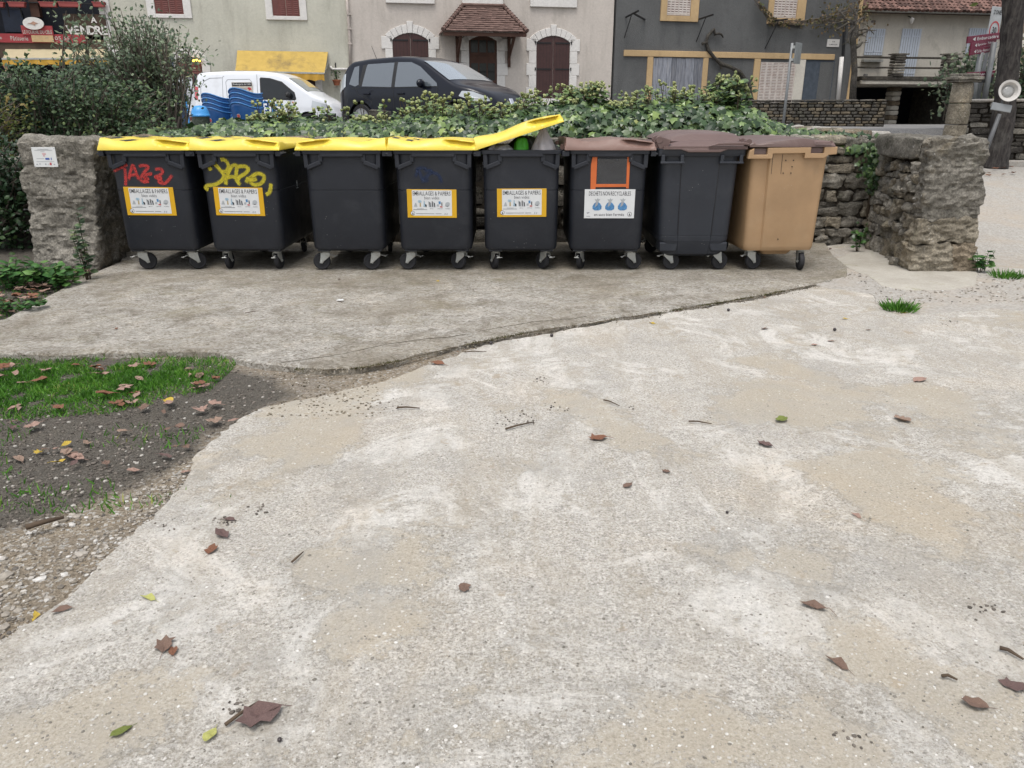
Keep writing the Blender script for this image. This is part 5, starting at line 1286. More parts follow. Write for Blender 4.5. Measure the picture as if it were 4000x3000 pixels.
class Car:
    def __init__(s, L, W, roof, zt, belt, xr, xf, rw, frontk=.42, rear_k=.14, fl=1.0, tumble=.24):
        s.__dict__.update(L=L, W=W, roof=roof, zt=zt, belt=belt, xr=xr, xf=xf, rw=rw, fk=frontk, rk=rear_k, fl=fl, tb=tumble)
    def ZT(s, x): return sum(lerp_tab(s.zt, x+d) for d in (-.06, -.03, 0, .03, .06))/5
    def Wx(s, x):
        w = s.W
        if x > s.L-s.fl: w *= 1-s.fk*((x-(s.L-s.fl))/s.fl)**2.5
        if x < .5: w *= 1-s.rk*((.5-x)/.5)**2.2
        return w
    def Y(s, x, z):
        w = s.Wx(x)
        if z < .4: k = .95+.05*max(0, (z-.15)/.25)
        elif z <= s.belt: k = 1-.035*((z-.62)/(s.belt-.62))**2 if z > .62 else 1.0
        else: k = .965-s.tb*((z-s.belt)/(s.roof-s.belt))**1.15
        if .66 < z < .74: k -= .006
        return w*k
    def ZB(s, x):
        z = .21
        for xw in (s.xr, s.xf):
            d = abs(x-xw); Rr = s.rw+.055
            if d < Rr: z = max(z, s.rw+math.sqrt(Rr*Rr-d*d)*1.0)
        return z
    def body(s, mat, parent, name='body'):
        xs = sorted(set([s.L*i/64 for i in range(65)]+[s.xr+dd for dd in (-.4, -.37, -.35, -.3, .3, .35, .37, .4)]+[s.xf+dd for dd in (-.4, -.37, -.35, -.3, .3, .35, .37, .4)]+[.01, .03, s.L-.01, s.L-.03, s.L-.05]))
        xs = [x for x in xs if 0 <= x <= s.L]; ns = 14; mb = MB(); n = 0; secs = []
        for x in xs:
            zb, zt = s.ZB(x), s.ZT(x); r = min(.10, (zt-zb)*.3); half = []
            for k in range(ns+1):
                z = zb+(zt-r-zb)*k/ns; half.append((s.Y(x, z), z))
            ye = half[-1][0]
            half += [(ye-.012, zt-r*.62), (ye-.038, zt-r*.3), (ye-.085, zt-r*.08), (ye*.62, zt+.006), (ye*.25, zt+.016)]
            ring = [(-y, z) for y, z in half]+[(y, z) for y, z in reversed(half)]
            secs.append([(x, y, z) for y, z in ring]); n = len(ring)
        vs = [p for sc in secs for p in sc]; fs = []
        for i in range(len(secs)-1):
            for j in range(n-1): fs.append((i*n+j, (i+1)*n+j, (i+1)*n+j+1, i*n+j+1))
        fs.append(tuple(range(n))); fs.append(tuple(range((len(secs)-1)*n+n-1, (len(secs)-1)*n-1, -1)))
        mb.add(vs, fs); o = mb.build(name, mat, parent, smooth=R(38))
        u = MB(); u.box(.15, s.L-.8, -s.W+.16, s.W-.16, .18, .80); u.build('underbody', M_TRIM, parent)
        return o
    def panel(s, poly, off=.006, side=-1, name='panel', mat=None, parent=None, res=14):
        xs = [p[0] for p in poly]; zs = [p[1] for p in poly]
        bm = bmesh.new(); bmesh.ops.create_grid(bm, x_segments=res, y_segments=res, size=.5)
        cx, cz = (min(xs)+max(xs))/2, (min(zs)+max(zs))/2
        for v in bm.verts: v.co = Vector((cx+v.co.x*(max(xs)-min(xs)), cz+v.co.y*(max(zs)-min(zs)), 0))
        a = sum(poly[i][0]*poly[(i+1) % len(poly)][1]-poly[(i+1) % len(poly)][0]*poly[i][1] for i in range(len(poly)))
        P = poly if a > 0 else poly[::-1]
        for i in range(len(P)):
            p, q = P[i], P[(i+1) % len(P)]; nx_, nz_ = (q[1]-p[1]), -(q[0]-p[0])
            bmesh.ops.bisect_plane(bm, geom=bm.verts[:]+bm.edges[:]+bm.faces[:], plane_co=(p[0], p[1], 0), plane_no=(nx_, nz_, 0), clear_outer=True)
        for v in bm.verts:
            x, z = v.co.x, v.co.y; v.co = Vector((x, side*(s.Y(x, z)+off), z))
        me = bpy.data.meshes.new(name); bm.to_mesh(me); bm.free(); me.materials.append(mat); me.shade_smooth()
        return put(bpy.data.objects.new(name, me), parent)
    def top(s, x0, x1, w0, w1, off, name, mat, parent):
        mb = MB()
        def fn(i, j):
            t = j/17; x = x0+(x1-x0)*t; u = i/15*2-1; z = s.ZT(x); ye = s.Y(x, z-.08)*(w0+(w1-w0)*t)
            return (x, u*ye, z+off+.016*(1-abs(u)**2)-.010*abs(u)**4)
        mb.grid(16, 18, fn); return mb.build(name, mat, parent, smooth=4)
    def wheels(s, parent, spokes=5):
        for xw in (s.xr, s.xf):
            for sd in (-1, 1):
                c = (xw, sd*(s.W-.115), s.rw); rot = rotm(-R(90)*sd)
                w = MB(); r = s.rw; w.lathe([(r*.64, -.10), (r*.92, -.105), (r*.99, -.08), (r, 0), (r*.99, .08), (r*.92, .105), (r*.64, .10)], 28, c, rot); o = w.build('wheel', M_TYRE, parent, smooth=R(40))
                h = MB(); h.lathe([(r*.70, .09), (r*.70, .116), (r*.64, .114), (r*.62, .103)], 28, c, rot); h.lathe([(.05, .09), (.05, .115), (.02, .118)], 12, c, rot)
                for k in range(spokes):
                    a = 2*math.pi*k/spokes; d = rot @ Vector((math.cos(a), math.sin(a), 0)); ax = rot @ Vector((0, 0, 1))
                    h.bar(Vector(c)+d*.03+ax*.108, Vector(c)+d*r*.66+ax*.108, .055, .02, up=tuple(ax))
                h.build('rim', M_RIM, o)
def seam(c, pts, w, mat, parent, name='door_seam'):
    for (a, b) in zip(pts, pts[1:]):
        dx, dz = b[0]-a[0], b[1]-a[1]; L = math.hypot(dx, dz); nx_, nz_ = -dz/L*w/2, dx/L*w/2
        c.panel([(a[0]+nx_, a[1]+nz_), (a[0]-nx_, a[1]-nz_), (b[0]-nx_, b[1]-nz_), (b[0]+nx_, b[1]+nz_)], .004, -1, name, mat, parent, 6)
def mirror_part(c, x, z, mat, parent, side=-1):
    y = side*(c.Y(x, z)+.12); m = MB(); m.ball((x, y, z+.03), .1, 14, 9, sc=(.75, 1.15, .85)); m.bar((x+.02, side*(c.Y(x, z)-.03), z-.07), (x, y, z-.03), .07, .05); return m.build('mirror', mat, parent, smooth=R(60))

# black people carrier
mp = Car(4.34, .91, 1.63, [(0, .98), (.05, 1.12), (.22, 1.44), (.40, 1.555), (.9, 1.605), (1.7, 1.63), (2.2, 1.60), (2.55, 1.50), (3.30, 1.10), (3.42, 1.05), (3.8, .97), (4.08, .86), (4.25, .72), (4.34, .55)], .99, .78, 3.46, .325, .50, .18, 1.05, .22)
MX, MY_, MYAW = -1.78, 18.6, R(-33)
c0 = Vector((MX, MY_, 0)); off = Matrix.Rotation(MYAW, 3, 'Z') @ Vector((-2.17, 0, 0))
t_ = thing('car', 'black people carrier parked behind the ivy, front turned to the right', 'car', (c0.x+off.x, c0.y+off.y, .90), MYAW)
mp.body(M_CBLACK, t_); mp.wheels(t_)
for sd in (-1, 1):
    mp.panel([(.42, 1.07), (.62, 1.02), (.72, 1.06), (.66, 1.46), (.52, 1.43)], .006, sd, 'window', M_GLS, t_)
    mp.panel([(.82, 1.02), (1.70, .995), (1.70, 1.50), (.92, 1.485), (.84, 1.40)], .006, sd, 'window', M_GLS, t_)
    mp.panel([(1.80, .995), (2.98, 1.0), (2.96, 1.06), (2.45, 1.40), (2.18, 1.495), (1.80, 1.505)], .006, sd, 'window', M_GLS, t_)
    mp.panel([(1.70, .99), (1.80, .99), (1.80, 1.515), (1.70, 1.515)], .007, sd, 'pillar_trim', M_TRIM, t_)
    mp.panel([(.72, 1.03), (.82, 1.01), (.90, 1.48), (.78, 1.47)], .0065, sd, 'pillar_trim', M_TRIM, t_)
    mp.panel([(3.55, .80), (3.62, .90), (3.85, .885), (4.12, .78), (4.17, .70), (3.95, .68)], .010, sd, 'headlight', M_LAMP, t_)
    mp.panel([(3.72, .75), (3.80, .80), (3.98, .76), (4.05, .70), (3.95, .70)], .014, sd, 'headlight_reflector', M_CHROME, t_)
    mp.panel([(.02, .88), (.30, 1.02), (.26, 1.30), (.17, 1.28), (.06, 1.08)], .008, sd, 'tail_light', M_RED if sd > 0 else M_LAMP, t_)
    mirror_part(mp, 2.62, 1.03, M_CBLACK, t_, sd)
mp.top(2.50, 3.26, .94, .95, .008, 'windscreen', M_WSC, t_)
mp.top(1.25, 2.15, .80, .80, .006, 'sunroof', M_GLSD, t_)
seam(mp, [(1.76, .98), (1.78, .34)], .012, M_TRIM, t_); seam(mp, [(2.98, .98), (2.97, .75), (2.80, .34)], .012, M_TRIM, t_); seam(mp, [(.62, 1.0), (.72, .85), (1.12, .70), (1.16, .34)], .012, M_TRIM, t_); seam(mp, [(.50, .985), (3.0, .985)], .012, M_TRIM, t_)
for xx in (.98, 1.98):
    m = MB(); y = -(mp.Y(xx, .86)+.02); m.obox((xx, y, .86), (.2, .03, .035)); m.build('door_handle', M_CBLACK, t_, bevel=.01)
m = MB(); m.tube([(.55, 0, 1.58), (.38, 0, 1.92)], [.008, .004], 6); m.build('antenna', M_TRIM, t_)
m = MB(); m.obox((4.24, 0, .66), (.10, .95, .05)); m.obox((4.33, 0, .42), (.08, .8, .10)); m.build('grille', M_TRIM, t_)
m = MB(); m.obox((4.285, 0, .68), (.05, .13, .16), rotm(0, R(-25), 0)); m.build('front_badge', M_CHROME, t_, bevel=.02)
m = MB(); m.obox((4.355, 0, .50), (.02, .52, .11)); m.build('number_plate', M_WHITE, t_)

# white bakery van with its back door open
vn = Car(4.21, .90, 1.80, [(0, 1.0), (.02, 1.50), (.08, 1.70), (.22, 1.765), (1.0, 1.80), (2.0, 1.795), (2.6, 1.73), (2.95, 1.58), (3.45, 1.24), (3.62, 1.13), (3.86, 1.03), (4.08, .88), (4.17, .70), (4.21, .52)], 1.05, .72, 3.42, .31, .34, .05, .9, .12)
VY = 25.2; VYAW = R(-4)
pv = at(1072, 419, VY); off = Matrix.Rotation(VYAW, 3, 'Z') @ Vector((-2.1, 0, 0))
VZ = at(1000, 281, VY).z-1.80
t_ = thing('van', 'white bakery van with its rear door open, in front of the yellow awning', 'van', (pv.x+off.x, pv.y+off.y, VZ), VYAW)
vn.body(M_CWHITE, t_); vn.wheels(t_, 6)
for sd in (-1, 1):
    vn.panel([(2.03, 1.04), (2.06, 1.00), (3.07, .985), (3.11, 1.02), (3.07, 1.20), (2.70, 1.50), (2.34, 1.60), (2.06, 1.62), (2.03, 1.58)], .004, sd, 'window', M_TRIM, t_)
    vn.panel([(2.07, 1.05), (3.05, 1.02), (3.05, 1.17), (2.68, 1.46), (2.34, 1.56), (2.07, 1.58)], .007, sd, 'pane', M_GLSD if sd < 0 else M_GLS, t_)
    vn.panel([(3.55, .80), (3.58, .98), (3.95, .88), (4.06, .74), (3.9, .70)], .008, sd, 'headlight', M_LAMP, t_)
    vn.panel([(-.0, 1.0), (.10, 1.0), (.14, 1.36), (.04, 1.38)], .006, sd, 'tail_light', M_RED, t_)
    mirror_part(vn, 2.90, 1.10, M_TRIM, t_, sd)
vn.top(2.90, 3.46, .93, .95, .006, 'windscreen', M_WSC, t_)
M_SEAM = simple('panel_gap', (.16, .165, .17), .6, .3)
seam(vn, [(1.95, 1.70), (1.95, .34)], .012, M_SEAM, t_); seam(vn, [(.95, 1.66), (.90, 1.62), (.88, .75)], .010, M_SEAM, t_); seam(vn, [(.2, 1.0), (.22, 1.35), (.34, 1.52), (.52, 1.60), (.88, 1.61)], .012, M_SEAM, t_); seam(vn, [(3.05, .98), (3.02, .34)], .01, M_SEAM, t_); seam(vn, [(1.02, .95), (1.0, 1.5), (1.06, 1.56), (1.72, 1.57), (1.78, 1.50), (1.79, .95)], .010, M_SEAM, t_)
vn.panel([(3.95, .25), (4.2, .25), (4.2, .62), (3.75, .60), (3.72, .45)], .012, -1, 'bumper', M_TRIM, t_); vn.panel([(0, .25), (.36, .25), (.36, .6), (0, .6)], .012, -1, 'bumper', M_TRIM, t_); vn.panel([(1.0, .40), (3.0, .40), (3.0, .52), (1.0, .52)], .012, -1, 'side_strip', M_TRIM, t_)
vn.panel([(0, 1.38), (.05, 1.38), (.13, 1.72), (.02, 1.72)], .007, -1, 'corner_pillar', M_TRIM, t_)
m = MB(); m.obox((3.0, -(vn.Y(3.0, .98)+.008), .93), (.05, .01, .03)); m.build('side_indicator', M_ORNG, t_)
d = MB(); d.box(-.58, 0, -.03, .03, .52, 1.66); do = d.build('rear_door', M_CWHITE, t_, loc=(0, -.80, 0), rot=(0, 0, R(14)), bevel=.02)
d = MB(); d.box(-.50, -.08, -.040, -.032, 1.0, 1.46); d.build('door_lining', simple('door_lining_grey', (.42, .43, .45), .5), do, bevel=.03)
d = MB(); d.box(-.52, -.06, -.036, -.031, 1.55, 1.66); [d.box(x, x+.03, -.042, -.034, 1.49, 1.52) for x in (-.5, -.42, -.2)]; d.build('door_trim', M_SEAM, do)
sg = thing('van_sign', 'magnetic bakery sign on the side of the white van', 'sign', (0, 0, 0)); Mw = Matrix.Rotation(VYAW, 3, 'Z'); q = Mw @ Vector((1.50, -(vn.Y(1.50, 1.25)+.012), 1.25)); sg.location = Vector((t_.location))+q; sg.rotation_euler = (R(3), 0, VYAW)
m = MB(); m.box(-.31, .31, 0, .006, -.235, .235); m.build('panel', simple('cream_print', (.55, .50, .42), .45), sg)
m = MB(); m.box(-.30, .30, -.003, -.001, .13, .225); m.box(-.30, .30, -.003, -.001, -.225, -.115); m.build('black_band', M_INK, sg)
m = MB(); add_text(m, 'Boulangerie du Célé', 0, -.005, .178, .54, .062, .01); add_text(m, 'Pâtisserie au four', .0, -.005, -.145, .40, .035); m.build('lettering', M_WHITE, sg)
m = MB(); m.box(-.13, .14, -.003, -.001, .066, .078); m.box(-.15, .15, -.003, -.001, .03, .042); m.box(-.28, .28, -.003, -.001, -.045, -.03); m.box(-.22, .22, -.003, -.001, -.085, -.073); m.box(-.22, .26, -.005, -.003, -.20, -.17); m.build('small_print', M_INKG, sg)
m = MB(); m.ball((-.22, -.002, .05), .055, 12, 6, sc=(1, .06, .8)); m.build('loaf_picture', M_INK, sg); m = MB(); m.prism([(.15, .07), (.2, .1), (.27, .07), (.28, .01), (.24, .03), (.21, .0), (.18, .04)], -.004, -.001); m.build('red_logo', M_INKR, sg)

# third car, mostly hidden
hb = Car(3.9, .84, 1.38, [(0, .9), (.1, 1.1), (.5, 1.32), (1.2, 1.38), (1.9, 1.36), (2.2, 1.28), (2.8, .98), (3.4, .88), (3.75, .72), (3.9, .5)], .88, .7, 3.1, .30, .4, .15, .9, .24)
p = at(1945, 325, 23.0); t_ = thing('car', 'small dark car almost hidden behind the bonnet of the people carrier', 'car', (p.x-2.9, 23.6, p.z-1.42), R(-20))
hb.body(M_CDARK, t_); hb.wheels(t_)
hb.panel([(.6, .92), (1.45, .90), (1.45, 1.28), (.8, 1.26)], .006, -1, 'window', M_GLS, t_); hb.panel([(1.53, .90), (2.45, .90), (2.0, 1.24), (1.53, 1.29)], .006, -1, 'window', M_GLS, t_); hb.top(2.15, 2.75, .92, .94, .006, 'windscreen', M_WSC, t_); mirror_part(hb, 2.2, .95, M_CDARK, t_)

# ------------------------------------------------------------ stacked blue chairs and small things on the street
M_BLUE = simple('blue_chair_plastic', (.016, .095, .29), .38, .5, var=.25, dirt=(.10, .20, .36), dscale=4, damt=.35)
M_LBLUE = simple('light_blue_plastic', (.05, .27, .60), .4, .45, var=.12)
M_BLUEL = simple('pale_blue_edge', (.055, .20, .46), .4, .5)
def make_chair(label, group):
    t = thing('plastic_chair', label, 'chair', (0, 0, 0), 0, group)
    def sst(a, b, x): u = max(0, min(1, (x-a)/(b-a))); return u*u*(3-2*u)
    mb = MB(); na, nz = 41, 7
    def fn(i, j):
        a = R(-118+236*i/(na-1)); aa = abs(math.degrees(a)); top = .83-.085*sst(12, 105, aa)+.022*math.cos(a*3.2); bot = .40+(top-.05-.40)*sst(84, 112, aa)
        z = bot+(top-bot)*j/(nz-1); lean = (z-.42)*.28
        rx, ry = .285+.03*(z-.42), .24
        return (rx*math.sin(a), -ry*math.cos(a)*1.0-lean*max(0, math.cos(a))-.02, z)
    mb.grid(na, nz, fn); o = mb.build('backrest', M_BLUE, t, smooth=4); s = o.modifiers.new('thick', 'SOLIDIFY'); s.thickness = .012
    rl = MB(); rl.tube([Vector(fn(i, nz-1)) for i in range(na)], .013, 6); rl.build('top_rail', M_BLUEL, t, smooth=4)
    m = MB(); m.box(-.23, .23, -.22, .24, .395, .42); m.build('seat', M_BLUE, t, bevel=.03)
    for sx in (-1, 1):
        for sy in (-1, 1):
            l = MB(); l.tube([(sx*.22, sy*.20, .41), (sx*.26, sy*.26, 0)], [.035, .022], 6); l.build('leg', M_BLUE, t)
            if sy > 0: a_ = MB(); a_.tube([(sx*.29, .10, .63), (sx*.27, .22, .60), (sx*.25, .22, .41)], .018, 6); a_.build('arm', M_BLUE, t, smooth=4)
    m = MB(); m.lathe([(.040, 0), (.040, .003)], 18, (0, -.327, .62), rotm(R(98))); m.build('emblem', M_PGRY, t); m = MB(); m.lathe([(.030, 0), (.030, .003)], 18, (0, -.331, .62), rotm(R(98))); m.build('emblem_disc', M_PRED, t)
    return t
ORD = ['lowest', 'second from the bottom', 'third from the bottom', 'fourth from the bottom', 'topmost']
ch = None
for nm_, px, Yc, n, rz, zt_px, side in (('left', 866, 15.6, 4, -24, 367, 'left stack'), ('right', 972, 15.2, 4, -18, 347, 'taller right stack')):
    topz_ = at(px, zt_px, Yc).z; c = at(px, 420, Yc)
    for k in range(n):
        lb = f'blue plastic chair, {ORD[k] if k < n-1 else "topmost"} of the {side} by the white van'
        if ch is None: ch = make_chair(lb, 'stacked blue plastic chairs'); o = ch
        else:
            o = copy_tree(ch); o['label'] = lb
            if k:
                for e in [e for e in o.children if e.name.startswith('emblem')]: bpy.data.objects.remove(e)
        o.location = (c.x, Yc, topz_-.845-.082*(n-1-k)); o.rotation_euler = (R(0), R(0), R(rz))
p = at(1040, 395, 15.6)
t_ = thing('plastic_stool', 'square blue plastic stool right of the stacked chairs', 'stool', (p.x, 15.6, p.z-.55), R(12))
m = MB(); m.box(-.17, .13, -.15, .15, .51, .55); m.build('seat', M_LBLUE, t_, bevel=.015)
for sx in (-.16, .12):
    for sy in (-.13, .13): m = MB(); m.bar((sx, sy, .51), (sx*1.1, sy*1.1, 0), .05, .03); m.build('leg', M_LBLUE, t_)
p = at(1078, 405, 15.6); t_ = thing('plastic_stool', 'lower blue stool with a rectangular opening, right of the square one', 'stool', (p.x, 15.7, p.z-.42), R(12))
m = MB(); m.box(-.09, .09, -.14, .14, .38, .42); m.box(-.09, -.05, -.14, .14, 0, .38); m.box(.05, .09, -.14, .14, 0, .38); m.box(-.05, .05, -.14, .14, .18, .22); m.build('frame', M_LBLUE, t_, bevel=.01)
# litter bin with a light blue dome
p = at(783, 450, 14.6); t_ = thing('litter_bin', 'litter bin with light blue domed hood over a black bag', 'litter bin', (p.x, 14.6, p.z-.02))
m = MB(); m.lathe([(.165, 0), (.168, .02), (.158, .03), (.150, .08), (.125, .14), (.085, .175), (.02, .185)], 24); m.build('hood', M_LBLUE, t_, smooth=R(50))
m = MB(); m.grid(28, 8, lambda i, j: ((.15+.012*mnoise.noise(Vector((i*.9, j, 0))))*math.cos(i*.2244), (.15+.012*mnoise.noise(Vector((i*.9, j, 5))))*math.sin(i*.2244), -.0-.6*j/7), wrapu=True); m.build('liner_bag', M_DBAG, t_, smooth=R(40)); m = MB(); m.tube([(0, 0, .0), (0, 0, -.95)], .03, 8); m.build('post', M_GALV, t_)
# dark parapet stones standing in the ivy
for px, py, w_, h_, lb in ((1475, 432, .27, .30, 'dark squared stone standing in the ivy in front of the rear wheel'), (1900, 444, .18, .30, 'dark narrow stone block standing in the ivy left of the raised lid')):
    p = at(px, py, 9.95); m = MB(); vs, fs = rock([(-w_/2, -h_), (w_/2, -h_), (w_/2*.94, 0), (-w_/2*.96, .01)], (Vector((0, 0, 0)), Vector((1, 0, 0)), Vector((0, 0, 1)), Vector((0, -1, 0))), -.28, 0, 8, 12, .02, 7, px*.1); m.add(vs, fs)
    tag(m.build('stone_block', M_STONE_D, None, smooth=R(50), fix=False, loc=p), lb, 'stone block')
# ------------------------------------------------------------ houses across the street
def plaster(name, col, var=.10, stain=(.2, .18, .15), samt=.35, bscale=22, bump=.35, streak=True):
    t = NT(name); p = t.pos()
    c = t.mix(1.0, col, t.ramp(t.noise(.7, 6, .6), [(.3, 1-var), (.7, 1+var)]), 'MULTIPLY')
    if streak: c = t.mix(t.ramp(t.noise(2.2, 6, .65, .2, co=t.mapped(p, (1, 1, .16))), [(.52, 0), (.74, samt)]), c, stain)
    c = t.mix(t.ramp(t.noise(1.3, 6, .7, .5), [(.56, 0), (.72, samt*.7)]), c, stain)
    c = t.mix(1.0, c, t.ramp(t.noise(14, 5, .7), [(.3, .92), (.7, 1.06)]), 'MULTIPLY')
    return t.done(c, .92, t.bump(t.noise(bscale, 5, .65), bump, .03), .15)
M_PGREEN = plaster('greenish_plaster', (.465, .455, .385)); M_PBEIGE = plaster('beige_plaster', (.49, .445, .40)); M_PDARK = plaster('dark_roughcast', (.118, .120, .119), .12, (.06, .06, .06), .5, 34, .9)
M_PWHITE = plaster('offwhite_plaster', (.56, .53, .465), .1, (.16, .14, .115), .5, 30, .6); M_WTRIM = plaster('white_painted_stone', (.62, .60, .57), .06, (.4, .37, .33), .2, 18, .4)
M_YTRIM = plaster('ochre_painted_stone', (.47, .335, .185), .12, (.25, .18, .10), .4, 18, .4)
M_SHRED = simple('red_brown_shutter', (.135, .045, .038), .6, .3, var=.2); M_SHBR = simple('dark_brown_shutter', (.050, .022, .020), .55, .35, var=.2); M_IRON = simple('black_iron', (.012, .012, .013), .6, .35)
M_SHBL = simple('pale_blue_shutter', (.50, .55, .62), .6, .3, var=.08); M_SHWH = simple('weathered_white_shutter', (.54, .49, .45), .8, .2, var=.2, dirt=(.24, .12, .08), dscale=5, damt=.45); M_SLOT = simple('slot_shadow_red', (.10, .045, .035), .8, .1)
M_ROOFT = simple('brown_roof_tile', (.135, .088, .075), .85, .2, var=.35, orand=.22, bump=.5, bscale=30, bdist=.01); M_ROOFR = simple('red_roof_tile', (.145, .085, .07), .85, .2, var=.35, orand=.55, bump=.5, bscale=30, bdist=.01)
M_WOODB = simple('dark_brown_wood', (.065, .032, .022), .7, .25, var=.3); M_AWN = simple('yellow_awning_cloth', (.43, .30, .085), .85, .15, var=.15, dirt=(.15, .115, .065), dscale=1.5, damt=.85); M_AWN2 = simple('cream_awning_cloth', (.40, .34, .22), .85, .15, var=.12); M_AWN3 = simple('yellow_valance_cloth', (.50, .29, .05), .8, .2, var=.15)
M_DARKIN = simple('dim_interior', (.012, .014, .020), .7, .2); M_PIPEW = simple('painted_pipe', (.42, .37, .33), .6, .3); M_PIPED = simple('dark_pipe', (.03, .032, .036), .5, .4); M_TERRA = simple('terracotta', (.30, .11, .06), .8, .2); M_PLNT = simple('red_planter_plastic', (.26, .055, .05), .55, .35, var=.15)
M_BROWNP = simple('brown_board', (.075, .05, .035), .7, .25); M_REDP = simple('red_sign_board', (.28, .035, .04), .5, .35, var=.12); M_BLUEP = simple('blue_board', (.02, .035, .075), .5, .35); M_GREYD = simple('grey_wood_door', (.07, .085, .105), .8, .2, var=.3)
def weathered_plank():
    t = NT('weathered_plank'); co = t.mapped(t.pos(), (9, 9, .7))
    c = t.ramp(t.noise(3, 7, .7, .4, co=co), [(.28, (.06, .06, .065)), (.42, (.17, .18, .205)), (.6, (.27, .28, .31)), (.75, (.33, .28, .22))])
    c = t.mix(1.0, c, t.ramp(t.orand(), [(0, .7), (1, 1.2)]), 'MULTIPLY'); return t.done(c, .85, t.bump(t.noise(6, 5, .7, co=co), .5, .01), .2)
M_PLANK = weathered_plank()
M_POLE = simple('grey_pole_metal', (.20, .208, .21), .5, .4, .3)

M_CREEP = leafmat('withered_creeper_leaf', [(0, (.06, .075, .03)), (.4, (.11, .10, .05)), (.8, (.15, .10, .06)), (1, (.2, .16, .07))], .7, .2, .2)
class Fac:
    def __init__(s, px0, Y0, px1, Y1):
        A, B = at(px0, 419, Y0), at(px1, 419, Y1); s.A = Vector((A.x, A.y, 0)); B = Vector((B.x, B.y, 0)); s.U = (B-s.A).normalized(); s.N = Vector((s.U.y, -s.U.x, 0)); s.rz = math.atan2(s.U.y, s.U.x)
    def sz(s, px, py, off=0.0):
        r = ray(px, py); O = s.A+s.N*off; t = (O-Vector((0, 0, CH))).dot(s.N)/r.dot(s.N); p = Vector((0, 0, CH))+r*t
        return ((p-s.A).dot(s.U), p.z)
    def rect(s, x0, y0, x1, y1, off=0.0):
        ym, xm = (y0+y1)/2, (x0+x1)/2
        return s.sz(x0, ym, off)[0], s.sz(x1, ym, off)[0], s.sz(xm, y1, off)[1], s.sz(xm, y0, off)[1]
    def box(s, mb, x0, y0, x1, y1, front, back, m=0):        # front/back = distance in front of the wall face
        a, b, c, d = s.rect(x0, y0, x1, y1, front); mb.box(a, b, -front, -back, c, d, m); return a, b, c, d
    def root(s, name, label, cat, group=None): return thing(name, label, cat, tuple(s.A), s.rz, group)
    def world(s, a, off, z): return s.A+s.U*a+s.N*off+Vector((0, 0, z))
def louvre(parent, a, b, z0, z1, y, mat, cols=4, rows=18, slotm=None, name='shutter', fr=.05):
    m = MB(); m.box(a, b, y, y+.03, z0, z1); o = m.build(name, mat, parent)
    g = MB(); cw = (b-a)/cols
    for c in range(cols):
        for r_ in range(rows):
            x0, x1 = a+cw*c+cw*.16, a+cw*(c+1)-cw*.16; h = (z1-z0-2*fr)/rows; zz = z0+fr+h*r_
            g.add([(x0, y-.012, zz+h*.15), (x1, y-.012, zz+h*.15), (x1, y-.001, zz+h*.75), (x0, y-.001, zz+h*.75)], [(0, 1, 2, 3)], 0)
            if slotm: g.add([(x0, y-.002, zz+h*.62), (x1, y-.002, zz+h*.62), (x1, y-.002, zz+h*.95), (x0, y-.002, zz+h*.95)], [(0, 1, 2, 3)], 1)
    stuff(g.build('slats', [mat, slotm or mat], o, fix=False)); return o
def arch_pts(a, b, zs, zc, n=12):
    hw, r = (b-a)/2, zc-zs; Rr = (hw*hw+r*r)/(2*r); cz = zc-Rr; a0 = math.asin(hw/Rr)
    return [((a+b)/2+Rr*math.sin(-a0+2*a0*k/n), cz+Rr*math.cos(-a0+2*a0*k/n)) for k in range(n+1)], ((a+b)/2, cz, Rr, a0)
def arch_surround(parent, a, b, zbot, zs, zc, tin, tout, thick, proud, mat, hq=.40, key=.10, nv=9):
    pts, (cx, cz, Rr, a0) = arch_pts(a, b, zs, zc); ext = math.asin(min(.999, ((b-a)/2+tin*.55)/(Rr+thick*.5)))
    for k in range(nv):
        t0, t1 = -ext+2*ext*k/nv+.004, -ext+2*ext*(k+1)/nv-.004; kk = key if k == nv//2 else 0
        m = MB(); P = [(cx+rr*math.sin(t), cz+rr*math.cos(t)) for rr, t in ((Rr, t0), (Rr, t1), (Rr+thick+kk, t1), (Rr+thick+kk, t0))]; m.prism(P, -proud-(.02 if kk else 0), .02); m.build('voussoir', mat, parent, bevel=.008, seg=1)
    for sd in (-1, 1):
        z = zs+thick*.42; k = 0
        while z > zbot+.06:
            h = min(hq, z-zbot); w = tout if k % 2 == 0 else tin; e = a if sd < 0 else b
            m = MB(); m.box(min(e, e+sd*w), max(e, e+sd*w), -proud, .02, z-h+.006, z); m.build('quoin', mat, parent, bevel=.008, seg=1); z -= h; k += 1
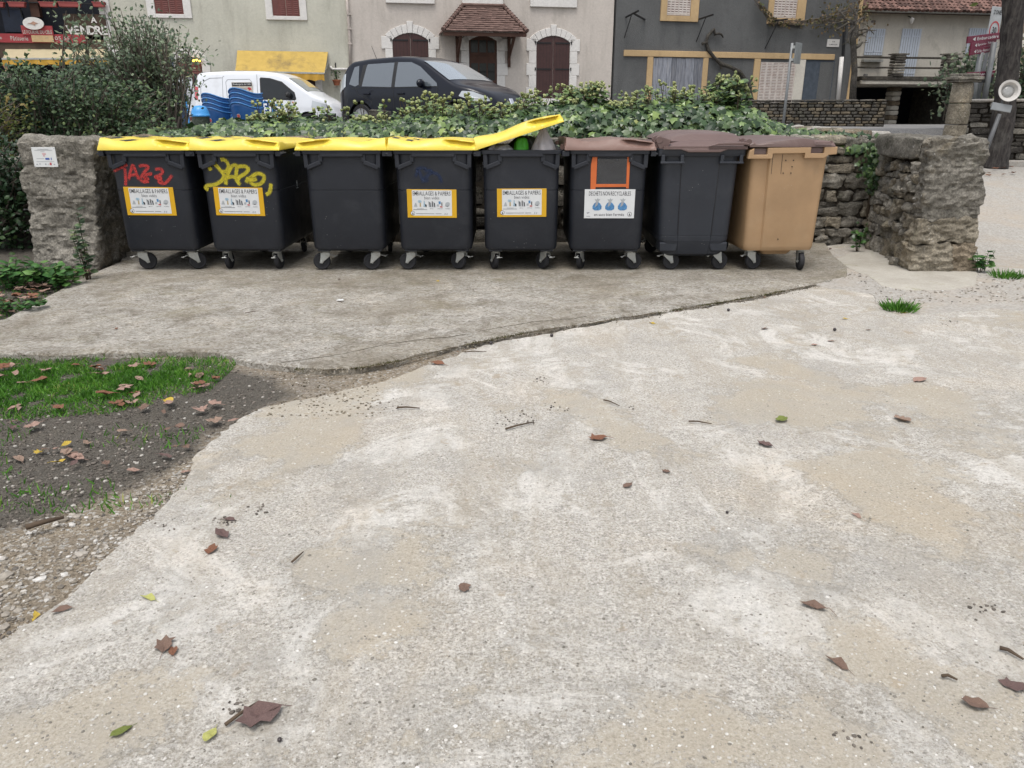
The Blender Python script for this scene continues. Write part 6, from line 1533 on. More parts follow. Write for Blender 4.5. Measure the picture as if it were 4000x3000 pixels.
def arch_shutter(parent, a, b, zbot, zs, zc, y, mat, straps=()):
    pts, _ = arch_pts(a, b, zs, zc, 12); mid = (a+b)/2
    for sd in (0, 1):
        P = [(a if sd == 0 else mid+.008, zbot)]+([(mid-.008, zbot)] if sd == 0 else [(b, zbot)])
        arc = [q for q in pts if (q[0] <= mid+1e-6 if sd == 0 else q[0] >= mid-1e-6)][::-1]
        if sd == 0: arc[0] = (mid-.008, arc[0][1])
        else: arc[-1] = (mid+.008, arc[-1][1])
        m = MB(); m.prism(P+arc, y, y+.04); o = m.build('shutter', mat, parent)
        for k in range(1, 5):
            xx = (a if sd == 0 else mid)+(mid-a)*k/5; g = MB(); g.box(xx-.004, xx+.004, y-.0015, y+.01, zbot+.02, zs-.02); stuff(g.build('board_joint', M_IRON, o))
        for z in straps:
            g = MB(); g.box(a-.06 if sd == 0 else mid+.08, mid-.08 if sd == 0 else b+.06, y-.016, y-.003, z-.025, z+.02); g.box(*((a-.07, a-.03) if sd == 0 else (b+.03, b+.07)), y-.05, y-.0, z-.05, z+.05); g.build('strap_hinge', M_IRON, o)

F1 = Fac(430, 27.6, 2392, 31.0)
zt_ = 9.0
# --- restaurant building on the far left
rh = F1.root('restaurant_building', 'dark fronted bakery restaurant at the far left with red sign boards', 'building')
s0, s1 = F1.sz(-420, 200)[0], F1.sz(418, 200)[0]
m = MB(); m.box(s0, s1-.02, .35, 4.0, -.5, zt_); m.build('wall', M_DARKIN, rh)
m = MB(); F1.box(m, -420, 150, 418, 165+60, .08, -.5); m.build('lower_wall', M_BROWNP, rh)
m = MB(); F1.box(m, 252, 55, 416, 140, .06, -.3); m.build('balcony_panel', M_BROWNP, rh)
for x in (-80, 128):
    m = MB(); F1.box(m, x-17, -60, x+17, 66, .05, -.2); m.build('post', M_WOODB, rh)
m = MB(); F1.box(m, -300, 5, 412, 10, .12, .06); m.build('railing', M_IRON, rh)
for k, x in enumerate((30, 80, 200, 300, 360)):
    m = MB(); F1.box(m, x-2, 8, x+2, 66, .10, .07); m.build('railing_bar', M_IRON, rh)
for x0, x1 in ((-260, -100), (12, 92)):
    m = MB(); F1.box(m, x0, 40, x1, 125, -.30, -.34); m.build('window_pane', simple('night_blue_glass', (.012, .018, .035), .35, .3), rh)
for k, (x0, x1, lb) in enumerate(((-60, 14, 'red planter on the restaurant balcony, cut by the left edge'), (30, 97, 'red planter on the balcony between left edge and brown post'), (152, 222, 'red planter on the balcony just right of the brown post'), (226, 312, 'long red planter on the balcony above the for sale board'), (360, 408, 'short red planter at the right end of the balcony'))):
    a, b, c, d = F1.rect(x0, 7, x1, 27, .3); p_ = F1.world((a+b)/2, .22, c); w_ = b-a; h_ = d-c
    pl = thing('planter', lb, 'planter', tuple(p_), F1.rz, 'red planters along the restaurant balcony')
    m = MB(); m.prism([(-w_/2+.03, 0), (w_/2-.03, 0), (w_/2, h_), (-w_/2, h_)], -.09, .09); m.build('trough', M_PLNT, pl, bevel=.012)
    m = MB(); m.box(-w_/2-.01, w_/2+.01, -.1, .1, h_-.03, h_+.001); m.build('rim', M_PLNT, pl, bevel=.006)
    n_ = 40; V, F, A = scatter(np.stack([NR.uniform(-w_/2, w_/2, n_), NR.uniform(-.06, .06, n_), h_+NR.uniform(0, .16, n_)], 1), rv3(n_)+np.array([0, 0, .8]), rv3(n_), NR.uniform(.05, .09, n_), 'oval'); stuff(npobj('plant', V, F, M_LOWB, pl, {'rnd': A}))
def signboard(name, label, x0, y0, x1, y1, off, mat, texts, tm, cat='sign'):
    a, b, c, d = F1.rect(x0, y0, x1, y1, off); t = thing(name, label, cat, tuple(F1.world((a+b)/2, off, (c+d)/2)), F1.rz)
    m = MB(); m.box(-(b-a)/2, (b-a)/2, 0, .04, -(d-c)/2, (d-c)/2); m.build('board', mat, t)
    if texts:
        for body, fx, fz, fw, fh in texts: m = MB(); add_text(m, body, fx*(b-a), -.006, fz*(d-c), fw*(b-a), fh*(d-c), .01); m.build('lettering', tm, t)
    return t
signboard('fascia_sign', 'long red fascia board with white lettering over the awning at the left', -260, 131, 336, 166, .12, M_REDP, [('Pâtisserie', .055, -.02, .115, .50), ('Boulangerie', -.13, -.02, .14, .50), ('05 65', .34, .05, .10, .45)], M_PBEIGE)
signboard('name_sign', 'red name board under the white oval emblem on the restaurant', 84, 100, 206, 138, .16, M_REDP, [('LE FOURNIL DU CÉLÉ', 0, -.12, .93, .45)], M_PBEIGE)
signboard('menu_sign', 'ochre board under the red name board', 124, 138, 208, 164, .18, M_YTRIM, [], None)
a, b, c, d = F1.rect(90, 67, 172, 116, .2); t = thing('oval_sign', 'white oval sign with a faded brown emblem on the dark balcony', 'sign', tuple(F1.world((a+b)/2, .20, (c+d)/2)), F1.rz)
m = MB(); m.lathe([(.5, 0), (.5, .03)], 32, (0, 0, 0), rotm(R(90))); m.v = [(x*(b-a), y, z*(d-c)) for x, y, z in m.v]; m.build('plate', M_WTRIM, t)
m = MB(); m.prism([(-.28, -.04), (-.12, .02), (.02, .16), (.16, .05), (.24, .02), (.10, -.05), (.06, -.18), (.0, -.12), (-.12, -.05)], -.042, -.031); m.v = [(x*(b-a), y, z*(d-c)) for x, y, z in m.v]; m.build('emblem', simple('faded_brown_print', (.36, .22, .16), .6, .2), t)
a, b, c, d = F1.rect(255, 60, 418, 140, .10); fs_ = thing('for_sale_lettering', 'big white letters reading À VENDRE on the brown balcony panel', 'lettering', tuple(F1.world((a+b)/2, .10, (c+d)/2)), F1.rz)
lt = MB(); add_text(lt, 'A', .20*(b-a), 0, .29*(d-c), None, .30*(d-c), .03); lt.build('letter', M_WTRIM, fs_)
for k, (ch_, cx_) in enumerate(zip('VENDRE', (-.40, -.25, -.06, .12, .28, .42))): lt = MB(); add_text(lt, ch_, cx_*(b-a), 0, -.22*(d-c), None, .44*(d-c), .03); lt.build('letter', M_WTRIM, fs_)
def awning(label, x0, yt, x1, x0b, yb, x1b, yv, proj, mat, matv, name='awning', tilt=0):
    t = F1.root(name, label, 'awning'); A_, B_ = F1.sz(x0, yt), F1.sz(x1, yt+tilt); C_, D_ = F1.sz(x0b, yb, proj), F1.sz(x1b, yb+tilt*1.3, proj); z2 = F1.sz((x0b+x1b)/2, yv, proj)[1]
    m = MB(); nx_ = 30
    m.grid(nx_, 8, lambda i, j: (A_[0]+(B_[0]-A_[0])*i/29+((C_[0]-A_[0])+((D_[0]-B_[0])-(C_[0]-A_[0]))*i/29)*j/7, -.02-proj*j/7, (A_[1]+(B_[1]-A_[1])*i/29)+((C_[1]-A_[1])+((D_[1]-B_[1])-(C_[1]-A_[1]))*i/29)*j/7-.05*math.sin(math.pi*j/7)+.01*math.sin(i*1.3)*math.sin(math.pi*j/7)))
    m.build('cloth', mat, t, smooth=4)
    m = MB(); m.grid(60, 3, lambda i, j: (C_[0]+(D_[0]-C_[0])*i/59, -proj-.02+.02*math.sin(i*.9)*j/2, C_[1]+(D_[1]-C_[1])*i/59-(C_[1]-z2)*(j/2)*(1-.18*abs(math.sin(i*.42))))); m.build('valance', matv, t, smooth=4)
    m = MB(); m.bar((C_[0], -proj-.005, C_[1]+.01), (D_[0], -proj-.005, D_[1]+.01), .05, .05); m.bar((A_[0], -.03, A_[1]-.3), (C_[0], -proj, C_[1]), .03, .03); m.bar((B_[0], -.03, B_[1]-.3), (D_[0], -proj, D_[1]), .03, .03); m.build('frame', M_GALV, t)
    return t
awning('cream awning with yellow valance over the restaurant front, behind the bushes', 22, 188, 420, 8, 231, 426, 258, .9, M_AWN2, M_AWN3)
# --- green house
gh = F1.root('house', 'pale green plastered house with red brown shutters behind the van', 'house')
g0, g1 = F1.sz(418, 200)[0], F1.sz(1362, 130)[0]
m = MB(); m.box(g0, g1, 0, 5, -.5, zt_); m.build('wall', M_PGREEN, gh)
for k in range(9):
    a, b = F1.sz(414, 200)[0], F1.sz(448+(8 if k % 2 else 0), 200)[0]; z = .6+k*.72; m = MB(); m.box(a, b, -.04, .1, z, z+.70); m.build('quoin', M_WTRIM, gh, bevel=.01, seg=1)
for x0, x1, yb, o0, o1, ob in ((593, 705, 55, 560, 735, 70), (1056, 1163, 63, 1028, 1190, 78)):
    a, b, c, d = F1.rect(x0, -160, x1, yb, .02); oa, ob_, oc, od = F1.rect(o0, -180, o1, ob, .04)
    for q in ((oa, a, oc, od), (b, ob_, oc, od)): m = MB(); m.box(q[0], q[1], -.05, .02, q[2], q[3]); m.build('window_surround', M_WTRIM, gh, bevel=.01, seg=1)
    m = MB(); m.box(a, b, -.055, .02, oc, c); m.build('window_sill', M_WTRIM, gh, bevel=.01, seg=1)
    mid = (a+b)/2; louvre(gh, a+.01, mid-.006, c+.01, d, -.012, M_SHRED, 2, 26); louvre(gh, mid+.006, b-.01, c+.01, d, -.012, M_SHRED, 2, 26)
# arched doorway with its lit lamp
a, b, c, d = F1.rect(706, 224, 800, 470, 0); zs = F1.sz(752, 250)[1]; zc = F1.sz(752, 221)[1]
arch_surround(gh, a, b, c, zs, zc, .26, .26, .27, .04, M_WTRIM, .38, 0)
pts, _ = arch_pts(a, b, zs, zc); m = MB(); m.prism([(a, c), (b, c)]+pts[::-1], -.006, .02); m.build('door_recess', M_DARKIN, gh)
dz = F1.sz(752, 243)[1]; louvre(gh, a+.02, (a+b)/2-.005, c, dz, -.02, M_SHRED, 1, 22, None, 'door'); louvre(gh, (a+b)/2+.005, b-.02, c, dz, -.02, M_SHRED, 1, 22, None, 'door')
t = NT('lit_lamp'); t.set(t.bsdf.inputs['Emission Color'], (1.0, .55, .06)); t.set(t.bsdf.inputs['Emission Strength'], 3.0); M_LIT = t.done((.9, .6, .1), .4)
la, lz = F1.sz(767, 237, .1); lm = thing('door_lamp', 'lit oval yellow lamp over the arched red door', 'lamp', tuple(F1.world(la, .08, lz)), F1.rz); m = MB(); m.ball((0, 0, 0), .14, 16, 8, sc=(1, .4, .36)); m.build('glass', M_LIT, lm, smooth=4); m = MB(); m.box(-.15, .15, .03, .07, -.045, .06); m.build('base', M_IRON, lm)
awning('faded yellow awning with mould stains over the shop door, above the van', 927, 197, 1281, 918, 280, 1266, 312, .85, M_AWN, M_AWN3, tilt=6)
a, b, c, d = F1.rect(1120, 300, 1238, 480); m = MB(); m.box(a, b, -.02, .02, c, d); m.build('shop_door', M_SHBR, gh); a2, b2, _, _ = F1.rect(1238, 320, 1264, 480); m = MB(); m.box(a2, b2, -.05, .02, c, d); m.build('door_jamb', M_WTRIM, gh)
# pipes, pot
pw = F1.root('drain_pipe', 'thin painted rain pipe down the joint between green and beige house', 'pipe'); m = MB(); P_ = [F1.sz(x, y, .06) for x, y in ((1352, -40), (1360, 60), (1366, 150), (1369, 268))]; m.tube([(s_, -.06, z) for s_, z in P_], .05, 10); m.build('pipe', M_PIPEW, pw, smooth=4)
for y in (55, 112, 170): s_, z = F1.sz(1360+y*.045, y, .06); m = MB(); m.box(s_-.07, s_+.07, -.12, 0, z-.03, z+.03); m.build('clip', M_PIPEW, pw)
pw = F1.root('wall_pipe', 'short white horizontal pipe bent down beside the yellow awning', 'pipe'); P_ = [F1.sz(x, y, .06) for x, y in ((1366, 270), (1300, 270), (1293, 266), (1291, 258))]; m = MB(); m.tube([(s_, -.06, z) for s_, z in P_], .04, 10); m.build('pipe', M_WTRIM, pw, smooth=4)
s_, z = F1.sz(1316, 334, .2); fp_ = thing('flower_pot', 'terracotta pot with a thin plant hanging on the green wall', 'flower pot', tuple(F1.world(s_, .2, z)), F1.rz)
m = MB(); m.lathe([(.09, 0), (.13, .15), (.15, .155), (.15, .19), (.12, .19)], 18); m.build('pot', M_TERRA, fp_, smooth=R(40)); m = MB(); m.tube([(0, .18, .05), (0, .18, .75)], .02, 6); m.build('bracket', M_IRON, fp_)
n_ = 46; V, F, A = scatter(np.stack([NR.normal(0, .09, n_), NR.normal(0, .06, n_), .22+NR.random(n_)*.28], 1), rv3(n_), rv3(n_), NR.uniform(.05, .1, n_), 'oval'); stuff(npobj('plant', V, F, M_LOWB, fp_, {'rnd': A}))
# --- beige house with white arched openings
bh = F1.root('house', 'beige house with white toothed stone surrounds and brown shutters', 'house')
b0, b1q = F1.sz(1362, 130)[0]+.004, F1.sz(2392, 200)[0]
m = MB(); m.box(b0, b1q, .003, 5, -.5, zt_); m.build('wall', M_PBEIGE, bh)
a, b, c, d = F1.rect(1362, 428, 2392, 470); m = MB(); m.box(b0, b1q, -.12, .1, -.5, F1.sz(2150, 440)[1]); m.build('plinth', M_STONE2, bh)
m = MB(); a_, z_ = F1.sz(2000, 418, .2); a2_, _ = F1.sz(2282, 418, .2); m.box(a_, a2_, -.22, .1, F1.sz(2150, 428, .2)[1], F1.sz(2150, 416, .2)[1]); m.build('ledge', M_YTRIM if False else M_PWHITE, bh, bevel=.01)
for x0, x1, y in ((1506, 1697, 13), (1806, 1965, 19), (2072, 2254, 28)):
    a, b, c, d = F1.rect(x0, -30, x1, y, .06); m = MB(); m.box(a, b, -.09, .02, c, d); m.build('window_sill', M_WTRIM, bh, bevel=.012)
    a, b, c, d = F1.rect(x0+30, -200, x1-30, -30, .02); m = MB(); m.box(a, b, -.02, .02, c, d); m.build('upper_window', M_SHBR, bh)
def arched(x0, x1, yc, ys, ybot, tin, tout, thick, straps, sill=True, shut=True, key=.1):
    a, b, c, d = F1.rect(x0, yc, x1, ybot); zc, zs = F1.sz((x0+x1)/2, yc)[1], F1.sz((x0+x1)/2, ys)[1]
    arch_surround(bh, a, b, c, zs, zc, tin, tout, thick, .045, M_WTRIM, .41, key)
    if sill: m = MB(); m.box(a-.38, b+.38, -.06, .02, c-.27, c-.003); m.build('window_sill', M_WTRIM, bh, bevel=.01)
    if shut: arch_shutter(bh, a+.01, b-.01, c+.01, zs, zc-.01, -.02, M_SHBR, [F1.sz((x0+x1)/2, y)[1] for y in straps])
    return a, b, c, zs, zc
arched(1537, 1676, 129, 157, 400, .26, .38, .28, (157, 290))
arched(2094, 2224, 140, 166, 385, .28, .37, .27, (168, 270, 371))
a, b, c, zs, zc = arched(1833, 1941, 140, 160, 430, .30, .40, .20, (), sill=False, shut=False, key=.0)
pts, _ = arch_pts(a, b, zs, zc); m = MB(); m.prism([(a, c), (b, c)]+pts[::-1], -.008, .02); dr = m.build('door', M_WOODB, bh)
M_DGL = simple('door_glass', (.02, .022, .02), .2, .3); zt2 = F1.sz(1887, 212)[1]
w_ = (b-a)
for k in range(3):
    xa_, xb_ = a+w_*(.07+.30*k), a+w_*(.07+.30*k+.25); m = MB(); m.box(xa_, xb_, -.014, -.004, zt2+.06, zs+.02); m.build('pane', M_DGL, dr)
    for r_ in range(2):
        za = F1.sz(1887, 285)[1]+(zt2-.10-F1.sz(1887, 285)[1])*r_/2*1.0; hh = (zt2-.12-F1.sz(1887, 285)[1])/2-.04; m = MB(); m.box(xa_, xb_, -.014, -.004, za-.25, za-.25+hh+.1); m.build('pane', M_DGL, dr)
m = MB(); m.box(a, b, -.022, -.004, zt2-.05, zt2+.04); m.build('transom', M_WOODB, dr)
# --- tiled porch over the door
pr = F1.root('porch_roof', 'small hipped porch roof of brown flat tiles over the beige house door', 'porch')
PRJ = 1.25
(ra, rz_), (rb, _) = F1.sz(1808, 21), F1.sz(1966, 21); (ea, ez), (eb, _) = F1.sz(1730, 118, PRJ), F1.sz(2060, 122, PRJ)
rowsn = 12; sl_len = math.hypot(PRJ, rz_-ez); ang = math.atan2(rz_-ez, PRJ)
tm = MB(); tm.obox((0, 0, 0), (.178, sl_len/rowsn*1.5, .03)); tmesh = tm.mesh('tile', M_ROOFT)
for k in range(rowsn):
    f = (k+.5)/rowsn; y = -PRJ*(1-f); z = ez+(rz_-ez)*f; xa_, xb_ = ea+(ra-ea)*f, eb+(rb-eb)*f; n_ = max(1, int((xb_-xa_)/.18)); off = .09*(k % 2)
    for i in range(n_):
        x = xa_+.10+(xb_-xa_-.2)*((i+.5)/n_)+(off-.045)*.6
        o = bpy.data.objects.new('tile', tmesh); put(o, pr); o.location = (x, y, z+rnd.uniform(-.006, .008)); o.rotation_euler = (ang-R(13)+rnd.uniform(-.03, .03), rnd.uniform(-.015, .015), rnd.uniform(-.02, .02))
for (xe, xr_, sd) in ((ea, ra, -1), (eb, rb, 1)):
    m = MB(); m.add([(xe, -PRJ, ez), (xe, 0, ez), (xr_, 0, rz_), (xe+sd*.0, -PRJ, ez-.04), (xe, 0, ez-.04)], [(0, 1, 2), (0, 1, 4, 3)]); m.build('hip_side', M_ROOFT, pr)
    for k in range(11):
        f0, f1_ = k/11, (k+1.25)/11; p0 = Vector((xe+(xr_-xe)*f0, -PRJ*(1-f0), ez+(rz_-ez)*f0+.03)); p1 = Vector((xe+(xr_-xe)*f1_, -PRJ*(1-f1_), ez+(rz_-ez)*f1_+.015)); m = MB(); m.tube([p0, p1], [.075, .055], 8); m.build('hip_tile', M_ROOFT, pr)
m = MB(); m.tube([(ra-.05, -.06, rz_+.02), (rb+.05, -.06, rz_+.02)], .06, 8); m.build('ridge_tile', M_ROOFT, pr)
m = MB(); m.add([(ea, -PRJ, ez-.02), (eb, -PRJ, ez-.02), (rb, 0, rz_-.03), (ra, 0, rz_-.03)], [(0, 1, 2, 3)]); m.build('under_boarding', M_WOODB, pr)
m = MB(); m.box(ea+.02, eb-.02, -PRJ+.02, -PRJ+.10, ez-.16, ez-.045); m.build('fascia', M_WOODB, pr)
for x in (1789, 1989):
    s_, zb_ = F1.sz(x, 262, .12); m = MB(); m.box(s_-.05, s_+.05, -.14, 0, zb_, ez-.1); m.build('bracket_post', M_WOODB, pr, bevel=.01); m = MB(); m.bar((s_, -.08, ez-.75), (s_, -PRJ+.12, ez-.12), .08, .10); m.build('bracket_strut', M_WOODB, pr); m = MB(); m.box(s_-.05, s_+.05, -PRJ+.04, 0, ez-.15, ez-.05); m.build('bracket_beam', M_WOODB, pr)

# --- dark roughcast house
F2 = Fac(2392, 31.0, 3345, 34.0)
dh = F2.root('house', 'dark grey roughcast house with ochre window frames and plank door', 'house')
d0, d1 = 0.0, F2.sz(3338, 150)[0]
m = MB(); m.box(d0, d1, 0, 5, -.5, 10); m.build('wall', M_PDARK, dh)
m = MB(); m.box(d1, d1+.16, -.02, 5, -.5, 10); m.build('corner_strip', M_YTRIM, dh)
a, b, c, d = F2.rect(2438, 197, 3262, 224, .05); za, zb_ = F2.sz(2600, 222, .05)[1], F2.sz(2600, 198, .05)[1]; m = MB(); m.box(a, b, -.06, .02, za, zb_); m.build('lintel', M_YTRIM, dh, bevel=.012)
LZ = za
for x0, x1, yb, xo0, xo1, yo in ((2610, 2704, 62, 2587, 2736, 84), (3030, 3122, 72, 3010, 3156, 96)):
    a, b, c, d = F2.rect(x0, -160, x1, yb, .02); oa, ob_, oc, od = F2.rect(xo0, -170, xo1, yo, .05)
    for q in ((oa, a), (b, ob_)): m = MB(); m.box(q[0], q[1], -.06, .02, oc, od); m.build('window_surround', M_YTRIM, dh, bevel=.01)
    m = MB(); m.box(a, b, -.064, .02, oc, c); m.build('window_sill', M_YTRIM, dh, bevel=.01)
    mid = (a+b)/2; louvre(dh, a+.01, mid-.005, c+.02, d, -.012, M_SHWH, 3, 22, M_SLOT); louvre(dh, mid+.005, b-.01, c+.02, d, -.012, M_SHWH, 3, 22, M_SLOT)
def jamb(x0, x1, y1, mat): a, b, c, d = F2.rect(x0, 300, x1, y1, .04); m = MB(); m.box(a, b, -.05, .02, c-.3, LZ); m.build('door_jamb', mat, dh, bevel=.012)
jamb(2523, 2545, 420, M_YTRIM); jamb(2738, 2758, 420, M_YTRIM); jamb(2936, 2960, 420, M_YTRIM); jamb(3098, 3134, 420, M_PWHITE)
a, b, _, _ = F2.rect(2545, 300, 2738, 420); zb2 = F2.sz(2640, 430)[1]; n_ = 11
pdn = None
for k in range(n_):
    xa_, xb_ = a+(b-a)*k/n_+.006, a+(b-a)*(k+1)/n_-.004; m = MB(); m.box(xa_, xb_, -.02-.006*(k % 2), .015, zb2+rnd.uniform(0, .05), LZ-.02-rnd.uniform(0, .05)); m.build('plank', M_PLANK, dh)
a, b, _, _ = F2.rect(2960, 300, 3098, 420); louvre(dh, a+.01, b-.03, zb2, LZ-.12, -.015, M_SHWH, 6, 30, M_SLOT, 'slotted_shutter', .03)
a, b, _, _ = F2.rect(3134, 300, 3245, 420); m = MB(); m.box(a, b, -.015, .02, zb2, LZ-.02); m.build('blind_panel', M_GREYD, dh); m = MB(); m.box((a+b)/2, b-.04, -.02, -.01, zb2, LZ-.08); m.build('blind_panel', M_PDARK, dh)
# trellis brackets
for (p0, p1, p2, p3), lb in ((((2446, 67), (2494, 42), (2467, 58), (2440, 147)), 'left'), (((2729, 76), (2786, 57), (2757, 68), (2721, 162)), 'middle'), (((3006, 84), (3076, 75), (3040, 84), (2989, 190)), 'right')):
    m = MB(); e0, e1, e2 = F2.sz(*p0, .05), F2.sz(*p1, .9), F2.sz(*p2, .5); e3 = F2.sz(*p3, .02)
    m.bar((e0[0], -.02, e0[1]), (e1[0], -.9, e1[1]), .05, .05); m.tube([(e2[0], -.5, e2[1]), (e3[0], 0, e3[1])], .018, 6); m.build('trellis_bracket', M_IRON, dh)
e0, e1 = F2.sz(2478, 54, .6), F2.sz(2520, 77, .05); m = MB(); m.bar((e0[0], -.6, e0[1]), (e1[0], -.03, e1[1]), .05, .05); m.build('trellis_bracket', M_IRON, dh)
# vine on its wall
vi = F2.root('vine', 'bare twisted black vine trunk climbing the dark house beside the plank door', 'vine')
P_ = [F2.sz(x, y, .1) for x, y in ((2938, 400), (2928, 345), (2915, 315), (2890, 280), (2850, 262), (2815, 250), (2790, 225), (2768, 195), (2760, 165), (2766, 140), (2782, 122), (2790, 112))]
m = MB(); m.tube([(s_, -.10+.03*math.sin(k), z) for k, (s_, z) in enumerate(P_)], [.09, .085, .08, .08, .07, .08, .06, .075, .06, .065, .05, .035], 8); m.build('trunk', M_STONE_D, vi, smooth=4)
for pts_ in (((2788, 116), (2794, 135), (2806, 130), (2818, 134), (2825, 147)), ((2764, 165), (2752, 168), (2742, 171)), ((2815, 252), (2818, 268))):
    m = MB(); q = [F2.sz(x, y, .1) for x, y in pts_]; m.tube([(s_, -.10, z) for s_, z in q], [.055, .05, .045, .04, .02][:len(q)], 7); m.build('branch', M_STONE_D, vi, smooth=4)
# street name plate
a, b, c, d = F2.rect(3232, 153, 3279, 183, .03); t = thing('street_name_plate', 'white street name plate on the dark house', 'sign', tuple(F2.world((a+b)/2, .03, (c+d)/2)), F2.rz)
m = MB(); m.box(-(b-a)/2, (b-a)/2, 0, .025, -(d-c)/2, (d-c)/2); m.build('plate', M_WTRIM, t); m = MB(); add_text(m, 'RUE', 0, -.003, .18*(d-c), .22*(b-a), .16*(d-c), .01); add_text(m, 'du MOULIN', 0, -.003, -.20*(d-c), .66*(b-a), .17*(d-c), .01); m.build('lettering', M_INK, t)
pw = F2.root('drain_pipe', 'dark rain pipe near the right corner of the dark house', 'pipe'); P_ = [F2.sz(x, y, .07) for x, y in ((3302, 60), (3300, 110), (3293, 225))]; m = MB(); m.tube([(s_, -.07, z) for s_, z in P_], .05, 8); m.build('pipe', M_PIPED, pw, smooth=4)
pw = F2.root('pipe_guard', 'white pipe guard at the foot of the right corner of the dark house', 'pipe'); P_ = [F2.sz(x, y, .1) for x, y in ((3288, 222), (3272, 400))]; m = MB(); m.tube([(s_, -.1, z) for s_, z in P_], .085, 8); m.build('pipe', M_WTRIM, pw, smooth=4)
# dead creeper and leafy bits along its upper right window
cr = F2.root('creeper', 'thin autumn creeper hanging round the upper right window of the dark house', 'creeper')
P, D = [], []
for i in range(380):
    t_ = rnd.random(); 
    if t_ < .18: x, y = 2950+70*rnd.random()**.5, 0; y = (x-2950)*1.15; x += rnd.gauss(0, 5)
    elif t_ < .45: x, y = rnd.uniform(3000, 3230), 88+rnd.gauss(0, 9)
    else: x, y = rnd.uniform(3200, 3395), 60+rnd.gauss(0, 34)-(x-3200)*.0
    s_, z = F2.sz(x, y, .2); P.append((s_, -.15-.25*rnd.random(), z))
P = np.array(P); n_ = len(P); V, F, A = scatter(P, rv3(n_)+np.array([0, 0, -.6]), rv3(n_), NR.uniform(.07, .14, n_), 'oval', None, 1.5); stuff(npobj('foliage', V, F, M_CREEP, cr, {'rnd': A}))
m = MB()
for k in range(16):
    q = [F2.sz(x+rnd.uniform(-14, 14), y+rnd.uniform(-12, 12), .2) for x, y in ((2955, 5), (3015, 85), (3110, 90), (3220, 80), (3340, 40+rnd.uniform(-40, 60)))][rnd.choice([0, 1, 2]):]; m.tube([(s_, -.2, z) for s_, z in q], .012, 4)
stuff(m.build('stems', M_TWIG, cr))

# --- bare little tree at the corner
bt = thing('tree', 'bare crooked little tree at the corner between dark and white house', 'tree', tuple(at(3330, 395, 24)), 0); B_ = bt.location.copy()
def tpath(pts, Y=24): return [at(x, y, Y)-B_ for x, y in pts]
m = MB(); m.tube(tpath([(3330, 395), (3333, 330), (3338, 280), (3336, 230), (3334, 190), (3332, 155), (3342, 120), (3345, 98), (3338, 84)]), [.10, .09, .085, .085, .08, .085, .09, .07, .05], 10); m.build('trunk', M_STONE_D, bt, smooth=4)
m = MB(); rr = random.Random(3)
for pts_ in ([(3342, 90), (3320, 78), (3290, 85), (3262, 90)], [(3340, 84), (3345, 60), (3335, 40)], [(3344, 98), (3360, 76), (3372, 68)], [(3334, 128), (3350, 118), (3375, 112), (3402, 120)], [(3340, 130), (3362, 132), (3390, 118)], [(3345, 185), (3358, 176), (3366, 168)], [(3334, 150), (3345, 146), (3362, 128)], [(3338, 84), (3310, 92), (3280, 110), (3258, 118)], [(3342, 100), (3318, 130), (3312, 165)], [(3330, 95), (3300, 70), (3280, 45)]):
    m.tube(tpath(pts_), [.055, .045, .03, .015][:len(pts_)], 6)
    for k in range(4): e = pts_[-1]; m.tube(tpath([e, (e[0]+rr.uniform(-30, 30), e[1]+rr.uniform(-20, 18))]), [.016, .006], 4)
stuff(m.build('branches', M_STONE_D, bt))
P = np.array([tuple(at(3345+rnd.gauss(0, 45), 75+rnd.gauss(0, 38), 24+rnd.uniform(-.4, .4))-B_) for k in range(120)]); n_ = len(P); V, F, A = scatter(P, rv3(n_)+np.array([0, 0, -.7]), rv3(n_), NR.uniform(.06, .11, n_), 'oval', .3+.7*NR.random(n_), 1.3); stuff(npobj('leaves', V, F, M_CREEP, bt, {'rnd': A}))

# --- white house on the right with balcony and garage
F3 = Fac(3345, 36.0, 4000, 37.5)
wh = F3.root('house', 'off white house with pale blue shutters, balcony and dark garage openings', 'house')
w0, w1 = -.6, F3.sz(4400, 200)[0]
zbal = F3.sz(3520, 302)[1]; zeave = F3.sz(3600, 50)[1]
m = MB(); m.box(w0, w1, 0, 5, zbal-.165, zeave+.3); m.build('wall', M_PWHITE, wh)
g = [(3296, 3478), (3516, 3702)]
m = MB(); m.box(w0, w1, 2.5, 5, -.5, zbal-.17); m.build('garage_back_wall', M_DARKIN, wh)
a, b = F3.sz(3480, 400)[0], F3.sz(3514, 400)[0]; zg = F3.sz(3550, 338)[1]
rockfr = (Vector((0, 0, 0)), Vector((1, 0, 0)), Vector((0, 0, 1)), Vector((0, -1, 0)))
for k in range(12): m = MB(); vs, fs = rock([(a, zg-.2*k-.19), (b, zg-.2*k-.19), (b, zg-.2*k), (a, zg-.2*k)], rockfr, -.5, .05, 3, 8, .02, 4, k); m.add(vs, fs); m.build('pier_stone', M_PWHITE if k % 3 else M_STONE_Y, wh, fix=False, smooth=R(40))
m = MB(); m.box(w0, w1, -.02, 2.49, zg, zbal-.17); m.build('garage_lintel', M_PWHITE, wh)
m = MB(); m.box(w0, F3.sz(3900, 300)[0], -1.1, .05, zbal-.16, zbal); m.build('balcony_slab', M_STONE_D, wh, bevel=.02)
m = MB(); m.box(w0, F3.sz(3900, 300)[0], -1.06, -.9, zbal-.32, zbal-.165); m.build('balcony_beam', M_PWHITE, wh, bevel=.02)
a, _ = F3.sz(3702, 400); m = MB(); m.box(a, w1, -.3, 2.5, -.5, zbal-.17); m.build('garage_side_wall', M_STONE_D, wh)
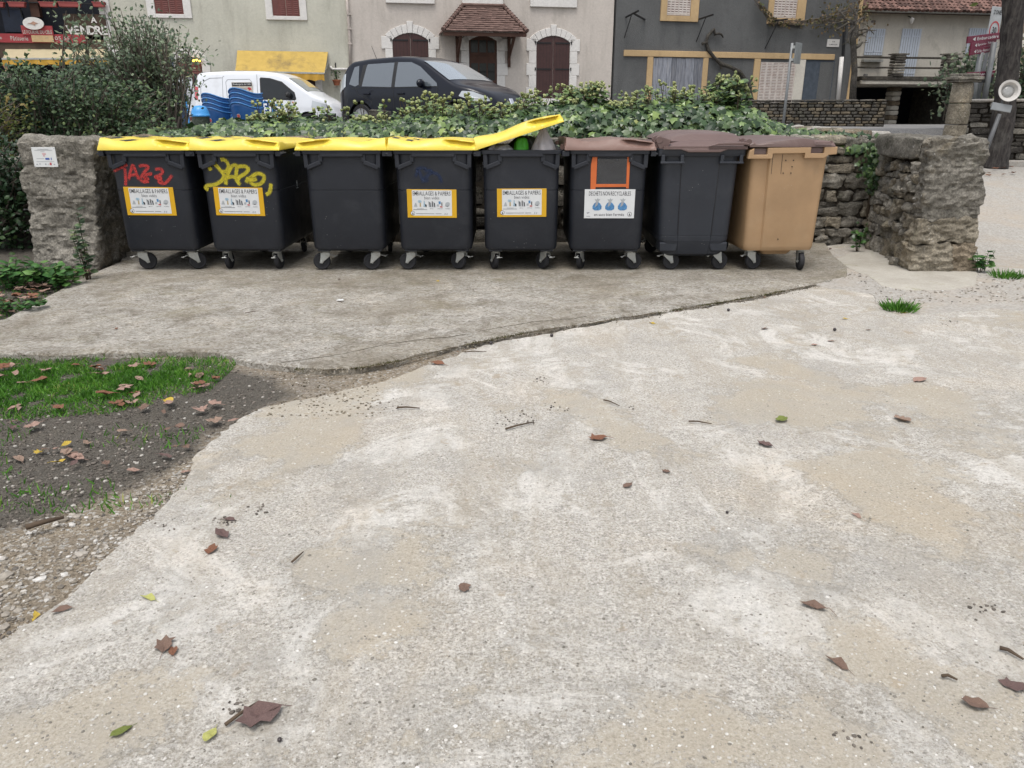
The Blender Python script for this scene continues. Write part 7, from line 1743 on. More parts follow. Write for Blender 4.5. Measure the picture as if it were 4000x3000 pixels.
for y0, y1 in ((221, 229), (261, 268)):
    za, zb_ = F3.sz(3500, y1, 1.1)[1], F3.sz(3500, y0, 1.1)[1]; a, _ = F3.sz(3318, y0, 1.1); b, _ = F3.sz(3880, y0, 1.1); m = MB(); m.box(a, b, -1.09, -1.0, za, zb_); m.build('balcony_rail', M_STONE_D, wh, bevel=.01)
for x0, x1 in ((3312, 3333), (3490, 3538), (3692, 3738)):
    a, b, c, d = F3.rect(x0, 214, x1, 300, 1.1); nk = 8; hh = (d-c)/nk
    for k in range(nk): m = MB(); vs, fs = rock([(a+rnd.uniform(0, .03), c+hh*k), (b-rnd.uniform(0, .03), c+hh*k), (b-rnd.uniform(0, .03), c+hh*(k+1)-.008), (a+rnd.uniform(0, .03), c+hh*(k+1)-.008)], rockfr, .72, 1.14, 3, 8, .015, 5, k+x0); m.add(vs, fs); m.build('post_stone', rnd.choice([M_STONE, M_STONE_D]), wh, fix=False, smooth=R(40))
    m = MB(); m.box(a-.05, b+.05, -1.18, -.7, d, d+.06); m.build('post_cap', M_STONE, wh, bevel=.01)
for x0, y0, x1, y1 in ((3381, 112, 3452, 216), (3512, 112, 3586, 300), (3779, 110, 3850, 215)):
    a, b, c, d = F3.rect(x0, y0, x1, y1, .03); mid = (a+b)/2
    for q in ((a, mid-.01), (mid+.01, b)):
        m = MB(); m.box(q[0], q[1], -.05, .0, c, d); o = m.build('shutter', M_SHBL, wh, bevel=.01)
        for k in range(1, 4): xx = q[0]+(q[1]-q[0])*k/4; gg = MB(); gg.box(xx-.008, xx+.008, -.052, -.046, c+.02, d-.02); stuff(gg.build('board_joint', M_SEAM, o))
        gg = MB(); gg.box(q[0]+.01, q[1]-.01, -.062, -.045, d-.32, d-.27); gg.box(q[0]+.01, q[1]-.01, -.062, -.045, c+.12, c+.17); gg.build('batten', M_SHBL, o)
a, b, c, d = F3.rect(3368, 232, 3445, 242, .1); m = MB(); m.box(a, b, -.2, 0, c, d); m.build('window_shelf', M_GALV, wh)
for x0, y0 in ((3405, 80), (3374, 289)):
    a, b, c, d = F3.rect(x0, y0, x0+15, y0+8, .02); m = MB(); m.box(a, b, -.02, 0, c, d); m.build('number_plate', M_INK, wh); m = MB(); add_text(m, '22', (a+b)/2, -.024, (c+d)/2, .7*(b-a), .6*(d-c), .01); m.build('lettering', M_WTRIM, wh)
s_, z = F3.sz(3562, 80, .3); ln = thing('wall_lantern', 'white lantern on a bracket over the pale blue french door', 'lamp', tuple(F3.world(s_, .3, z)), F3.rz); m = MB(); m.lathe([(.04, -.12), (.09, 0), (.10, .05), (.02, .12)], 8); m.build('lantern', M_WTRIM, ln); m = MB(); m.bar((0, .3, .2), (-.08, 0, .12), .03, .03); m.build('bracket', M_IRON, ln)
m = MB(); a, _ = F3.sz(3300, 47, .45); m.tube([(a, -.45, zeave-.0), (w1, -.45, zeave)], .07, 8); m.build('gutter', M_GALV, wh, smooth=4)
m = MB(); m.box(w0, w1, -.4, 0, zeave-.06, zeave+.02); m.build('eave_board', M_WOODB, wh)
rs = thing('roof', 'brown red tiled roof of the white house', 'roof', (0, 0, 0)); bpy.data.objects.remove(rs)
m = MB(); m.add([(w0, -.45, zeave+.02), (w1, -.45, zeave+.02), (w1, 5, zeave+3.0), (w0, 5, zeave+3.0)], [(0, 1, 2, 3)]); rf = m.build('roof', M_WOODB, wh)
tm = MB(); tm.tube([(0, -.17, 0), (0, .17, .02)], [.115, .095], 8); tm.v = [(x, y, z*.55) for x, y, z in tm.v]; tmesh = tm.mesh('tile', M_ROOFR, smooth=R(50)); an = math.atan2(3.0, 5.45)
a0_, b0_ = F3.sz(3335, 30, .4)[0], F3.sz(4010, 30, .4)[0]; nt_ = 42
for k in range(7):
    for i in range(nt_):
        o = bpy.data.objects.new('tile', tmesh); put(o, rf); f = .05+.25*k; o.location = (a0_+(b0_-a0_)*(i+.5*(k % 2))/nt_, -.45+f, zeave+.07+f*3.0/5.45+rnd.uniform(-.012, .012)); o.rotation_euler = (an-R(4), rnd.uniform(-.05, .05), rnd.uniform(-.05, .05))

# ------------------------------------------------------------ street furniture and walls on the right
sw = thing('stone_wall', 'low wall of small squared stones in front of the dark house', 'stone wall')
pA, pB = at(2905, 419, 18.9), at(3462, 419, 17.6); pA.z = pB.z = 0; frw = frame(pA, pB); LW = (pB-pA).length
zT = at(3200, 398, 18.2).z; zB_ = .95; rows = []; z = zB_
while z < zT-.02: h = rnd.uniform(.058, .075); rows.append((z, min(z+h, zT))); z += h
M_SB = [stone_mat('small_stone_grey', (.05, .047, .042), (.10, .092, .08), (.17, .155, .13), .2, .2, .8), stone_mat('small_stone_tan', (.09, .075, .055), (.17, .14, .10), (.26, .215, .155), .2, .1, .8)]
m = MB(); q0 = pA-frw[3]*.03; q1 = pB-frw[3]*.03; m.slab([(q0.x, q0.y), (q1.x, q1.y), (q1.x-frw[3].x*.35, q1.y-frw[3].y*.35), (q0.x-frw[3].x*.35, q0.y-frw[3].y*.35)], .6, zT-.01); m.build('core', M_JOINT, sw)
r_ = random.Random(6); cnt = 0
vs0, fs0 = cube_pts(2)
for (a, b) in rows:
    u = 0
    while u < LW-.04 and cnt < 300:
        w_ = r_.uniform(.10, .22); e = min(u+w_, LW); m = MB(); vs, fs = rock([(u+.006, a+.005), (e-.006, a+.005), (e-.006, b-.005), (u+.006, b-.005)], frw, -.08, .02+r_.uniform(-.012, .012), 2, 6, .006, 12, cnt); m.add(vs, fs); m.build('stone', M_SB[1] if r_.random() < .15+.6*(u/LW)**3 else M_SB[0], sw, fix=False); u = e; cnt += 1
u = 0
while u < LW: w_ = r_.uniform(.25, .45); m = MB(); vs, fs = rock([(u, zT), (min(u+w_, LW)-.01, zT), (min(u+w_, LW)-.01, zT+.05), (u, zT+.05)], frw, -.4, .05, 2, 6, .01, 8, u); m.add(vs, fs); m.build('coping_stone', M_SB[0], sw, fix=False); u += w_
# dark layered wall behind the tree
w2 = thing('stone_wall', 'dark dry stone wall with pale coping behind the leaning tree', 'stone wall')
pA, pB = at(3765, 419, 14.2), at(4300, 419, 13.4); pA.z = pB.z = 0; frw = frame(pA, pB); LW = (pB-pA).length; zT = at(3850, 386, 14).z
m = MB(); q0 = pA-frw[3]*.03; q1 = pB-frw[3]*.03; m.slab([(q0.x, q0.y), (q1.x, q1.y), (q1.x-frw[3].x*.35, q1.y-frw[3].y*.35), (q0.x-frw[3].x*.35, q0.y-frw[3].y*.35)], .2, zT-.04); m.build('core', M_JOINT, w2)
rows = []; z = .45
while z < zT-.1: h = rnd.uniform(.055, .11); rows.append((z, min(z+h, zT-.06))); z += h
add_rocks(w2, rubble(rows, 0, LW, .14, .38, .005, .012, seed=77), frw, -.15, .03, [M_STONE_D, M_STONE_D, M_STONE], n=2, amp=.02, seed=51, name='stone', power=6)
u = 0
while u < LW: w_ = r_.uniform(.4, .7); m = MB(); vs, fs = rock([(u, zT-.06), (u+w_-.01, zT-.06), (u+w_-.01, zT), (u, zT)], frw, -.4, .06, 3, 6, .015, 8, u); m.add(vs, fs); m.build('coping_stone', M_LANE, w2, fix=False, smooth=R(50)); u += w_
# kerb at the top of the lane
kb = MB(); kb.box(5.4, 14, 13.0, 13.18, .3, .66); structure(kb.build('kerb', M_LANE, bevel=.02))
# stone column
Yc = 12.6; pc = at(3735, 480, Yc); sc = 1/ (3004/(Yc*math.cos(TH)+(CH-1.2)*math.sin(TH)))
col = thing('stone_column', 'round weathered stone gate column with a square cap', 'stone column', (pc.x, Yc, 0))
zs_ = [at(3735, y, Yc).z for y in (560, 487, 404, 322)]
for k in range(3):
    rb_, rt_ = (.162, .158, .153)[k], (.158, .153, .146)[k]; z0_, z1_ = zs_[k]-(0 if k else .3), zs_[k+1]; m = MB(); m.lathe([(rb_-.015, z0_+.004), (rb_, z0_+.02), (rb_+.004, (z0_+z1_)/2), (rt_, z1_-.02), (rt_-.015, z1_-.004)], 28); m.v = [(x+.006*mnoise.noise(Vector((x*6, y*6, z*6))), y+.006*mnoise.noise(Vector((x*6, y*6, z*6+9))), z) for x, y, z in m.v]; m.build('drum', M_STONE2, col, smooth=R(40))
for z0_, z1_, w_ in ((zs_[3], zs_[3]+.035, .175), (zs_[3]+.035, zs_[3]+.085, .20), (zs_[3]+.085, zs_[3]+.125, .155)):
    m = MB(); vs, fs = rock([(-w_, z0_), (w_, z0_), (w_, z1_), (-w_, z1_)], rockfr, -w_, w_, 6, 14, .015, 8, w_*9); m.add(vs, fs); m.build('cap', M_STONE, col, smooth=R(40), fix=False)
# sign seen edge on, on a grey pole
p0 = at(3061, 470, 17.2); sp_ = thing('road_sign', 'road sign seen from behind on a thin grey pole', 'road sign', (p0.x, 17.2, 0)); zz = [at(3061, y, 17.2).z for y in (480, 168, 250)]
m = MB(); m.tube([(0, 0, .6), (0, 0, zz[1])], .03, 10); m.build('pole', M_POLE, sp_, smooth=4); m = MB(); m.obox((.12, -.05, (zz[1]+zz[2])/2), (.30, .02, zz[1]-zz[2]), rotm(0, 0, R(48))); m.build('panel', simple('grey_sign_back', (.20, .215, .215), .5, .4), sp_, bevel=.008)
m = MB(); [m.obox((.07, -.02, z), (.2, .05, .05), rotm(0, 0, R(48))) for z in (zz[2]+.08, zz[1]-.08)]; m.build('clamp', M_GALV, sp_)
# direction post
Yd = 14.8; M_MAR = simple('maroon_sign', (.145, .012, .038), .45, .4, var=.08); M_SWHT = simple('sign_white', (.60, .60, .60), .4, .4)
pd = at(3820, 390, Yd); dp_ = thing('signpost', 'two grey posts carrying maroon direction boards by the column', 'signpost', (pd.x, Yd, 0)); 
for a_, b_ in (((3800, 388), (3832, 205)), ((3846, 385), (3884, 165))):
    q0, q1 = at(*a_, Yd)-dp_.location, at(*b_, Yd)-dp_.location; q0 = q0+(q0-q1)*.35; m = MB(); m.tube([tuple(q0), tuple(q1)], .048, 10); m.build('post', M_POLE, dp_, smooth=4)
def arrow_board(pts, text, ty, tw, th, lb, arrow=True, tx=.56, nm='direction_sign'):
    (x0, y0), (x1, y1) = pts[0], pts[1]; A_ = at(x0, y0, Yd-.12); B_ = at(x1, y1, Yd+.30); d_ = B_-A_; L_ = math.hypot(d_.x, d_.y); hh = pts[2]*.0051
    t = thing(nm, lb, 'sign', tuple((A_+B_)/2-Vector((0, .10, 0))), 0); t.rotation_euler = (0, -math.atan2(d_.z, L_), math.atan2(d_.y, d_.x)); L2 = d_.length
    m = MB(); m.box(-L2/2, L2/2, 0, .03, -hh/2, hh/2); m.build('board', M_MAR, t, bevel=.006)
    m = MB(); add_text(m, text, (tx-.5)*L2, -.004, ty*hh, tw*L2, th*hh, .01)
    if arrow: m.add([(-L2*.37, -.004, 0), (-L2*.29, -.004, .30*hh), (-L2*.29, -.004, -.30*hh)], [(0, 1, 2)])
    m.build('lettering', M_SWHT, t)
arrow_board(((3768, 158), (3906, 140), 22), 'Embarcadère', 0, .60, .46, 'topmost maroon direction board, reading Embarcadère')
arrow_board(((3782, 182), (3880, 163), 20), 'Épicerie - Tabac', .0, .62, .52, 'middle maroon direction board, under the Embarcadère one')
arrow_board(((3778, 206), (3878, 189), 20), 'Cafés - Restaurants', .0, .64, .46, 'lowest of the three stacked maroon direction boards')
arrow_board(((3768, 296), (3874, 288), 20), 'Parking Public  200m', .0, .92, .48, 'maroon board reading Public 200m behind the column cap', False, .5)
m = MB(); q = at(3848, 311, Yd); m.box(-.14, .14, 0, .02, -.05, .05); tag(m.build('sign_panel', M_IRON, None, loc=q), 'small black panel under the lowest maroon board', 'sign')
q = at(3888, 92, Yd+.25); zn = thing('speed_zone_sign', 'white ZONE 30 road sign above the maroon boards', 'road sign', tuple(q), R(30)); m = MB(); m.box(-.17, .17, 0, .02, -.27, .27); m.build('panel', simple('zone_white', (.42, .44, .45), .4, .4), zn, bevel=.01)
m = MB(); add_text(m, 'ZONE', 0, -.004, .18, .24, .07, .015); add_text(m, '30', 0, -.004, -.11, .13, .11, .015); m.build('lettering', M_INK, zn)
m = MB()
for k in range(28):
    a_, b_ = 2*math.pi*k/28, 2*math.pi*(k+1)/28; m.add([(r2*math.cos(t2), -.004, -.11+r2*math.sin(t2)) for r2, t2 in ((.125, a_), (.125, b_), (.15, b_), (.15, a_))], [(0, 1, 2, 3)])
m.build('red_ring', M_INKR, zn)
m = MB(); m.tube([(0, .05, -1.9), (0, .05, .2)], .035, 8); m.build('post', M_POLE, zn, smooth=4)
# leaning lamp with a dish head and grey plate
Yl = 12.0; q = at(3942, 355, Yl); dl = thing('dish_lamp', 'white round dish lamp over a grey plate on a leaning pole by the tree', 'lamp', tuple(q)); M_DISH = simple('dish_white', (.50, .48, .45), .45, .4, var=.1)
m = MB(); m.lathe([(.015, -.045), (.085, -.04), (.108, -.015), (.118, .012), (.150, .022), (.152, .014), (.125, -.01), (.10, -.05), (.02, -.06)], 36, (0, 0, 0), rotm(R(78), R(24), R(-14))); m.build('dish', M_DISH, dl, smooth=R(40))
m = MB(); m.lathe([(.084, -.036), (.084, -.030), (.04, -.020), (.005, -.016)], 28, (0, 0, 0), rotm(R(78), R(24), R(-14))); m.build('lens', simple('lens_grey', (.30, .30, .29), .25, .5, var=.2), dl, smooth=4)
e = at(3911, 420, Yl)-q; m = MB(); m.obox(tuple(e), (.30, .03, .105), rotm(R(-8), R(9), 0)); pl_ = m.build('plate', simple('plate_grey', (.22, .23, .235), .5, .4, var=.15), dl, bevel=.006)
e2 = at(3905, 445, Yl)-q; e3 = at(3862, 560, Yl)-q; m = MB(); m.tube([tuple(e2), tuple(e3), tuple(e3+(e3-e2)*.8)], [.028, .034, .036], 10); m.tube([(0, .06, 0), tuple(e+Vector((0, .03, 0)))], .018, 8); m.build('pole', simple('dull_pole', (.11, .112, .115), .6, .4, .3), dl, smooth=4)
# the big tree
tb = at(3890, 645, 12.9); tr = thing('tree', 'dark mossy tree trunk leaning at the right edge beside the lane', 'tree', tuple(tb)); path = [(3880, 660), (3893, 610), (3908, 540), (3922, 430), (3935, 300), (3948, 180), (3958, 60), (3962, -60), (3975, -300)]; P_ = [at(x, y, 12.9)-tb for x, y in path]; rads = [.22, .185, .17, .16, .155, .15, .145, .14, .12]
m = MB(); fine = []; fr_ = []
for k in range(len(P_)-1):
    for j in range(5): fine.append(P_[k].lerp(P_[k+1], j/5)); fr_.append(rads[k]+(rads[k+1]-rads[k])*j/5)
m.tube(fine, fr_, 22); m.v = [tuple(Vector(v)+Vector((v[0], v[1], 0)).normalized()*0+.022*Vector((mnoise.noise(Vector(v)*7), mnoise.noise(Vector(v)*7+Vector((9, 0, 0))), 0))) for v in m.v]
def bark():
    t = NT('dark_bark'); co = t.mapped(t.pos(), (7, 7, 1.6)); n = t.noise(2.4, 7, .7, .5, co=co); c = t.ramp(n, [(.3, (.016, .014, .014)), (.5, (.05, .045, .043)), (.7, (.105, .095, .085))]); c = t.mix(t.ramp(t.noise(2.5, 5, .7), [(.55, 0), (.7, .5)]), c, (.14, .135, .12)); return t.done(c, .95, t.bump(n, 1.0, .04), .15)
M_BARK = bark(); m.build('trunk', M_BARK, tr, smooth=4)
m = MB(); top_ = P_[-1]
for k in range(9):
    a_ = k*.75; s_ = P_[-3].lerp(top_, rnd.random()); e_ = s_+Vector((math.cos(a_)*rnd.uniform(.8, 2), math.sin(a_)*rnd.uniform(.8, 2), rnd.uniform(1.2, 2.2))); m.tube([tuple(s_), tuple(s_.lerp(e_, .5)+Vector((0, 0, .2))), tuple(e_)], [.07, .05, .02], 6)
m.build('limbs', M_BARK, tr, smooth=4)
P = np.array([(top_.x+rnd.gauss(0, 1.3), top_.y+rnd.gauss(0, 1.2), top_.z+1.6+rnd.gauss(0, .8)) for k in range(4200)]); n_ = len(P); V, F, A = scatter(P, rv3(n_), rv3(n_)+np.array([0, 0, .8]), NR.uniform(.08, .15, n_), 'oval'); stuff(npobj('crown', V, F, M_YBUSH, tr, {'rnd': A}))
shrub('shrub', 'green climber bush spilling behind the stone column and sign posts', 'shrub', (at(3770, 380, 15.6).x, 15.6, 1.2), M_SHRUB, [(190, 3800, 3900), (230, 3740, 3900), (275, 3660, 3895), (310, 3660, 3890), (340, 3655, 3880), (390, 3780, 3880)], 15.6, 1500, .085, 60, .35, bare=.15)
shrub('shrub', 'yellowish green foliage at the right edge behind the tree', 'shrub', (at(4010, 380, 15.0).x, 15.0, 1.2), M_LOWB, [(120, 3990, 4100), (180, 3970, 4120), (260, 3955, 4120), (330, 3950, 4120), (380, 3960, 4120)], 15.0, 1100, .08, 40, .3, bare=.1)
ph = thing('stone_house', 'pale stone house corner at the right edge behind the tree', 'building', (0, 0, 0)); m = MB(); p_ = at(3972, 200, 24); m.slab([(p_.x, 24), (p_.x+8, 24), (p_.x+12, 30), (p_.x+4.5, 30)], .5, 10); m.build('wall', M_STONE_Y, ph)
frp = (Vector((p_.x, 24, 0)), Vector((1, 0, 0)), Vector((0, 0, 1)), Vector((0, -1, 0)))
add_rocks(ph, rubble([(2.2+.22*k, 2.2+.22*(k+1)) for k in range(12)], 0, 1.6, .2, .5, .006, .015, seed=91), frp, -.1, .03, [M_STONE_Y, M_PWHITE], n=2, amp=.015, seed=92)
structure(MB().box(24, 60, 8, 60, -.5, 9.5).build('hillside', M_LOWB)) if False else None

# ------------------------------------------------------------ things half hidden at the left: stand and seated person
q = at(718, 455, 17.5); stn = thing('menu_stand', 'tall dark blue board on a post beside the arched red door', 'board', tuple(q)); m = MB(); z1_ = at(718, 360, 17.5).z-q.z; m.box(-.11, .09, -.02, .02, -.25, z1_); m.build('board', M_BLUEP, stn, bevel=.008); m = MB(); m.box(.09, .11, -.025, .025, -.25, z1_); m.build('edge', M_LBLUE, stn); m = MB(); zt3 = at(718, 170, 17.5).z-q.z; m.tube([(-.10, .02, -.3), (-.10, .02, zt3)], .03, 8); m.build('post', M_BLUEP, stn, smooth=4)
m = MB(); zc3 = at(690, 172, 17.5).z-q.z; m.lathe([(.16, 0), (.165, .03), (.16, .06)], 24, (-.15, .02, zc3), rotm(R(90), 0, R(20))); m.build('round_sign', simple('faded_olive_sign', (.30, .30, .22), .6, .3), stn, smooth=R(40))
def skin_figure(name, verts, edges, mat, parent, loc=None, lv=2):
    me = bpy.data.meshes.new(name); me.from_pydata([v[:3] for v in verts], edges, []); o = bpy.data.objects.new(name, me); put(o, parent); me.materials.append(mat)
    sk = o.modifiers.new('skin', 'SKIN'); sd_ = me.skin_vertices[0].data if me.skin_vertices else None
    if sd_ is None:
        bm = bmesh.new(); bm.from_mesh(me); ly = bm.verts.layers.skin.verify(); bm.to_mesh(me); bm.free(); sd_ = me.skin_vertices[0].data
    for v, s_ in zip(verts, sd_): s_.radius = (v[3], v[4] if len(v) > 4 else v[3]); 
    sd_[0].use_root = True
    sb = o.modifiers.new('sub', 'SUBSURF'); sb.levels = sb.render_levels = lv; me.shade_smooth(); return o
q = at(40, 352, 27.0); ps = thing('person', 'person in a pale top and blue jeans sitting beyond the bushes', 'person', (q.x, q.y, q.z-.42), R(-75))
M_SKIN = simple('skin', (.42, .24, .17), .6, .3); M_JEAN = simple('blue_jeans', (.045, .075, .17), .85, .15, var=.25); M_SHIRT = simple('pale_shirt', (.42, .39, .32), .85, .15); M_HAIR = simple('dark_hair', (.025, .02, .018), .6, .3)
skin_figure('body', [(0, 0, .50, .10), (0, .02, .75, .11), (0, .05, .98, .07), (0, .04, 1.06, .05), (0, .01, 1.16, .085, .095), (0, .0, 1.24, .08), (.19, .04, .92, .05), (.23, .0, .68, .042), (.15, -.24, .60, .033), (.12, -.33, .58, .03), (-.19, .04, .92, .05), (-.23, .0, .68, .042), (-.15, -.24, .60, .033), (-.12, -.33, .58, .03)], [(0, 1), (1, 2), (2, 3), (3, 4), (4, 5), (2, 6), (6, 7), (7, 8), (8, 9), (2, 10), (10, 11), (11, 12), (12, 13)], M_SKIN, ps)
skin_figure('shirt', [(0, 0, .48, .145, .12), (0, .02, .75, .155, .12), (0, .05, .95, .12, .09), (.18, .05, .93, .07), (.24, .0, .68, .058), (.19, -.15, .63, .05), (-.18, .05, .93, .07), (-.24, .0, .68, .058), (-.19, -.15, .63, .05)], [(0, 1), (1, 2), (2, 3), (3, 4), (4, 5), (2, 6), (6, 7), (7, 8)], M_SHIRT, ps)
skin_figure('trousers', [(0, .0, .46, .15, .12), (.10, -.08, .45, .10), (.13, -.45, .47, .075), (.13, -.42, .10, .06), (-.10, -.08, .45, .10), (-.13, -.45, .47, .075), (-.13, -.42, .10, .06)], [(0, 1), (1, 2), (2, 3), (0, 4), (4, 5), (5, 6)], M_JEAN, ps)
m = MB(); m.ball((0, .025, 1.215), .105, 14, 9, sc=(.88, 1.0, .95)); m.build('hair', M_HAIR, ps, smooth=4)
m = MB(); [m.obox((sx*.13, -.48, .04), (.09, .25, .08)) for sx in (-1, 1)]; m.build('shoes', M_IRON, ps, bevel=.02)
bn = thing('bench', 'low bench under the seated person beyond the bushes', 'bench', (q.x, q.y, q.z-.42), R(-75)); m = MB(); m.box(-.5, .5, -.2, .25, .30, .34); m.build('seat', M_WOODB, bn)
for sx in (-.4, .4): m = MB(); m.box(sx-.04, sx+.04, -.15, .2, -.1, .30); m.build('leg', M_WOODB, bn)
# ------------------------------------------------------------ litter on the ground
def leafcol(name, c): 
    t = NT(name); n = t.noise(38, 5, .65, co=t.obj()); col = t.ramp(n, [(.25, tuple(v*.55 for v in c)), (.5, c), (.75, tuple(min(1, v*1.35) for v in c))])
    return t.done(col, .75, t.bump(t.noise(60, 4, co=t.obj()), .6, .006), .2)
LC = {'brown': leafcol('brown_dead_leaf', (.175, .115, .088)), 'pale': leafcol('pale_brown_dead_leaf', (.27, .19, .145)), 'rust': leafcol('rust_dead_leaf', (.19, .090, .055)),
      'yellow': leafcol('yellow_dead_leaf', (.46, .33, .06)), 'purple': leafcol('purple_brown_dead_leaf', (.135, .088, .08)), 'green': leafcol('green_dead_leaf', (.16, .19, .05)), 'pink': leafcol('pinkish_dead_leaf', (.31, .205, .165)), 'ygreen': leafcol('yellow_green_dead_leaf', (.42, .42, .14))}
OUT = {'oval': [(0, -.5), (.12, -.42), (.26, -.18), (.30, .05), (.24, .26), (.10, .42), (0, .52), (-.10, .42), (-.24, .26), (-.30, .05), (-.26, -.18), (-.12, -.42)],
       'maple': [(0, -.45), (.16, -.36), (.40, -.42), (.36, -.20), (.56, .02), (.34, .06), (.36, .34), (.16, .22), (0, .55), (-.16, .22), (-.36, .34), (-.34, .06), (-.56, .02), (-.36, -.20), (-.40, -.42), (-.16, -.36)],
       'torn': [(0, -.5), (.22, -.36), (.34, -.10), (.28, .10), (.40, .22), (.16, .30), (.05, .50), (-.14, .34), (-.30, .30), (-.24, .05), (-.40, -.12), (-.20, -.36)],
       'half': [(0, -.5), (.2, -.35), (.34, 0), (.22, .30), (0, .5), (-.06, .2), (-.02, -.1), (-.08, -.3)]}
LMESH = {}
def leaf_mesh(shape, colr, var):
    k = (shape, colr, var)
    if k in LMESH: return LMESH[k]
    r = random.Random(sum(map(ord, shape))+var*13); o = [(x*r.uniform(.82, 1.12), y*r.uniform(.9, 1.06)) for x, y in OUT[shape]]; mb = MB()
    curl, fold, ph = r.uniform(.0, .40), r.uniform(.0, .35), r.uniform(0, 6)
    def zf(x, y): return .02+curl*(x*x*1.6+y*y*.5)+fold*abs(x)*.35+.13*mnoise.noise(Vector((x*4+var*3, y*4, ph)))+.10*mnoise.noise(Vector((x*9+var*3, y*9, ph)))
    rings = []
    for s in (1.0, .68, .36): rings.append([(x*s, y*s, zf(x*s, y*s)) for x, y in o])
    n = len(o); vs = [p for rg in rings for p in rg]+[(0, 0, zf(0, 0))]
    fs = [(i+k*n, (i+1) % n+k*n, (i+1) % n+(k+1)*n, i+(k+1)*n) for k in (0, 1) for i in range(n)]+[(i+2*n, (i+1) % n+2*n, 3*n) for i in range(n)]
    zm = min(p[2] for p in vs)-.012; vs = [(a, b, c-zm) for a, b, c in vs]
    mb.add(vs, fs); mb.tube([(0, -.2, zf(0, -.2)+.012-zm), (0, -.5, zf(0, -.5)+.01-zm), (r.uniform(-.15, .15), -.78, .03)], [.012, .014, .010], 4)
    LMESH[k] = mb.mesh('fallen_leaf', LC[colr], smooth=R(60)); return LMESH[k]
def drop(px, py, size, shape, colr, label, group=None, rz=None, z=None, sq=1.0, name='fallen_leaf'):
    p = gnd(px, py, .0)
    if z is None: z = .036 if inpoly(p.x, p.y, pad_poly) else (.020 if inpoly(p.x, p.y, drive_poly) else vz(p.x, p.y)+.012)
    o = bpy.data.objects.new(name, leaf_mesh(shape, colr, rnd.randrange(4))); COL.objects.link(o)
    o.location = (p.x, p.y, z); o.scale = (size, size, size*sq); o.rotation_euler = (rnd.uniform(-.12, .12), rnd.uniform(-.12, .12), rnd.uniform(0, 6.28) if rz is None else rz)
    tag(o, label, 'leaf', group); return o
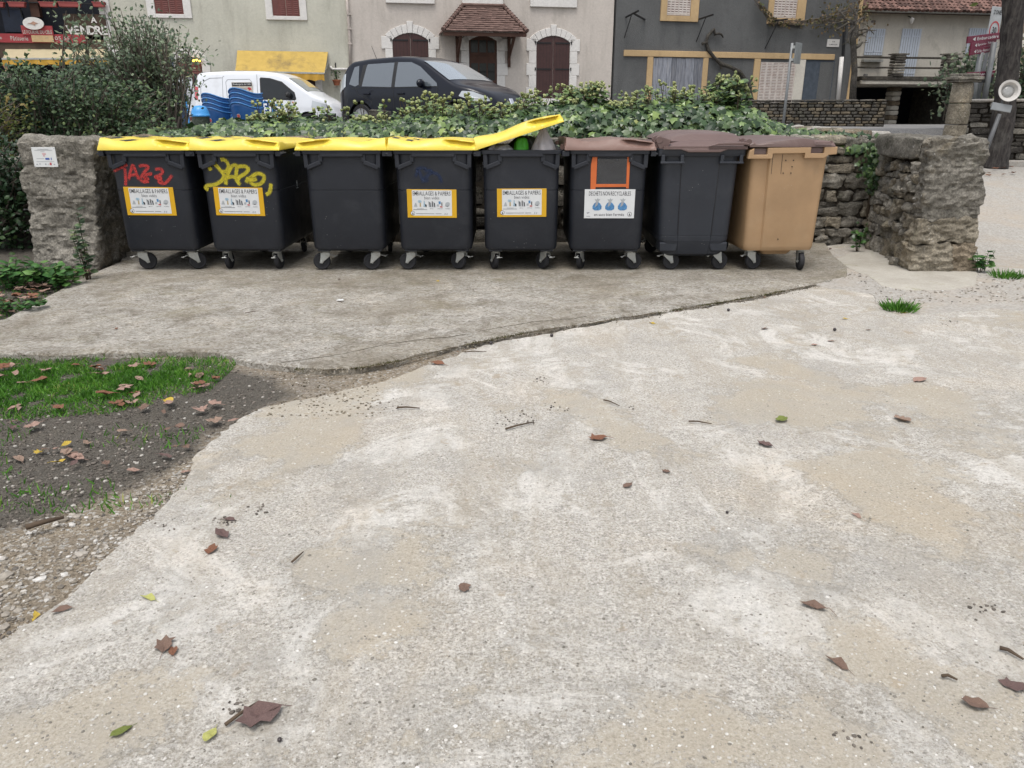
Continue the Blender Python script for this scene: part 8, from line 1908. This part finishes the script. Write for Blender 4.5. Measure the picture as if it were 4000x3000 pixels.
S = [(1015, 2830, .115, 'torn', 'purple', 'big crumpled purple brown leaf near the bottom of the picture', 2.2), (1815, 2320, .055, 'torn', 'brown', 'brown torn leaf alone in the middle of the lower concrete', 3.3),
     (3175, 2400, .085, 'half', 'brown', 'large folded brown leaf beside a broken edge of the crust', 1.2), (3262, 2620, .070, 'half', 'brown', 'triangular brown leaf below the large folded one', .7),
     (3800, 2780, .072, 'oval', 'brown', 'oval brown leaf with long stalk and dark spots, lower right', 1.3), (2335, 1730, .095, 'torn', 'rust', 'crumpled rust brown leaf in the centre of the driveway', 1.7),
     (2985, 1755, .075, 'torn', 'purple', 'shrivelled dark brown leaf on the driveway below the green leaf', .9), (3050, 1658, .085, 'oval', 'green', 'narrow green leaf lying on the driveway', 2.3),
     (3520, 1655, .10, 'torn', 'pale', 'flat faded brown leaf on the driveway at the right', .4), (3590, 1500, .095, 'oval', 'pink', 'pinkish curled leaf with a stalk, right part of the driveway', 2.0),
     (2450, 1915, .06, 'oval', 'brown', 'small narrow brown leaf on the pale patch, centre right', 2.4), (870, 2110, .075, 'oval', 'purple', 'dark oval leaf with a long thin stalk, lower left concrete', .9),
     (830, 2168, .06, 'torn', 'rust', 'flattened reddish leaf just below the stalked dark leaf', 0), (645, 2545, .075, 'torn', 'brown', 'brown leaf pressed flat next to a small orange leaf', .3), (680, 2568, .045, 'oval', 'rust', 'small orange leaf overlapping a flat brown leaf', .5),
     (580, 2362, .058, 'half', 'ygreen', 'pale yellow green leaf in the lower left of the driveway', 1.3), (478, 2885, .058, 'oval', 'green', 'green leaf with stalk at the bottom left', 2.4), (825, 2902, .050, 'oval', 'ygreen', 'tan oval leaf with stalk at the bottom edge', 2.9),
     (132, 2408, .050, 'half', 'yellow', 'bright yellow leaf on the gravel strip at the left', .4), (245, 2412, .06, 'half', 'brown', 'brown leaf on the edge of the slab beside the yellow leaf', 2.2), (3300, 1258, .055, 'half', 'yellow', 'yellow leaf on the driveway in front of the tan bin', 1.5),
     (3245, 1345, .05, 'oval', 'rust', 'orange brown curled leaf, right one of two below the dark nut', 1.3), (3180, 1360, .045, 'oval', 'pink', 'tan curled leaf, left one of two below the dark nut', 1.6), (2985, 1297, .055, 'oval', 'brown', 'reddish brown leaf left of the dark nut', 1.7),
     (1705, 1437, .10, 'half', 'rust', 'long red brown curled leaf by the slab joint', 1.4), (2545, 1275, .06, 'half', 'yellow', 'small yellow leaf lying by the joint of the slabs', 1.0), (2640, 1218, .07, 'half', 'rust', 'rust leaf in the joint below the slate bin', 1.6),
     (3530, 1235, .05, 'oval', 'yellow', 'orange yellow leaf in front of the grass tuft', 1.5), (455, 1305, .05, 'half', 'rust', 'orange leaf alone on the left part of the pad', .6), (3950, 2705, .07, 'torn', 'purple', 'curled dark leaf touching the right edge low down', 1.0),
     (3340, 2035, .045, 'half', 'pink', 'small square tan leaf, right of the centre', .6), (1325, 1108, .04, 'oval', 'rust', 'small orange leaf on the pad in front of the unlabelled bin', 1.4), (1710, 1115, .04, 'half', 'yellow', 'tiny yellow leaf on the pad in front of the fourth bin', 1.2),
     (3390, 1300, .04, 'oval', 'brown', 'narrow dark leaf on the driveway under the gravel apron', 1.5), (895, 2052, .05, 'half', 'purple', 'purple curled scrap above the stalked dark leaf', 1.6), (2600, 3*620, .04, 'torn', 'brown', 'tiny brown leaf scrap on the pale centre', 1.0),
     (725, 1840, .05, 'oval', 'pink', 'pink brown leaf on the gravel edge, upper one', 1.6), (520, 1838, .055, 'oval', 'pink', 'pale pink oval leaf on the dark earth', 1.7)]
for px, py, s, sh, c, lb, rz in S: drop(px, py, s, sh, c, lb, rz=rz, sq=.85)
# drifts of leaves too alike to tell apart one by one
COLW = {'pale': 'pale tan', 'brown': 'dull brown', 'pink': 'pinkish', 'rust': 'rust coloured', 'purple': 'dark purplish', 'yellow': 'yellow'}; SHW = {'oval': 'oval', 'maple': 'lobed', 'torn': 'ragged', 'half': 'narrow folded'}
def drift(n, poly_px, sizes, cols, label, group, seed, flat=1.0):
    r = random.Random(seed); P = V2(poly_px); xs = [q[0] for q in P]; ys = [q[1] for q in P]; k = 0
    while k < n:
        x, y = r.uniform(min(xs), max(xs)), r.uniform(min(ys), max(ys))
        if not inpoly(x, y, P): continue
        px, py = pix((x, y, 0)); k += 1
        sh_, co_ = r.choice(['oval', 'maple', 'torn', 'half', 'oval']), r.choice(cols)
        drop(px, py, r.uniform(*sizes), sh_, co_, COLW[co_]+' '+SHW[sh_]+' '+label, group, z=vz(x, y)+r.uniform(.01, .035), sq=flat)
drift(58, [(-30, 668), (0, 640), (60, 618), (150, 598), (205, 590), (150, 618), (60, 660), (0, 695)], (.07, .13), ['pale', 'brown', 'pink', 'rust', 'brown'], 'leaf in the drift along the left edge of the pad', 'brown leaves drifted along the left edge of the pad', 5)
drift(36, [(-20, 790), (150, 780), (330, 785), (480, 790), (470, 850), (330, 870), (200, 900), (0, 905)], (.05, .10), ['pale', 'brown', 'pink', 'pink', 'rust', 'pale'], 'leaf lying in the bright green grass', 'leaves lying on the grass of the verge', 6)
drift(30, [(-20, 905), (250, 890), (420, 860), (560, 880), (440, 960), (380, 1020), (200, 1010), (0, 1000)], (.035, .085), ['pink', 'pale', 'brown', 'pink', 'pale', 'brown', 'pink', 'yellow', 'brown', 'purple'], 'small leaf scattered on the dark earth', 'small leaves on the dark earth', 7)
drift(40, [(860, 823), (1000, 757), (1200, 718), (1400, 690), (1600, 655), (1800, 615), (1800, 622), (1600, 665), (1400, 700), (1200, 732), (1000, 775)], (.02, .05), ['rust', 'brown', 'brown', 'pink', 'purple'], 'leaf caught along the joint between the slabs', 'small leaves caught in the joint', 8, .6)
drift(34, [(1765, 545), (1880, 530), (1900, 545), (1800, 570)], (.04, .085), ['purple', 'rust', 'brown', 'brown'], 'leaf heaped at the foot of the rubble wall', 'dark leaves at the foot of the rubble wall', 9)
drift(26, [(250, 590), (700, 585), (1000, 590), (1600, 590), (1760, 588), (1700, 600), (1000, 612), (250, 600)], (.02, .055), ['brown', 'rust', 'pink', 'purple'], 'small leaf on the pad just in front of the bin wheels', 'small leaves in front of the wheels', 10, .5)
for k in range(40):
    p = Vector((rnd.uniform(5.9, 8.4), rnd.uniform(11.8, 12.9), 0)); z = lane_z(p.y)+.02
    o = bpy.data.objects.new('fallen_leaf', leaf_mesh('oval', rnd.choice(['rust', 'rust', 'brown']), k % 4)); COL.objects.link(o); o.location = (p.x, p.y, z); s = rnd.uniform(.06, .11); o.scale = (s, s, s); o.rotation_euler = (0, 0, rnd.uniform(0, 6))
    tag(o, 'red brown leaf under the tree at the top of the lane', 'leaf', 'red brown leaves under the tree')
# nuts, sticks, clods
M_NUT = simple('dark_nut', (.03, .022, .022), .35, .5)
for px, py, lb in ((3260, 1292, 'dark round nut on the driveway in front of the tan bin'), (1918, 1345, 'dark nut in the joint between the slabs, left one'), (2155, 1315, 'dark nut in the joint between the slabs, middle one'), (2845, 1215, 'dark nut by the joint below the slate bin'), (1093, 2895, 'small black nut at the bottom of the picture'), (2840, 2005, 'black pebble on the pale crust, lower right of the centre')):
    p = gnd(px, py, .02); rr_ = .012 if py < 1400 else .006; m = MB(); m.ball((0, 0, rr_*.85), rr_, 12, 8, sc=(1, 1.1, .9)); tag(m.build('nut', M_NUT, None, smooth=4, loc=p), lb, 'nut')
M_STICK = simple('dead_stick', (.09, .065, .045), .85, .2, var=.4)
for (a, b), lb, rr in ((((958, 1225), (1028, 1214)), 'dark stick lying on the left part of the pad', .008), (((1975, 1675), (2085, 1648)), 'brown stick among crumbs of earth on the driveway', .005), (((2690, 1645), (2780, 1655)), 'thin twig on the driveway left of the green leaf', .004), (((2358, 1562), (2420, 1585)), 'short twig on the driveway in the centre', .004), (((3905, 2530), (3998, 2575)), 'reddish twig at the right edge, low down', .006), (((3680, 2640), (3740, 2655)), 'twig with a bud left of the right edge leaf', .005), (((1140, 2195), (1185, 2155)), 'small forked twig in the lower left of the concrete', .004), (((880, 2830), (1010, 2740)), 'brown stalk running up to the big purple leaf', .005), (((1550, 1592), (1640, 1594)), 'flat bark strip on the driveway below the joint', .005), (((1320, 1178), (1345, 1190)), 'grey scrap of bark on the pad', .007), (((1815, 1375), (1900, 1373)), 'thin twig lying along the joint', .004), (((100, 2060), (250, 2020)), 'rotten stick on the gravel at the left', .011)):
    p, q = gnd(*a, .03), gnd(*b, .028); mm = (p+q)/2; m = MB(); m.tube([tuple(p-mm), tuple((p-mm)*.3+Vector((.004, .006, .002))), tuple(q-mm)], [rr, rr*.9, rr*.5], 6); tag(m.build('stick', M_STICK, None, smooth=4, loc=mm), lb, 'stick')
m = MB(); m.add([(-.03, -.01, 0), (.03, -.014, .004), (.026, .012, .008), (-.02, .014, .004)], [(0, 1, 2, 3)]); tag(m.build('paper_scrap', M_WHITE, None, loc=gnd(1328, 1173, .045)), 'white scrap of paper on the pad in front of the unlabelled bin', 'paper scrap')
# gravel
def pebbles(P, S, mats, label, seed):
    bm = bmesh.new(); bmesh.ops.create_icosphere(bm, subdivisions=1, radius=1.0); tv = np.array([tuple(v.co) for v in bm.verts]); tf = np.array([[v.index for v in f.verts] for f in bm.faces]); bm.free()
    g = np.random.default_rng(seed); n = len(P)
    sc = np.stack([g.uniform(.7, 1.3, n), g.uniform(.7, 1.3, n), g.uniform(.4, .8, n)], 1)*S[:, None]; a = g.uniform(0, 6.28, n)
    J = 1+g.normal(0, .13, (n, len(tv)))
    v = tv[None]*J[:, :, None]*sc[:, None, :]; ca, sa = np.cos(a)[:, None], np.sin(a)[:, None]
    v = np.stack([v[:, :, 0]*ca-v[:, :, 1]*sa, v[:, :, 0]*sa+v[:, :, 1]*ca, v[:, :, 2]], 2)+P[:, None, :]
    F = tf[None]+(np.arange(n)*len(tv))[:, None, None]
    o = npobj('gravel', v.reshape(-1, 3), F.reshape(-1, 3), mats, None, {'rnd': np.repeat(g.random(n), len(tf))}); tag(stuff(o), label, 'gravel')
t = NT('pebble'); M_PEB = t.done(t.mix(1.0, t.ramp(t.attr('rnd'), [(0, (.10, .09, .08)), (.25, (.20, .175, .14)), (.6, (.30, .27, .23)), (.88, (.39, .365, .325)), (1, (.52, .505, .475))]), t.ramp(t.noise(90, 3), [(.3, .8), (.7, 1.15)]), 'MULTIPLY'), .85, None, .25)
t = NT('small_stone'); M_PEB2 = t.done(t.ramp(t.attr('rnd'), [(0, (.13, .12, .10)), (.18, (.26, .24, .21)), (.55, (.38, .358, .32)), (.88, (.46, .44, .405)), (1, (.60, .585, .555))]), .88, None, .2)
t = NT('crumb'); M_CRUMB = t.done(t.ramp(t.attr('rnd'), [(0, (.05, .044, .038)), (.5, (.12, .105, .09)), (.85, (.19, .165, .14)), (1, (.42, .40, .36))]), .9, None, .15)
t = NT('grit'); M_GRIT = t.done(t.ramp(t.attr('rnd'), [(0, (.06, .05, .035)), (.5, (.17, .145, .105)), (.85, (.30, .265, .21)), (1, (.50, .47, .42))]), .9, None, .15)
P, Sz = [], []
GRV = V2([(-60, 1200), (60, 1140), (220, 1085), (400, 1010), (440, 985), (415, 1045), (350, 1105), (250, 1195), (150, 1297), (0, 1398), (-200, 1560), (-300, 1400)])
xs = [q[0] for q in GRV]; ys = [q[1] for q in GRV]
while len(P) < 1500:
    x, y = rnd.uniform(min(xs), max(xs)), rnd.uniform(min(ys), max(ys))
    if inpoly(x, y, GRV) and mnoise.noise(Vector((x*4, y*4, 2))) > rnd.uniform(-.6, .25): P.append((x, y, vz(x, y)+.002)); Sz.append(.0035+.0085*rnd.random()**2.6+(.012 if rnd.random() < .012 else 0))
pebbles(np.array(P), np.array(Sz), M_PEB, 'loose pale gravel on the earth strip left of the driveway', 1)
P, Sz = [], []
sm = jag(fp[8:], .012, .004, closed=False, seed=2); sp = [(x, y-.03) for x, y in sm]
for i in range(1500):
    x, y = sp[rnd.randrange(len(sp))]; P.append((x+rnd.gauss(0, .02), y-abs(rnd.gauss(0, .055))+.03, .021)); Sz.append(rnd.uniform(.002, .0055))
for i in range(900):
    p = gnd(rnd.uniform(560, 1500)+0, rnd.uniform(1440, 1640)); 
    if not inpoly(p.x, p.y, pad_poly) and not inpoly(p.x, p.y, SOIL): P.append((p.x, p.y, .019 if inpoly(p.x, p.y, drive_poly) else vz(p.x, p.y)+.002)); Sz.append(rnd.uniform(.003, .008))
pebbles(np.array(P), np.array(Sz), [M_GRIT], 'line of grit and crumbs along the joint between the two slabs', 2)
P, Sz = [], []
for i in range(8500):
    px, py = rnd.uniform(-100, 4100), 1200+1900*rnd.random()**.55; p = gnd(px, py)
    if inpoly(p.x, p.y, drive_poly) and not inpoly(p.x, p.y, pad_poly): P.append((p.x, p.y, .0180)); Sz.append(.0016+.0042*rnd.random()**2.6)
pebbles(np.array(P), np.array(Sz), M_PEB2, 'tiny loose stones scattered over the pale driveway', 3)
P, Sz = [], []
for i in range(3000):
    px, py = rnd.uniform(-100, 1150), rnd.uniform(1420, 2050); p = gnd(px, py)
    if inpoly(p.x, p.y, SOIL): P.append((p.x, p.y, vz(p.x, p.y)+.002)); Sz.append(rnd.uniform(.003, .010))
for cx, cy, k_, sx in ((2010, 1655, 26, 40), (2060, 1640, 14, 30), (2110, 1500, 16, 20), (2180, 1610, 14, 22), (2450, 1610, 8, 20), (1540, 1592, 12, 30), (880, 2050, 22, 30), (1000, 2010, 16, 30), (3850, 2400, 14, 40), (3700, 1270, 12, 20), (1560, 1270, 8, 16), (950, 2790, 18, 40), (3350, 2900, 12, 60), (640, 2060, 14, 60)):
    for i in range(k_): p = gnd(cx+rnd.gauss(0, sx), cy+rnd.gauss(0, sx*.35)); P.append((p.x, p.y, .020)); Sz.append(rnd.uniform(.002, .007))
pebbles(np.array(P), np.array(Sz), M_CRUMB, 'dark crumbs of bark and compost on the verge and in small scatters on the driveway', 4)
P, Sz = [], []
for i in range(900):
    x, y = rnd.uniform(3.0, 5.4), rnd.uniform(5.9, 7.15)
    if inpoly(x, y, apr) and not inpoly(x, y, pat): P.append((x, y, .026)); Sz.append(rnd.uniform(.004, .013))
pebbles(np.array(P), np.array(Sz), M_PEB, 'pale gravel round the mortar patch at the right pillar', 5)
# moss in the joint
P = []
for i in range(5200):
    x, y = sp[rnd.randrange(len(sp))]
    if mnoise.noise(Vector((x*3, y*3, 5))) > .0: P.append((x+rnd.gauss(0, .012), y+.018+rnd.gauss(0, .010), .018))
n = len(P); V, F, A = scatter(np.array(P), rv3(n, .8)+np.array([0, 0, 1.0]), rv3(n), NR.uniform(.008, .018, n), 'blade', None, 2.5)
M_MOSS = leafmat('moss', [(0, (.03, .032, .012)), (.6, (.07, .07, .02)), (1, (.13, .12, .04))], .9, .1, .1)
tag(stuff(npobj('moss', V, F, M_MOSS, None, {'rnd': A})), 'dark moss growing in the joint between the slabs', 'moss')
